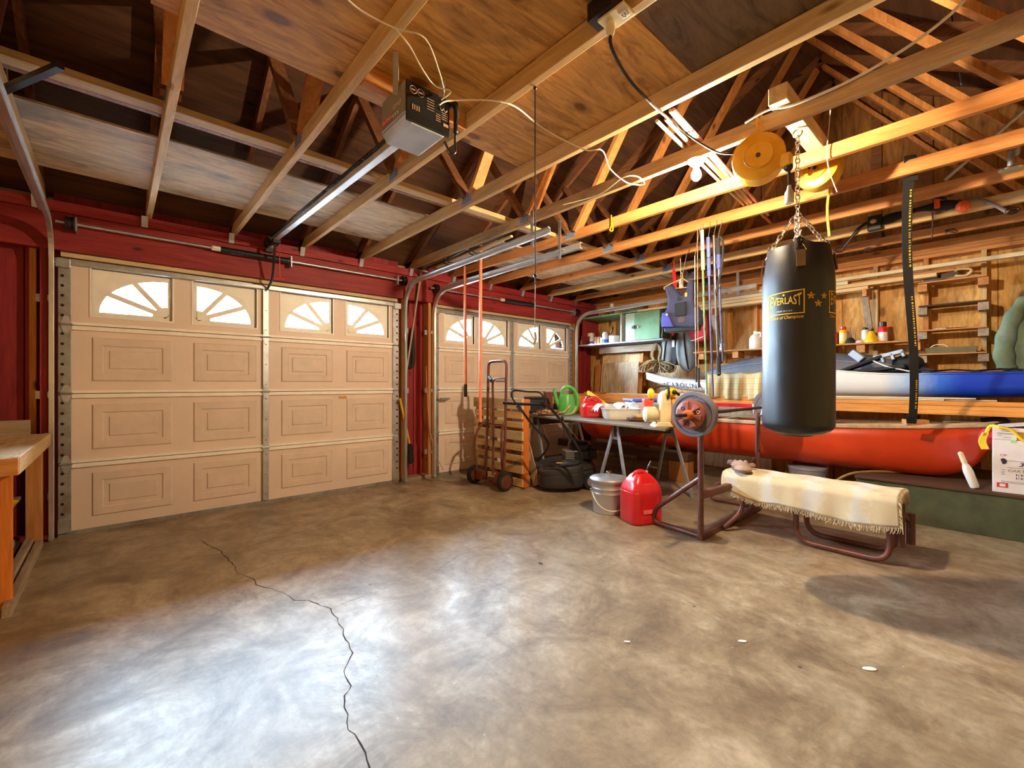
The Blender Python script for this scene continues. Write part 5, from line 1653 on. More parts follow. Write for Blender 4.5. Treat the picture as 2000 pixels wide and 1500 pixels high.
# ---- fishing rods hanging from a chord
GRP = 'fishing rods hanging from a chord'
rods = [(1362, 450, 755, .004, 'spindly tan rod with a black handle at the left of the rods', paint('tan_rod', (150, 104, 60), .5), None, (745, 720)),
        (1371, 452, 770, .009, 'rod with cream and green wrapped grip at its top', paint('olive_rod', (90, 120, 70), .5), 'green', None),
        (1383, 466, 775, .009, 'blue rod with a light blue padded grip at its top', paint('blue_rod', (48, 52, 104), .45), 'blue', None),
        (1394, 460, 730, .011, 'thick black rod between the blue rods', paint('black_rod', (52, 44, 44), .4), None, None),
        (1402, 468, 705, .010, 'dark blue rod with a looped reel seat at the right', paint('navy_rod', (34, 40, 84), .45), 'dark', None),
        (1357, 500, 745, .0035, 'thinnest pale rod ending in a black cork handle', paint('pale_rod', (190, 170, 150), .5), None, (735, 712))]
for k, (u, v0, v1, r, lab, mt, kind, hd) in enumerate(rods):
    xx = 3.82 - .02 * k
    a = at(u, v0, x=xx); b = at(u + (10 if r > .008 else 3), v1, x=xx)
    t = thing('fishing_rod', lab, 'fishing rod', (a.x, a.y, b.z), 0, GRP)
    obj('blank', MB().tube([a, a.lerp(b, .5) + Vector((.0, .004, 0)), b], lambda s: r * (1.15 - .35 * s), 8), mt, t, smooth=True)
    gd = MB()
    for j in range(4):
        p = a.lerp(b, .2 + .2 * j)
        gd.tube([p + Vector((-.012 + .008 * math.cos(s), -.004, .008 * math.sin(s))) for s in [2 * math.pi * i / 8 for i in range(8)]], .0015, 4, closed=True)
    obj('line_guide', gd, STEEL_DARK, t)
    if kind:
        gc = {'green': IVORY, 'blue': paint('lightblue_grip', (92, 104, 176), .6), 'dark': CHAR}[kind]
        obj('grip', MB().cyl(a + Vector((0, 0, .01)), a.lerp(b, .12), r * 1.7, 10), gc, t, smooth=True)
        g2 = {'green': paint('mint_grip', (140, 204, 130), .6), 'blue': paint('blue_wrap', (80, 92, 164), .6), 'dark': paint('navy_grip', (60, 66, 130), .6)}[kind]
        obj('lower_grip', MB().cyl(a.lerp(b, .125), a.lerp(b, .24), r * 1.75, 10), g2, t, smooth=True)
    else:
        obj('grip', MB().cyl(b, a.lerp(b, .88), r * 2.2 if r < .008 else r * 1.5, 10), BLACK_MATT, t, smooth=True)
        obj('butt_cap', MB().ball(b, r * 2.4 if r < .008 else r * 1.7, n=8, m=6), BLACK, t)
    obj('hook', MB().tube([a, a + Vector((.01, 0, .03)), (3.829, a.y, 2.56)], .0025, 5), GALV, t)
    if kind == 'dark':
        obj('reel_loop', MB().tube(sm([a + Vector((-.01, -.02, .02)), a + Vector((-.01, -.045, -.04)), a + Vector((-.01, -.04, -.20)), a + Vector((-.01, -.02, -.32)), a + Vector((-.01, .01, -.45))], 5), .009, 7), CHAR, t, smooth=True)

# ---- life vest on a hanger
vx = 4.30
vc = at(1336, 600, x=vx)
lv = thing('life_vest', 'navy life vest with a black pocket on a hanger, left of the fishing rods', 'life vest', (vx, vc.y, 1.72))
Vp = lambda u, v, dx=0: at(u, v, x=vx + dx)
body = [(1301, 562), (1312, 556), (1322, 566), (1330, 577), (1338, 578), (1344, 566), (1346, 550), (1356, 547), (1358, 565), (1357, 588), (1366, 605), (1372, 628), (1366, 640), (1300, 640), (1297, 618), (1306, 603), (1308, 585)]
P2 = [Vp(u, v) for u, v in body]
m = MB().prism([(p.y, p.z) for p in P2], vx - .05, vx + .06, lambda u, v, w: (w, u, v))
obj('front', m, NAVY, lv, bev=.022)
obj('neck_lining', MB().prism([(Vp(u, v).y, Vp(u, v).z) for u, v in ((1318, 563), (1328, 563), (1345, 560), (1347, 566), (1340, 580), (1329, 579))], vx + .02, vx + .055, lambda u, v, w: (w, u, v)), paint('maroon_lining', (74, 40, 40), .9), lv)
obj('pocket', MB().prism([(Vp(u, v).y, Vp(u, v).z) for u, v in ((1323, 594), (1345, 590), (1346, 617), (1324, 619))], vx - .068, vx - .045, lambda u, v, w: (w, u, v)), CHAR, lv, bev=.008)
obj('badge', MB().cb(Vp(1332, 585) + Vector((-.053, 0, 0)), (.008, .045, .032)), BLACK, lv, bev=.003)
obj('patch', MB().ball(Vp(1336, 626) + Vector((-.052, 0, 0)), .006, .04, .032, 12, 6), paint('brown_patch', (84, 70, 60), .8), lv)
obj('side_pouch', MB().prism([(Vp(u, v).y, Vp(u, v).z) for u, v in ((1299, 612), (1309, 612), (1322, 640), (1298, 640))], vx - .075, vx - .045, lambda u, v, w: (w, u, v)), NAVY2, lv, bev=.01)
obj('belt', MB().prism([(Vp(u, v).y, Vp(u, v).z) for u, v in ((1300, 641), (1366, 638), (1364, 646), (1302, 650))], vx - .045, vx + .055, lambda u, v, w: (w, u, v)), BLACK, lv, bev=.006)
obj('tag', MB().cb(Vp(1345, 577) + Vector((-.056, 0, 0)), (.004, .022, .04)), YELLOW_TOOL, lv)
obj('whistle', MB().ball(Vp(1310, 616) + Vector((-.08, 0, 0)), .012, n=8, m=6), WHITE, lv)
obj('side_strap', MB().tube(sm([Vp(1298, 615), Vp(1291, 622), Vp(1294, 640), Vp(1292, 658)], 4), .005, 6), GREY_INK, lv)
hg = MB().tube([Vp(1297, 561), Vp(1333, 543), Vp(1350, 556)], .005, 6).tube([Vp(1299, 565), Vp(1345, 561)], .005, 6)
hg.tube(sm([Vp(1333, 543), Vp(1333, 536), Vp(1329, 530), Vp(1326, 526)], 5), .0035, 6).tube([Vp(1297, 561), Vp(1297, 565), Vp(1299, 565)], .005, 6)
obj('hanger', hg, paint('peach_hanger', (232, 170, 120), .5), lv)
obj('hanger_hook', MB().tube([Vp(1333, 536), (vx + .06, vc.y, 2.50), (4.43, vc.y, 2.56)], .0035, 6), GALV, lv)
p = at(1318, 525, x=4.36)
tag(obj('red_strap', MB().bar(at(1316, 528, x=4.40), at(1319, 562, x=4.40), .008, .035, up=(0, 1, 0)).bar(at(1316, 528, x=4.40), at(1317, 512, x=4.435), .006, .012, up=(0, 1, 0)), RED), 'red strap hanging behind the life vest hanger', 'strap')
tag(obj('white_roll', MB().cyl(at(1330, 546, x=4.46), at(1331, 566, x=4.46), .022, 12).cyl(at(1330, 546, x=4.46), at(1329, 505, x=4.44), .004, 6), paint('speckled_roll', (200, 196, 180), .7, var=.3)), 'small pale roll hanging in the neck of the life vest', 'roll')
for u, v in ((1194, 428), (1396, 435)):
    pass
tag(obj('yellow_hook', MB().tube(sm([at(1194, 420, x=3.215), at(1194, 440, x=3.215), at(1191, 450, x=3.215), at(1197, 450, x=3.215), at(1195, 436, x=3.215)], 4), .006, 6), YELLOW_TOOL), 'small yellow hook on the chord near the far rail end', 'hook')

# ---- black strap from a chord down to the canoe
sp = thing('tie_strap', 'long black webbing strap running from a chord down to the canoe', 'strap', (4.4, .45, .83))
a, b = Vector((3.822, .395, 2.640)), Vector((4.985, .505, .83))
m = MB(); vs, fs = [], []
pts = [Vector((3.90, .39, 2.50)), Vector((3.875, .39, 2.628)), a] + [a.lerp(b, t) + Vector((0, .018 * math.sin(t * 6), 0)) for t in [j / 24 for j in range(1, 25)]]
for i, p in enumerate(pts):
    tw = .25 * math.sin(max(0, i - 2) / 24 * 3)
    s = Vector((math.sin(.55 + tw) * -.0, 1, 0)).normalized() * .028
    s = Vector((.4, -.92, 0)).normalized() * .028
    vs += [p + s, p - s]
for i in range(len(pts) - 1): fs.append((2 * i, 2 * i + 1, 2 * i + 3, 2 * i + 2))
m.add(vs, fs)
obj('webbing', m, paint('webbing', (36, 36, 36), .7, bmp=.2), sp, solid=.003)
obj('buckle', MB().bar(b + Vector((-.04, 0, .065)), b + Vector((.0, 0, .0)), .062, .02, up=(1, 0, 0)), BLACK, sp, bev=.004)
mk = MB()
d = (b - a); ln = d.length; dn = d.normalized(); sw = Vector((.4, -.92, 0)).normalized(); nn_ = dn.cross(sw).normalized()
if nn_.dot(Vector((-1, -.2, 0))) < 0: nn_ = -nn_
for s0, s1 in ((.10, .36), (.46, .66), (.80, .93)):
    t = s0
    while t < s1:
        L = R.choice((.004, .006, .009)); c = a.lerp(b, t) + Vector((0, .018 * math.sin(t * 6), 0)) + nn_ * .0035 + sw * .014
        mk.bar(c, c + dn * (L * ln * .8), .010, .0006, up=nn_)
        t += L + R.choice((.003, .003, .007))
obj('printed_marks', mk, GOLD_INK, sp)['kind'] = 'stuff'

# ---- compound bow hanging under the chords
bw = thing('compound_bow', 'black compound bow with orange fittings hanging under the chords', 'bow', (5.02, .5, 2.42))
BP = lambda u, v: at(u, v, x=5.02)
obj('riser', MB().tube(sm([BP(1722, 432), BP(1752, 422), BP(1790, 410), BP(1830, 403), BP(1870, 398), BP(1880, 392)], 5), lambda t: .030 + .012 * math.sin(t * 12), 10, flat=.6), CHAR, bw, smooth=True)
obj('limb_pocket', MB().cb(BP(1709, 436), (.06, .10, .13)), BLACK, bw, bev=.008)
obj('limb_bolt', MB().ball(BP(1707, 434) + Vector((-.032, 0, 0)), .012, .026, .02, 10, 6), LEATHER, bw)
obj('limb', MB().tube(sm([BP(1700, 432), BP(1680, 444), BP(1662, 465), BP(1645, 486)], 6), .013, 8, flat=.5), STEEL_DARK, bw, smooth=True)
obj('limb', MB().tube(sm([BP(1882, 392), BP(1915, 391), BP(1940, 399), BP(1968, 415)], 6), .013, 8, flat=.5), GREY_INK, bw, smooth=True)
for u, v in ((1640, 488), (1977, 412)):
    c = BP(u, v)
    obj('cam_wheel', MB().tube([c + Vector((0, .035 * math.cos(s), .022 * math.sin(s))) for s in [2 * math.pi * i / 14 for i in range(14)]], .007, 6, closed=True), STEEL_DARK, bw, smooth=True)
obj('bow_string', MB().tube([BP(1645, 486), BP(1810, 440), BP(1975, 412)], .0022, 5), CHAR, bw)
obj('orange_grip', MB().cb(BP(1831, 400) + Vector((-.03, 0, 0)), (.03, .035, .07)), ORANGE, bw, bev=.005)
obj('orange_tuft', MB().ball(BP(1881, 403) + Vector((-.03, 0, -.01)), .025, .045, .05, 9, 6), ORANGE, bw)
obj('sight', MB().bar(BP(1822, 385), BP(1845, 388), .03, .02).tube([BP(1848, 384), BP(1849, 412)], .005, 6), BLACK, bw)
obj('stabiliser', MB().tube([BP(1820, 410), BP(1822, 430), BP(1820, 465)], .006, 6), CHROME, bw)
for u in (1700, 1885): obj('hang_cord', MB().tube([BP(u, 425 if u < 1800 else 392), (5.052, BP(u, 400).y, 2.56)], .003, 5), BLACK, bw)
for u, v in ((1698, 488), (1858, 452)):
    c = BP(u, v) + Vector((.62, 0, 0))
    c = at(u, v, x=5.665)
    tag(obj('wire_coil', MB().tube([c + Vector((-.02, .035 * math.cos(s) * (1 + .2 * math.sin(3 * s)), .02 * math.sin(s * 1.3))) for s in [.4 * i for i in range(34)]], .003, 5), STEEL_DARK), 'little tangle of dark wire on the chord ' + ('left of the black strap' if u < 1750 else 'right of the black strap'), 'wire')

# ---- pipe with flange and silver tube in the attic at the right
c = Vector((4.15, -.04, 2.50))
pf = thing('pipe_flange', 'short steel pipe with a round shiny flange at the upper right', 'pipe', tuple(c))
obj('pipe', MB().tube(sm([c + Vector((0, 0, .01)), c + Vector((.01, -.005, .10)), c + Vector((.03, -.02, .16)), c + Vector((.16, -.03, .19)), c + Vector((.31, -.03, .195))], 5), .017, 10), GALV, pf, smooth=True)
obj('flange', MB().lathe([(.02, .012), (.05, .006), (.056, 0), (.05, -.006), (.015, -.004)], 24, c), CHROME, pf, smooth=True)
tag(obj('silver_tube', MB().cyl(at(1845, 352, x=4.50), at(2030, 190, x=4.35), .013, 10), ALU, smooth=True), 'silver tube slanting through the trusses above the bow', 'tube')
tag(obj('dark_tube', MB().bar(at(-60, 205, z=2.50), at(118, 128, z=2.50), .026, .026), STEEL_DARK), 'dark square tube sticking out at the upper left', 'tube')
# ================================================================ things on the floor
# ---- workbench at the left
wk = thing('workbench', 'wooden workbench with a shelf at the left edge of the room', 'workbench', (-.9, 4.0, 0))
obj('top', MB().box(-1.5, -.386, 3.24, 4.655, .765, .80), PINE['y'], wk, bev=.003)
obj('front_rail', MB().box(-.385, -.350, 3.225, 4.655, .715, .803), PINE['y'], wk, bev=.003)
obj('end_rail', MB().box(-1.5, -.352, 3.203, 3.238, .715, .80), FIR['x'], wk, bev=.003)
obj('leg', MB().box(-.485, -.395, 3.40, 3.44, 0, .763), ORANGE_WOOD['z'], wk, bev=.004)
obj('leg', MB().box(-.47, -.39, 4.565, 4.655, 0, .763), FIR['z'], wk, bev=.004)
obj('leg', MB().box(-1.47, -1.38, 3.40, 3.44, 0, .763), FIR['z'], wk)
obj('leg', MB().box(-1.47, -1.38, 4.58, 4.67, 0, .763), FIR['z'], wk)
obj('shelf', MB().box(-1.48, -.49, 3.445, 4.575, .36, .378), GREY_WOOD['y'], wk)
obj('lower_shelf', MB().box(-1.48, -.49, 3.445, 4.575, .05, .07), DARK_WOOD['y'], wk)
obj('stretcher', MB().box(-.47, -.43, 3.445, 4.575, .0, .075), GREY_WOOD['y'], wk, bev=.003)
obj('stretcher', MB().box(-.42, -.385, 3.30, 4.575, .0, .055), GREY_WOOD['y'], wk, bev=.003)
obj('end_board', MB().box(-1.5, -.50, 3.44, 3.455, .0, .70), FIR['z'], wk)
for k, (x0, x1) in enumerate(((-.66, -.45), (-.92, -.68))):
    tag(obj('wood_block', MB().box(x0, x1, 4.61, 4.645, .8, .905), GREY_WOOD['x'], bev=.004), ['wooden block standing on the back of the workbench, next to the track', 'wooden block standing on the workbench at the picture edge'][k], 'block')
yp = thing('yellow_dish', 'yellow plastic dish on the middle shelf of the workbench', 'dish', (-.58, 4.25, .378))
yb = MB().lathe([(.05, 0), (.10, .012), (.115, .03), (.105, .032), (.06, .05), (.03, .065), (.01, .066)], 22, (-.575, 4.22, .378))
obj('dish', yb, YELLOW_TOOL, yp, smooth=True)
for k, (yy, mt, lab) in enumerate(((4.30, paint('teal_box', (110, 150, 140), .5), 'pale green box lid at the back of the low shelf'), (3.86, paint('blue_tool', (64, 150, 190), .45), 'blue plastic tool handles on the low shelf of the workbench'))):
    if k == 0:
        tag(obj('tool_case', MB().box(-.72, -.50, yy - .12, yy + .12, .071, .12).box(-.74, -.60, yy - .12, yy + .12, .121, .15), mt, bev=.006), lab, 'case')
    else:
        t = thing('hand_tools', lab, 'tool', (-.55, yy, .07))
        for j in range(3): obj('handle', MB().tube(sm([(-.66, yy - .02 - j * .05, .10), (-.58, yy - j * .05, .105), (-.505, yy + .03 - j * .05, .10)], 4), .018, 8), mt, t, smooth=True)

# ---- hand truck
ht = thing('hand_truck', 'brown rusty two wheeled hand truck in front of the pallet', 'hand truck', (3.2, 3.84, 0))
X = 3.20
def HT(u, v): return at(u, v, x=X + .03)
yl, yr = 4.02, 3.70
fr = fillet([(X - .0, yl, .12), (X + .03, yl, .62), (X + .05, yl, 1.42), (X + .05, yr, 1.42), (X + .03, yr, .62), (X - .0, yr, .12)], .07, 6)
obj('frame', MB().tube(fr, .0155, 10), IRON_BROWN, ht, smooth=True)
for s, yy in ((1, yl), (-1, yr)):
    obj('side_brace', MB().tube(sm([(X + .03, yy, .74), (X - .05, yy + s * .04, .66), (X - .09, yy + s * .075, .52), (X - .085, yy + s * .075, .30), (X - .06, yy + s * .07, .11)], 5), .013, 8), RUST, ht, smooth=True)
obj('centre_bar', MB().tube(fillet([(X + .045, yr + .02, 1.22), (X - .04, (yl + yr) / 2 - .03, 1.21), (X - .02, (yl + yr) / 2, 1.14), (X + .01, (yl + yr) / 2 + .02, .68), (X, (yl + yr) / 2 + .02, .12)], .05, 5), .013, 8), IRON_BROWN, ht, smooth=True)
obj('hand_grip', MB().tube([(X + .045, yl - .02, 1.24), (X - .01, yl - .10, 1.225), (X - .035, yl - .16, 1.195)], .021, 10), BLACK_MATT, ht, smooth=True)
obj('cross_tape', MB().cyl((X + .03, yr + .01, 1.20), (X - .025, yr + .10, 1.20), .017, 10), paint('grey_tape', (150, 146, 150), .6), ht)
for z in (.70, .40, .16): obj('cross_strut', MB().bar((X + .02, yl, z), (X + .02, yr, z), .03, .012), RUST, ht)
obj('axle', MB().cyl((X - .07, yl + .13, .105), (X - .07, yr - .13, .105), .011, 8), RUST, ht)
obj('axle_housing', MB().box(X - .10, X - .01, yl - .06, yl + .06, .06, .17).box(X - .09, X - .01, yr - .04, yr + .04, .06, .17), RUST, ht, bev=.006)
obj('toe_plate', MB().box(X + .01, X + .125, yr - .05, yl + .05, .004, .014), RUST, ht)
for yy in (yl + .11, yr - .11):
    w = thing_w = MB().lathe([(.05, -.028), (.095, -.026), (.106, -.012), (.106, .012), (.095, .026), (.05, .028)], 28, (X - .07, yy, .106), Matrix.Rotation(math.radians(90), 3, 'X'))
    wo = obj('wheel', w, BLACK_MATT, ht, smooth=True)
    obj('wheel_hub', MB().lathe([(.02, -.034), (.05, -.030), (.074, -.028), (.074, .028), (.05, .030), (.02, .034)], 24, (X - .07, yy, .106), Matrix.Rotation(math.radians(90), 3, 'X')), RUST, wo, smooth=True)

# ---- pallet standing on edge
pa = thing('pallet', 'wooden pallet standing on edge behind the hand truck, orange end board', 'pallet', (3.42, 3.98, 0))
ya, yb_ = 3.555, 4.42
sz = [(.012, .10), (.155, .245), (.285, .36), (.41, .49), (.53, .63), (.665, .735), (.77, .85), (.875, .995)]
for k, (z0, z1) in enumerate(sz):
    e = R.uniform(0, .012)
    obj('slat', MB().box(3.352 - (.014 if k in (4, 7) else 0), 3.368, ya - (.012 if k in (4, 7) else .0) - e * .3, yb_ + e, z0, z1), (PALE if k in (4, 7) else PINE)['y'], pa, bev=.003)
for k, (z0, z1) in enumerate(((.012, .13), (.30, .40), (.56, .66), (.86, .985))):
    obj('back_slat', MB().box(3.463, 3.478, ya, yb_, z0, z1), GREY_WOOD['y'], pa)
for k, yy in enumerate((ya + .019, 3.86, 4.13, yb_ - .02)):
    obj('stringer', MB().box(3.369, 3.462, yy - .019, yy + .019, .004, .99), ORANGE_WOOD['z'] if k in (0, 1) else PALE['z'], pa, bev=.003)

# ---- lawn mower
mw = thing('lawn_mower', 'black push lawn mower with an orange sticker beside the pallet', 'lawn mower', (3.95, 3.05, 0))
# local frame: forward f (towards +X -Y), side s
f_ = Vector((.80, -.60, 0)); s_ = Vector((.60, .80, 0)); o0 = Vector((3.90, 3.40, 0))
L = lambda a, b, z: o0 + f_ * a + s_ * b + Vector((0, 0, z))
def deckf(u, v):
    a = 2 * math.pi * u; ca, sa = math.cos(a), math.sin(a)
    k = [(1.0, .06), (1.03, .075), (1.0, .16), (.97, .185), (.985, .20), (.90, .25), (.55, .295), (.02, .30)]
    t = v * (len(k) - 1); i = min(int(t), len(k) - 2); q = t - i
    r = k[i][0] * (1 - q) + k[i + 1][0] * q; z = k[i][1] * (1 - q) + k[i + 1][1] * q
    return L(-.02 + .36 * r * math.copysign(abs(ca) ** .75, ca), .29 * r * math.copysign(abs(sa) ** .75, sa), z + .02 * r * ca)
obj('deck', MB().grid(deckf, 48, 28, cu=True), paint('mower_black', (40, 38, 38), .42), mw, smooth=True)
def coverf(u, v):
    a = 2 * math.pi * u; ca, sa = math.cos(a), math.sin(a)
    k = [(.2, .045), (.95, .05), (1.0, .08), (1.0, .185), (.975, .19), (.99, .20), (.97, .245), (.80, .275), (.4, .29), (.02, .292)]
    t = v * (len(k) - 1); i = min(int(t), len(k) - 2); q = t - i
    r = k[i][0] * (1 - q) + k[i + 1][0] * q; z = k[i][1] * (1 - q) + k[i + 1][1] * q
    return L(-.11 + .25 * r * math.copysign(abs(ca) ** .8, ca), -.28 + .19 * r * math.copysign(abs(sa) ** .8, sa), z * (1 + .12 * ca))
obj('chute_cover', MB().grid(coverf, 40, 27, cu=True), paint('mower_dark', (46, 44, 44), .5), mw, smooth=True)
obj('orange_sticker', MB().cb(L(-.12, -.30, .296), (.09, .06, .003), math.atan2(f_.y, f_.x), None), YELLOW, mw)
obj('engine_block', MB().cb(L(.18, .0, .345), (.24, .24, .12), math.atan2(f_.y, f_.x)), BLACK, mw, bev=.02)
obj('engine_cowl', MB().lathe([(.125, 0), (.13, .01), (.13, .06), (.10, .09), (.03, .095)], 24, L(.18, .02, .395)), paint('cowl', (26, 26, 30), .35), mw, smooth=True)
m = MB()
for k in range(6): m.cb(L(.02, -.06, .30 + k * .018), (.10, .20, .008), math.atan2(f_.y, f_.x))
obj('cooling_fin', m, GREY_INK, mw)
obj('fuel_tank', MB().cb(L(.29, -.05, .36), (.10, .20, .10), math.atan2(f_.y, f_.x)), BLACK_MATT, mw, bev=.02)
obj('fuel_cap', MB().lathe([(.03, 0), (.032, .004), (.032, .022), (.028, .026)], 14, L(.29, -.06, .41)), BLACK, mw)
for a_, b_ in ((-.30, .30), (-.22, -.14), (.27, .30), (.22, -.31)):
    r = .105 if a_ < 0 else .095
    M3 = Matrix.Rotation(math.atan2(s_.y, s_.x), 3, 'Z') @ Matrix.Rotation(math.radians(90), 3, 'Y')
    wo = obj('wheel', MB().lathe([(r * .6, -.028), (r * .93, -.028), (r, -.018), (r, .018), (r * .93, .028), (r * .6, .028)], 26, L(a_, b_ * 1.06, r), M3), BLACK_MATT, mw, smooth=True)
    obj('wheel_hub', MB().lathe([(.02, -.034), (r * .58, -.030), (r * .62, 0), (r * .58, .030), (.02, .034)], 20, L(a_, b_ * 1.06, r), M3), GREY_INK, wo, smooth=True)
h0, h1 = at(1071, 868, d=4.62), at(1136, 902, d=4.45)
g0, g1 = at(1010, 788, d=4.28), at(1066, 790, d=4.12)
gl = at(983, 787, d=4.25)
obj('handle_tube', MB().tube(sm([L(-.30, .20, .24), h0, at(1040, 830, d=4.5), at(1018, 800, d=4.32), g0], 5), .0125, 8), BLACK, mw, smooth=True)
obj('handle_tube', MB().tube(sm([L(-.28, -.20, .24), h1, at(1108, 842, d=4.32), at(1088, 812, d=4.2), g1, at(1050, 789, d=4.14)], 6), .0135, 8), BLACK, mw, smooth=True)
obj('handle_bar', MB().tube(sm([gl, at(1015, 789, d=4.2), at(1050, 790, d=4.13), at(1066, 791, d=4.11)], 5), .0135, 8), STEEL_DARK, mw, smooth=True)
obj('bail_bar', MB().tube(sm([at(1016, 800, d=4.2), at(1000, 776, d=4.16), at(1003, 763, d=4.14), at(1030, 765, d=4.10), at(1056, 768, d=4.08), at(1066, 790, d=4.08)], 6), .008, 8), BLACK, mw, smooth=True)
obj('throttle', MB().bar(at(1008, 792, d=4.16), at(1024, 808, d=4.18), .03, .02), BLACK, mw, bev=.004)
obj('cable', MB().tube(sm([at(1056, 794, d=4.1), at(1056, 806, d=4.1), at(1050, 814, d=4.1), at(1060, 840, d=4.3), h0], 5), .004, 6), BLACK, mw)
obj('starter_grip', MB().ball(at(1098, 817, d=4.12), .016, .016, .028, 10, 6), STEEL_DARK, mw, smooth=True)
obj('starter_cord', MB().tube([at(1099, 821, d=4.12), L(.18, .02, .48)], .0025, 5), WHITE, mw)

# ---- work table on steel trestles
tb_ = thing('work_table', 'dark weathered plywood sheet on grey steel trestles, covered in clutter', 'table', (4.2, 3.1, 0))
A_, B_, C_, D_ = (3.55, 1.95), (3.93, 4.37), (4.94, 4.30), (4.56, 2.28)
ZT = .77
obj('top', MB().prism([A_, D_, C_, B_], ZT - .022, ZT, lambda u, v, w: (u, v, w)), PLY_TABLE, tb_, bev=.003)
TR = paint('trestle_steel', (168, 176, 188), .35, .5, var=.1)
def trestle(p, q, zt, spread, far_dark):
    t = thing('trestle', 'grey steel trestle under the ' + ('near' if not far_dark else 'far') + ' end of the work table', 'trestle', ((p[0] + q[0]) / 2, (p[1] + q[1]) / 2, 0))
    P, Q = Vector((*p, zt)), Vector((*q, zt))
    d = (Q - P).normalized(); n = Vector((-d.y, d.x, 0))
    obj('beam', MB().bar(P + d * -.04 - Vector((0, 0, .055)), Q + d * .04 - Vector((0, 0, .055)), .038, .105), DARK_WOOD['x'], t, bev=.003)
    for e, k in ((P, -1), (Q, 1)):
        for s in (-1, 1):
            obj('leg', MB().bar(e + n * (s * .02) - Vector((0, 0, .0)), e + n * (s * spread) + d * (k * .05) - Vector((0, 0, zt)), .036, .018, up=d), TR, t, bev=.003)
        obj('gusset', MB().prism([(-.03, 0), (.03, 0), (.07, -.14), (-.07, -.14)], -.004, .004, lambda u, v, w: e + n * u + Vector((0, 0, v)) + d * (w - k * .0)), TR, t)
trestle((3.72, 2.58), (4.38, 2.36), .745, .27, False)
trestle((4.02, 4.00), (4.70, 3.92), .745, .25, True)

TB = lambda u, v: at(u, v, z=ZT)
# green watering can
wc = TB(1108, 802); wc = Vector((4.78, 4.08, ZT)); wc = at(1107, 802, d=5.75); wc.z = ZT
wt = thing('watering_can', 'green plastic watering can on the far end of the work table', 'watering can', tuple(wc))
obj('body', MB().lathe([(.105, 0), (.115, .01), (.118, .06), (.105, .20), (.085, .255), (.08, .255), (.095, .2), (.10, .02)], 26, wc), GREEN, wt, smooth=True)
rv = Vector((C42, -S42, 0))
obj('spout', MB().tube(sm([wc - rv * .09 + Vector((0, 0, .09)), wc - rv * .14 + Vector((0, 0, .20)), wc - rv * .165 + Vector((0, 0, .325))], 6), lambda t: .034 - .018 * t, 10), GREEN, wt, smooth=True)
obj('handle', MB().tube(sm([wc - rv * .06 + Vector((0, 0, .235)), wc - rv * .055 + Vector((0, 0, .31)), wc + rv * .02 + Vector((0, 0, .355)), wc + rv * .105 + Vector((0, 0, .30)), wc + rv * .145 + Vector((0, 0, .18)), wc + rv * .125 + Vector((0, 0, .07)), wc + rv * .10 + Vector((0, 0, .04))], 7), .024, 10), GREEN, wt, smooth=True)


def gas_can(name, label, c, w, d, h, rz, n_handle=True):
    t = thing(name, label, 'gas can', tuple(c), 0)
    Mz = Matrix.Rotation(rz, 3, 'Z')
    def sh(u, v):
        a = 2 * math.pi * u; ca_, sa_ = math.cos(a), math.sin(a)
        prof = [(.02, 0), (.90, 0), (.985, .03), (1, .08), (1, .30), (1, .62), (.97, .70), (.80, .84), (.52, .965), (.40, 1.0), (.02, 1.0)]
        q = v * (len(prof) - 1); i = min(int(q), len(prof) - 2); k = q - i
        r = prof[i][0] * (1 - k) + prof[i + 1][0] * k; z = prof[i][1] * (1 - k) + prof[i + 1][1] * k
        e = .42
        x = w / 2 * r * math.copysign(abs(ca_) ** e, ca_); y = d / 2 * r * math.copysign(abs(sa_) ** e, sa_)
        # moulded dent on the wide side
        if y < 0 and .18 < z < .52 and abs(x) < w * .30: y *= .93
        return Vector(c) + Mz @ Vector((x, y, z * h))
    obj('body', MB().grid(sh, 56, 30, cu=True), RED, t, smooth=True)
    P = lambda x, y, z: Vector(c) + Mz @ Vector((x * w / 2, y * d / 2, z * h))
    obj('seam', MB().tube([sh(j / 56, .535) + Vector((0, 0, 0)) for j in range(56)], .0022, 4, closed=True), RED, t)
    return t, P, Mz


# big gas can on the floor
gc = Vector((3.31, 2.045, 0))
gt, GP, Mz = gas_can('gas_can', 'big red gas can standing on the floor beside the galvanised bucket', gc, .298, .25, .405, math.radians(-22))
obj('handle', MB().tube(sm([GP(-.5, 0, .92), GP(-.3, 0, 1.02), GP(.1, 0, 1.03), GP(.35, 0, .95)], 5), .020, 10), RED, gt, smooth=True)
obj('cap', MB().lathe([(.032, 0), (.034, .006), (.034, .030), (.028, .036)], 16, GP(.45, .2, .88)), RED, gt, smooth=True)
obj('label_plate', MB().bar(GP(-.25, -.66, .855), GP(.2, -.66, .855), .05, .004, up=Mz @ Vector((0, -.55, .8))), paint('pale_red', (232, 130, 130), .4), gt)
obj('lower_glint', MB().bar(GP(-.42, -.985, .27), GP(.20, -.985, .27), .03, .006, up=Mz @ Vector((0, -1, 0))), paint('pale_red2', (238, 120, 116), .35), gt)  # pale highlight on the red side, put in as a strip
obj('spout', MB().tube(sm([GP(.55, .3, .92), GP(.72, .35, 1.08), GP(.95, .4, 1.20)], 4), .008, 8), STEEL_DARK, gt, smooth=True)
obj('spout_base', MB().cyl(GP(.55, .3, .92), GP(.62, .32, 1.02), .012, 10), PALE['z'], gt)

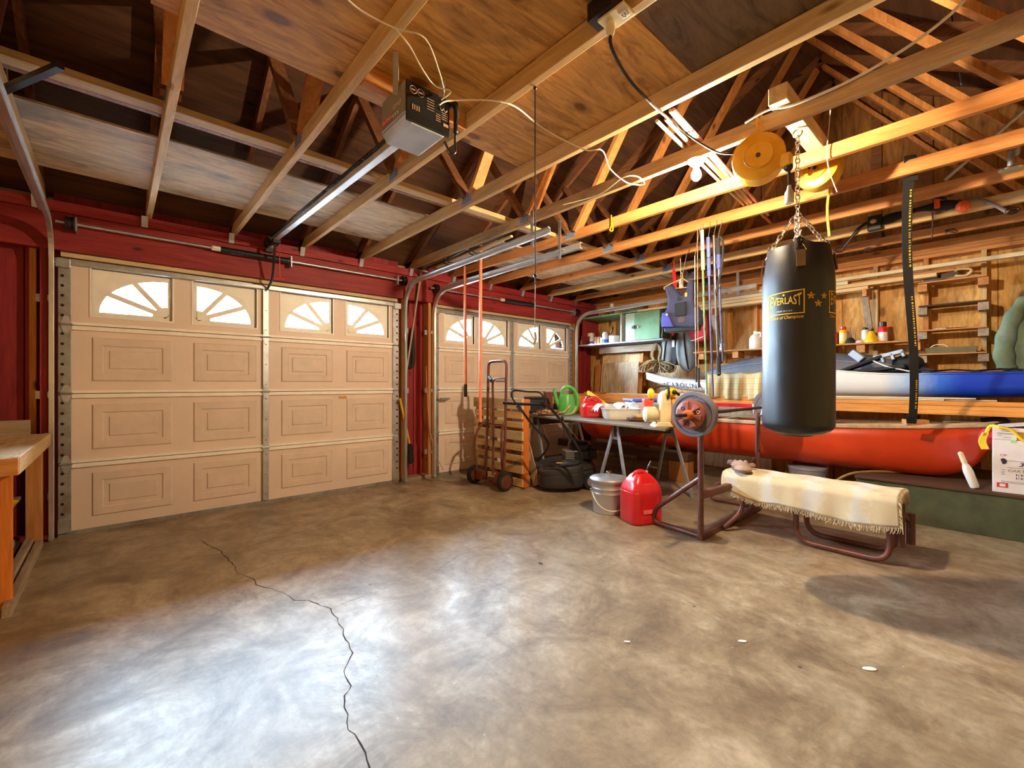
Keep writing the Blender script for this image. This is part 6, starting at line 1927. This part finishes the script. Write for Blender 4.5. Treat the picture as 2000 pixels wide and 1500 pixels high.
# small gas can on the table
g2 = at(1158, 807, d=5.2); g2.z = ZT
gt2, GP2, Mz2 = gas_can('gas_can', 'small red gas can on the work table next to the green watering can', g2, .27, .20, .19, math.radians(-38))
obj('handle', MB().tube(sm([GP2(-.8, 0, .70), GP2(-.5, 0, 1.10), GP2(.2, 0, 1.18), GP2(.75, 0, .90)], 6), .020, 10), RED, gt2, smooth=True)
obj('spout', MB().tube(sm([GP2(-.7, 0, .8), GP2(-.55, 0, 1.2), GP2(-.2, 0, 1.28)], 5), .012, 8), BLACK, gt2, smooth=True)
obj('cap', MB().lathe([(.024, 0), (.026, .02), (.02, .028)], 12, GP2(-.62, 0, .96)), RED, gt2)

# galvanised bucket with lid
tc_ = Vector((3.35, 2.40, 0))
tn = thing('galvanised_bucket', 'small galvanised steel bucket with a lid standing beside the red gas can', 'bucket', tuple(tc_))
GV = paint('bucket_steel', (196, 198, 200), .36, .75, var=.03, vs=3)
obj('drum', MB().lathe([(.02, 0), (.138, .0), (.142, .006), (.140, .012), (.150, .17), (.157, .18), (.152, .19), (.153, .215), (.160, .224), (.155, .233), (.158, .288), (.163, .295)], 40, tc_), GV, tn, smooth=True)
obj('lid', MB().lathe([(.168, .278), (.172, .283), (.172, .300), (.160, .312), (.08, .322), (.02, .325)], 40, tc_), GV, tn, smooth=True)
obj('lid_knob', MB().lathe([(.012, 0), (.012, .012), (.024, .02), (.024, .036), (.012, .044)], 16, tc_ + Vector((0, 0, .323))), CHROME, tn, smooth=True)
dv = Vector((-S42, -C42, 0)); 
hb = [tc_ - rv * .158 + Vector((0, 0, .19))] + [tc_ + rv * (-.158 * math.cos(a)) + dv * (.178 * math.sin(a) ** .5 if 0 < a < math.pi else 0) + Vector((0, 0, .19 - .145 * math.sin(a))) for a in [math.pi * j / 14 for j in range(1, 14)]] + [tc_ + rv * .158 + Vector((0, 0, .19))]
obj('handle', MB().tube(hb, .0055, 7), WHITE, tn, smooth=True)
for s in (-1, 1): obj('handle_ear', MB().cb(tc_ + rv * (s * .158) + Vector((0, 0, .185)), (.02, .02, .05), math.radians(-42)), GALV, tn, bev=.004)

# ---- weight bench
wn = thing('weight_bench', 'brown steel weight bench with uprights for the barbell', 'bench', (3.8, 1.1, 0))
U1, U2 = (3.235, 1.495), (4.414, 1.505)
T = .021
for k, (x, y) in enumerate((U1, U2)):
    obj('upright', MB().tube([(x, y, .02), (x, y, .895)], T, 12), IRON_BROWN, wn, smooth=True)
    obj('bar_cradle', MB().tube(sm([(x, y, .86), (x, y - .035, .885), (x, y - .04, .93), (x, y - .035, .965)], 4), .012, 8).tube([(x, y + .03, .885), (x, y + .035, .975)], .012, 8), GALV if k else IRON_BROWN, wn)
    obj('back_foot', MB().tube(fillet([(x, y, .46), (x + (.05 if k == 0 else -.02), y + .40, .14), (x + (.07 if k == 0 else -.02), y + .43, .025), (x, y, .025)], .09, 6), .019, 10), IRON_BROWN, wn, smooth=True)
    for z in (.55, .30, .12): obj('bolt', MB().ball((x - .018, y - .016, z), .008, n=8, m=6), STEEL_DARK, wn)
obj('floor_tube', MB().bar((U1[0] - .02, U1[1], .022), (U2[0] + .02, U2[1], .022), .042, .042), IRON_BROWN, wn, bev=.004)
obj('bench_arm', MB().bar((U1[0], U1[1], .335), (3.70, 1.44, .345), .045, .055), IRON_BROWN, wn, bev=.006)
obj('bench_arm', MB().bar((U2[0], U2[1], .335), (3.95, 1.44, .345), .045, .055), IRON_BROWN, wn, bev=.006)
for x in (3.685, 3.945):
    obj('leg_loop', MB().tube(fillet([(x, 1.00, .37), (x, 1.00, .02), (x - .01, .475, .02), (x - .01, .475, .38)], .11, 7), .0185, 10), IRON_BROWN, wn, smooth=True)
    obj('front_leg', MB().tube(fillet([(x - .06, 1.44, .345), (x, 1.38, .34), (x, 1.36, .16), (x - .12, 1.46, .03)], .12, 6), .018, 10), IRON_BROWN, wn, smooth=True)
    obj('side_rail', MB().bar((x, 1.44, .368), (x - .005, .46, .372), .03, .03), IRON_BROWN, wn)
obj('bow_brace', MB().tube(sm([(3.685, 1.0, .20), (3.81, 1.0, .235), (3.945, 1.0, .29)], 5), .014, 8), IRON_BROWN, wn, smooth=True)
obj('leg_holder', MB().tube([(3.80, .435, .38), (3.80, .435, .10)], .021, 10), IRON_BROWN, wn, smooth=True)
obj('leg_holder', MB().tube([(3.92, .40, .30), (3.92, .40, .10)], .024, 10), IRON_BROWN, wn, smooth=True)
obj('leg_holder_link', MB().bar((3.80, .44, .33), (3.92, .41, .25), .03, .03), IRON_BROWN, wn)
obj('pad', MB().box(3.67, 3.955, .46, 1.47, .388, .435), BLACK_MATT, wn, bev=.02)


def blf(u, v):
    # u along the bench, v across: hanging near side, over the top, hanging far side
    y = 1.505 - 1.075 * u
    wv = .010 * math.sin(u * 17) + .006 * math.sin(u * 41 + 1)
    hang1 = .195 + .015 * math.sin(u * 9 + 1) - (.10 * max(0, .25 - u) / .25)
    hang2 = .10
    Ltot = hang1 + .31 + hang2
    s = v * Ltot
    zt = .452
    if s < hang1:
        k = (hang1 - s)
        return Vector((3.648 - .022 * min(1, k / .03) - wv * k * 4 - .012 * k, y - .06 * k * (u - .3), zt - k))
    s -= hang1
    if s < .31:
        return Vector((3.640 + s * 1.06, y, zt + .012 * math.sin(math.pi * s / .31) + .003 * math.sin(u * 23 + s * 30)))
    s -= .31
    return Vector((3.972 + .01 + wv * s * 3, y, zt - s))


def blanket_mat():
    m, nt, b = new_mat('worn_rug')
    tc = N(nt, 'ShaderNodeTexCoord'); sp = N(nt, 'ShaderNodeSeparateXYZ'); nt.links.new(tc.outputs['Object'], sp.inputs[0])
    n = noise(nt, tc.outputs['Object'], 5, 5, .7)
    ad = N(nt, 'ShaderNodeMath', operation='MULTIPLY_ADD'); ad.inputs[1].default_value = .35; nt.links.new(n, ad.inputs[0]); nt.links.new(sp.outputs[1], ad.inputs[2])
    ml = N(nt, 'ShaderNodeMath', operation='MULTIPLY'); ml.inputs[1].default_value = 23; nt.links.new(ad.outputs[0], ml.inputs[0])
    si = N(nt, 'ShaderNodeMath', operation='SINE'); nt.links.new(ml.outputs[0], si.inputs[0])
    c = ramp(nt, si.outputs[0], [(.0, srgb(214, 196, 160)), (.45, srgb(222, 206, 174)), (.85, srgb(214, 208, 196))])
    nt.links.new(c, b.inputs['Base Color']); b.inputs['Roughness'].default_value = .95
    bump(nt, b, noise(nt, tc.outputs['Object'], 260, 2), .35, .004)
    return m


RUG = blanket_mat()
bk_ = thing('rug', 'cream woven rug with a fringe draped over the weight bench', 'rug', (3.8, 1.0, .25))
obj('cloth', MB().grid(blf, 90, 40), RUG, bk_, smooth=True, solid=.005)
fg = MB()
for i in range(230):
    u = i / 229
    p = blf(u, 0); L_ = R.uniform(.02, .045)
    fg.tube([p, p + Vector((R.uniform(-.006, .004), R.uniform(-.008, .008), -L_ * .6)), p + Vector((R.uniform(-.01, .006), R.uniform(-.012, .012), -L_))], .0018, 3)
for i in range(90):
    v = i / 89
    p = blf(1.0, v)
    fg.tube([p, p + Vector((R.uniform(-.008, .008), -.012, -.012)), p + Vector((R.uniform(-.01, .01), -.016, -R.uniform(.03, .05)))], .0022, 3)
obj('fringe', fg, BEIGE_CLOTH, bk_)['kind'] = 'stuff'
# barbell
bz = .945
ba = thing('barbell', 'barbell with grey plates resting on the bench uprights', 'barbell', (3.8, 1.47, .8))
obj('bar', MB().cyl((2.80, 1.457, bz), (4.86, 1.465, bz), .0125, 12), STEEL_DARK, ba, smooth=True)
MP = Matrix.Rotation(math.radians(90), 3, 'Y')
PL = paint('plate_grey', (112, 108, 116), .45, .1, var=.15)
for xc, s in ((3.055, -1), (4.62, 1)):
    po = obj('weight_plate', MB().lathe([(.02, -.02), (.128, -.02), (.130, -.024), (.158, -.024), (.161, -.018), (.161, .018), (.158, .024), (.130, .024), (.128, .02), (.02, .02)], 48, (xc, 1.459, bz), MP), PL, ba, smooth=True)
    obj('plate_groove', MB().tube([(xc + s * .0235, 1.459 + .135 * math.cos(a), bz + .135 * math.sin(a)) for a in [2 * math.pi * j / 40 for j in range(40)]], .002, 4, closed=True), STEEL_DARK, po)
# smaller brown plate with raised spokes on the near side
xs_ = 3.005
sp_ = obj('small_plate', MB().lathe([(.02, -.020), (.098, -.020), (.104, -.016), (.104, .018), (.02, .018)], 40, (xs_, 1.459, bz), MP), paint('brown_plate_paint', (140, 76, 62), .42, .1), ba, smooth=True)
rb = MB()
for k in range(6):
    a0 = k * math.pi / 3 + .2
    pts = [(.03, a0 - .18), (.092, a0 - .24), (.092, a0 + .24), (.03, a0 + .18)]
    rb.prism([(r * math.cos(a), r * math.sin(a)) for r, a in pts], xs_ - .031, xs_ - .0205, lambda u, v, w: (w, 1.459 + u, bz + v))
obj('spoke', rb, paint('brown_spoke', (156, 92, 76), .42), sp_, bev=.003)
for k in (0, 2, 4):
    a0 = k * math.pi / 3 + .72
    rb = MB().tube([(xs_ - .022, 1.459 + .066 * math.cos(a0) + .011 * math.cos(a), bz + .066 * math.sin(a0) + .011 * math.sin(a)) for a in [j * math.pi / 6 for j in range(12)]], .0025, 4, closed=True)
    obj('moulded_ring', rb, WHITE_INK if k == 2 else DARK_INK, sp_)
obj('collar', MB().lathe([(.014, -.06), (.028, -.058), (.034, -.03), (.034, 0)], 20, (xs_ - .02, 1.459, bz), MP), paint('collar_orange', (196, 100, 50), .45), ba, smooth=True)
obj('collar_lever', MB().bar((xs_ - .06, 1.465, bz - .005), (xs_ - .06, 1.545, bz - .035), .022, .022), IRON_BROWN, ba, bev=.004)
obj('inner_collar', MB().lathe([(.014, 0), (.026, .005), (.026, .05), (.014, .055)], 16, (4.47, 1.465, bz), MP), paint('collar_orange2', (206, 120, 60), .45), ba, smooth=True)
obj('inner_collar', MB().lathe([(.014, 0), (.024, .005), (.024, .05), (.014, .055)], 16, (3.10, 1.459, bz), MP), STEEL_DARK, ba, smooth=True)


# ---- gloves
def glove(name, label, c, rz, mt, mt2=None, s=1.0, flip=1):
    t = thing(name, label, 'glove', tuple(c), rz)
    E = MB().ball((0, 0, .028 * s), .085 * s, .055 * s, .028 * s, 14, 8)
    obj('palm', E, mt, t, smooth=True, local=True)
    obj('cuff', MB().ball((.095 * s, 0, .024 * s), .062 * s, .052 * s, .022 * s, 14, 8), mt2 or mt, t, smooth=True, local=True)
    for k in range(4):
        y = (-.040 + .027 * k) * s
        Lf = (.075, .088, .084, .068)[k] * s
        obj('finger', MB().tube(sm([(-.055 * s, y, .03 * s), (-.055 * s - Lf * .5, y * 1.15, .036 * s), (-.055 * s - Lf, y * 1.2, .020 * s)], 5), .0145 * s, 8), mt2 or mt, t, smooth=True, local=True)
    obj('thumb', MB().tube(sm([(.01 * s, .045 * s * flip, .028 * s), (-.02 * s, .075 * s * flip, .03 * s), (-.06 * s, .085 * s * flip, .02 * s)], 5), .0155 * s, 8), mt, t, smooth=True, local=True)
    return t


g = at(1415, 912, z=.47)
glove('work_glove', 'grey suede work glove lying on the rug of the weight bench', (3.78, 1.42, .462), math.radians(-150), GREYGLOVE, None, 1.25)
gloves = TB(1245, 822)
pp = thing('brown_plate', 'shallow brown plate on the work table under the tan glove', 'plate', tuple(gloves))
obj('plate', MB().lathe([(.06, 0), (.09, .004), (.118, .016), (.115, .019), (.085, .008), (.02, .006)], 30, gloves), TERRA, pp, smooth=True)
glove('work_glove', 'tan leather work glove with grey knit fingers on the brown plate', gloves + Vector((.01, -.02, .018)), math.radians(-35), LEATHER, paint('grey_knit', (150, 146, 136), .9), .95)

# ---- white basin in a plastic bag
wbp = at(1212, 808, d=4.95); wbp.z = ZT
ws = thing('basin', 'white square basin wrapped in a clear plastic bag on the work table', 'basin', tuple(wbp))
def bs(u, v):
    a = 2 * math.pi * u
    k = [(.02, .0), (.88, 0), (.93, .02), (1.0, .105), (1.04, .112), (1.04, .118), (.96, .118), (.88, .02), (.02, .016)]
    q = v * (len(k) - 1); i = min(int(q), len(k) - 2); f = q - i
    r = k[i][0] * (1 - f) + k[i + 1][0] * f; z = k[i][1] * (1 - f) + k[i + 1][1] * f
    ca_, sa_ = math.cos(a), math.sin(a)
    return wbp + Matrix.Rotation(math.radians(-40), 3, 'Z') @ Vector((.20 * r * math.copysign(abs(ca_) ** .4, ca_), .15 * r * math.copysign(abs(sa_) ** .4, sa_), z))
obj('tub', MB().grid(bs, 48, 24, cu=True), WHITE, ws, smooth=True)
obj('plastic_bag', MB().grid(lambda u, v: wbp + Vector((-.02, .02, .125)) + Matrix.Rotation(math.radians(-40), 3, 'Z') @ Vector((-.27 + .46 * u, (-.17 + .34 * v) * (1 - .25 * abs(u - .5)), .03 * math.sin(u * 9 + v * 7) * math.sin(v * 6 + 1) + .02 * math.sin(u * 23) * (1 - v) + .03 - .15 * max(0, .16 - u) * 3)), 30, 22), FILM, ws, smooth=True)
obj('thin_stick', MB().cyl(wbp + Vector((.10, -.02, .10)), wbp + Vector((.13, -.04, .20)), .004, 6), CHAR, ws)

# ---- clear tote with a blue lid
tt = at(1263, 792, d=5.22); tt.z = ZT
to = thing('storage_tote', 'clear plastic tote with a blue lid at the back of the work table', 'tote', tuple(tt))
Mt = math.radians(-35)
obj('tub', MB().cb(tt + Vector((0, 0, .095)), (.44, .28, .185), Mt), paint('clear_tote', (206, 206, 220), .3), to, bev=.02)
obj('lid', MB().cb(tt + Vector((0, 0, .203)), (.48, .32, .028), Mt), paint('blue_lid', (96, 110, 200), .4), to, bev=.008)
obj('latch', MB().cb(tt + Matrix.Rotation(Mt, 3, 'Z') @ Vector((.235, 0, 0)) + Vector((0, 0, .18)), (.02, .12, .06), Mt), paint('blue_latch', (70, 84, 190), .4), to, bev=.004)

# ---- chop saw: worn cream and orange bench machine with yellow headphones on it
mc = at(1296, 830, d=4.06); mc.z = ZT
ms = thing('bench_grinder', 'cream and orange bench machine with a flared base beside the barbell plate', 'machine', tuple(mc))
o1 = mc
obj('base', MB().prism([(-.085, 0), (.085, 0), (.055, .045), (-.045, .045)], -.08, .08, lambda u, v, w: o1 + rv * (u - .02) + Vector((S42, C42, 0)) * w + Vector((0, 0, v))), CREAM_TOOL, ms, bev=.006)
obj('column', MB().prism([(-.05, .03), (.055, .03), (.06, .16), (.05, .30), (.01, .335), (-.035, .30), (-.055, .15)], -.06, .06, lambda u, v, w: o1 + rv * u + Vector((S42, C42, 0)) * w + Vector((0, 0, v))), CREAM_TOOL, ms, bev=.02)
obj('motor', MB().lathe([(.05, -.12), (.07, -.11), (.072, -.02), (.055, 0)], 22, o1 + Vector((0, 0, .11)) - rv * .06, frame_on((0, 0, 0), (0, 0, 1), (-S42, -C42, 0)).to_3x3() @ Matrix.Identity(3)), CREAM_TOOL, ms, smooth=True)
obj('wheel_guard', MB().lathe([(.03, -.03), (.12, -.03), (.135, -.015), (.135, .015), (.12, .03), (.03, .03)], 30, o1 + Vector((0, 0, .135)) + rv * .085, frame_on((0, 0, 0), (0, 0, 1), (-S42, -C42, 0)).to_3x3()), paint('guard_orange', (226, 150, 60), .45), ms, smooth=True)
obj('red_box', MB().cb(o1 + Vector((0, 0, .19)) - rv * .115 + Vector((S42, C42, 0)) * .10, (.09, .09, .12), math.radians(-42)), paint('red_tool', (206, 70, 44), .45), ms, bev=.01)
obj('switch_box', MB().cb(o1 + Vector((0, 0, .17)) - rv * .075 + Vector((S42, C42, 0)) * .02, (.03, .06, .07), math.radians(-42)), paint('grey_switch', (110, 120, 140), .45), ms, bev=.006)
em = thing('ear_muffs', 'yellow and black ear defenders sitting on top of the cream machine', 'ear defenders', tuple(o1 + Vector((0, 0, .27))))
hc = o1 + Vector((0, 0, .315)) + rv * .045 - Vector((S42, C42, 0)) * .06
Me = frame_on((0, 0, 0), (rv * .8 + Vector((0, 0, -.1))), (0, 0, 1)).to_3x3()
obj('cup', MB().ball(hc, .055, .035, .045, 14, 8, Matrix.Rotation(math.radians(-42), 3, 'Z')), YELLOW_TOOL, em, smooth=True)
obj('cushion', MB().tube([hc - rv * .030 + Vector((S42, C42, 0)) * (.034 * math.cos(a)) + Vector((0, 0, .048 * math.sin(a))) for a in [j * math.pi / 10 for j in range(20)]], .011, 6, closed=True), BLACK_MATT, em, smooth=True)
obj('dial', MB().ball(hc + rv * .02 - Vector((S42, C42, 0)) * .032, .022, n=12, m=8), BLACK, em, smooth=True)
obj('knob', MB().cyl(hc + rv * .03 - Vector((S42, C42, 0)) * .03, hc + rv * .075 + Vector((0, 0, -.022)), .013, 10), BLACK, em)
hc2 = o1 + Vector((0, 0, .30)) - rv * .10 + Vector((S42, C42, 0)) * .05
obj('cup', MB().ball(hc2, .028, .035, .052, 12, 8), YELLOW_TOOL, em, smooth=True)
obj('head_band', MB().tube(sm([hc2 + Vector((0, 0, .03)), o1 + Vector((0, 0, .37)) - rv * .03, hc + Vector((0, 0, .045)) - rv * .02], 6), .008, 7), BLACK, em, smooth=True)
tag(obj('blue_rag', MB().ball(TB(1271, 825) + Vector((0, 0, .015)), .05, .035, .02, 10, 6), paint('blue_rag_cloth', (52, 72, 130), .9, var=.3), smooth=True), 'crumpled blue rag on the table between the plate and the machine', 'rag')

# ---- straw rope heap, black tray, brown box, orange box, yellow level
hp = thing('rope_heap', 'tangled heap of straw coloured rope at the front left of the work table', 'rope', tuple(at(1068, 800, d=5.5)))
hc3 = at(1070, 800, d=5.5); hc3.z = ZT
for k in range(22):
    pts = []
    a = R.uniform(0, 6.3); n_ = R.randint(4, 6)
    for j in range(n_):
        a += R.uniform(.5, 1.5)
        rr = R.uniform(.04, .15)
        pts.append(hc3 + Vector((0, 0, .014 + R.uniform(0, .085) * (1 - rr / .2))) + rv * (rr * 1.25 * math.cos(a)) + Vector((S42, C42, 0)) * (rr * .7 * math.sin(a)))
    obj('rope_strand', MB().tube(sm(pts, 6), .0085, 6), STRAW if k % 3 else paint('brown_strand%d' % k, (134, 74, 52), .85), hp, smooth=True)
q = hc3
obj('rope_end', MB().tube(sm([q + rv * .12 + Vector((0, 0, .02)), q + rv * .20 + Vector((0, 0, .05)) - Vector((S42, C42, 0)) * .1, q + rv * .27 + Vector((0, 0, .13)) - Vector((S42, C42, 0)) * .12], 6), .012, 7), STRAW, hp, smooth=True)
obj('rope_end', MB().tube(sm([q + rv * .20 + Vector((0, 0, .015)) - Vector((S42, C42, 0)) * .1, q + rv * .28 + Vector((0, 0, .03)) - Vector((S42, C42, 0)) * .14, q + rv * .33 + Vector((0, 0, .10)) - Vector((S42, C42, 0)) * .14, q + rv * .32 + Vector((0, 0, .12)) - Vector((S42, C42, 0)) * .14], 6), .010, 7), STRAW, hp, smooth=True)
bt = at(1045, 795, d=6.0); bt.z = ZT
bs_ = thing('black_bin', 'black plastic bin at the back left of the work table', 'bin', tuple(bt))
obj('bin', MB().cb(bt + Vector((0, 0, .10)), (.26, .24, .20), math.radians(-42)), paint('black_bin', (30, 34, 44), .35), bs_, bev=.02)
obj('rim', MB().cb(bt + Vector((0, 0, .205)), (.30, .28, .025), math.radians(-42)), BLACK, bs_, bev=.008)
bb_ = at(1075, 795, d=6.35); bb_ = Vector((4.62, 4.33, ZT)); bb_ = at(1080, 795, d=6.15); bb_.z = ZT
br = thing('brown_box', 'tall maroon box with a picture label behind the watering can', 'box', tuple(bb_))
obj('box', MB().cb(bb_ + Vector((0, 0, .14)), (.24, .16, .275), math.radians(-35)), paint('maroon_box', (110, 52, 48), .5), br, bev=.006)
obj('box_lid', MB().cb(bb_ + Vector((0, 0, .287)), (.26, .18, .016), math.radians(-35)), paint('pink_lid', (206, 176, 176), .5), br, bev=.003)
obj('picture_label', MB().cb(bb_ + Matrix.Rotation(math.radians(-35), 3, 'Z') @ Vector((.02, -.082, 0)) + Vector((0, 0, .17)), (.09, .003, .10), math.radians(-35)), paint('label_tan', (196, 130, 70), .5, var=.5, vs=50), br)
ob = at(1146, 792, d=6.05); ob.z = ZT
tag(obj('orange_case', MB().cb(ob + Vector((0, 0, .11)), (.26, .14, .22), math.radians(-30)), ORANGE, bev=.012), 'orange plastic case between the watering can and the yellow level', 'case')
lvv = thing('spirit_level', 'yellow spirit level leaning across the back of the work table', 'level', tuple(at(1165, 785, d=5.9)))
a, b = at(1148, 766, d=6.0), at(1196, 801, d=5.5)
obj('level_body', MB().bar(a, b, .03, .055), YELLOW_TOOL, lvv, bev=.003)
obj('vial', MB().cb(a.lerp(b, .5) + Vector((-.015, -.012, .01)), (.05, .012, .018), math.radians(-60)), GREEN, lvv)

# ---- between the doors
br_ = thing('broom', 'broom with a yellow handle leaning between the garage doors', 'broom', (2.65, 4.74, 0))
obj('handle', MB().cyl(at(781, 778, y=4.70), at(801, 872, y=4.735), .014, 10), YELLOW, br_, smooth=True)
obj('brush', MB().bar(at(801, 870, y=4.735), at(804, 905, y=4.72), .09, .04), BLACK_MATT, br_, bev=.008)
obj('socket', MB().cyl(at(800, 866, y=4.735), at(803, 880, y=4.73), .02, 10), BLACK, br_)
tag(obj('leaning_pole', MB().bar(at(823, 527, y=4.66), at(793, 728, y=4.70), .03, .02), GREY_WOOD['z'], bev=.003), 'grey wooden pole leaning on the red post between the doors', 'pole')
tag(obj('black_strap', MB().tube(sm([at(806, 640, y=4.83), at(800, 690, y=4.82), at(799, 712, y=4.82), at(806, 714, y=4.82), at(808, 690, y=4.82), at(806, 645, y=4.83)], 5), .022, 8, flat=.4), BLACK_MATT), 'dark strap hanging on the red post behind the grey pole', 'strap')
tag(obj('dark_glove', MB().tube(sm([at(787, 645, y=4.83), at(785, 655, y=4.83), at(788, 668, y=4.83)], 4), .02, 8), BLACK_MATT, smooth=True), 'small dark pouch hanging high on the red post beside the track', 'pouch')
sw_ = thing('switch_plate', 'cream wall switch plate on the post between the garage doors', 'switch', (2.53, 4.86, 1.05))
p = at(787, 744, y=4.855)
obj('plate', MB().box(p.x - .04, p.x + .04, 4.850, 4.871, p.z - .057, p.z + .057), IVORY, sw_, bev=.004)
obj('toggle', MB().cb((p.x, 4.843, p.z), (.012, .016, .022)), WHITE, sw_)
tag(obj('board_scrap', MB().bar((3.50, 3.47, .0), (3.52, 3.66, .44), .10, .016, up=(1, 0, 0)).xf(Matrix.Identity(4)), GREY_WOOD['z']), 'grey board end leaning on the pallet beside the mower', 'board').location.z += .03
# lock bar hardware on the far door
tag(obj('slide_bolt', MB().box(3.03, 3.14, 4.70, 4.72, .96, .985).cyl((2.98, 4.715, .972), (3.18, 4.715, .972), .008, 8), GALV), 'steel slide bolt on the left stile of the far garage door', 'bolt')

# ---- little things on the floor
for u, v, s, lab in ((1698, 1307, .028, 'oval white paint flake on the concrete in front of the bag shadow'), (1450, 1253, .020, 'white chip on the floor below the weight bench'), (1225, 1254, .016, 'thin white splinter on the middle of the floor')):
    c = at(u, v, z=0)
    o = obj('paint_flake', MB().prism([(s * math.cos(a) * 1.0, s * .45 * math.sin(a)) for a in [j * math.pi / 6 for j in range(12)]], .0005, .003, lambda x, y, w: (c.x + x * .7 + y * .7, c.y - x * .7 + y * .7, w)), WHITE_INK)
    tag(o, lab, 'flake')
c = at(1056, 1101, z=0)
tag(obj('leaf', MB().prism([(0, -.02), (.012, -.005), (.010, .010), (0, .022), (-.010, .008), (-.011, -.006)], .001, .003, lambda x, y, w: (c.x + x, c.y + y, w)), DARK_GREEN), 'single small green leaf on the concrete floor', 'leaf')
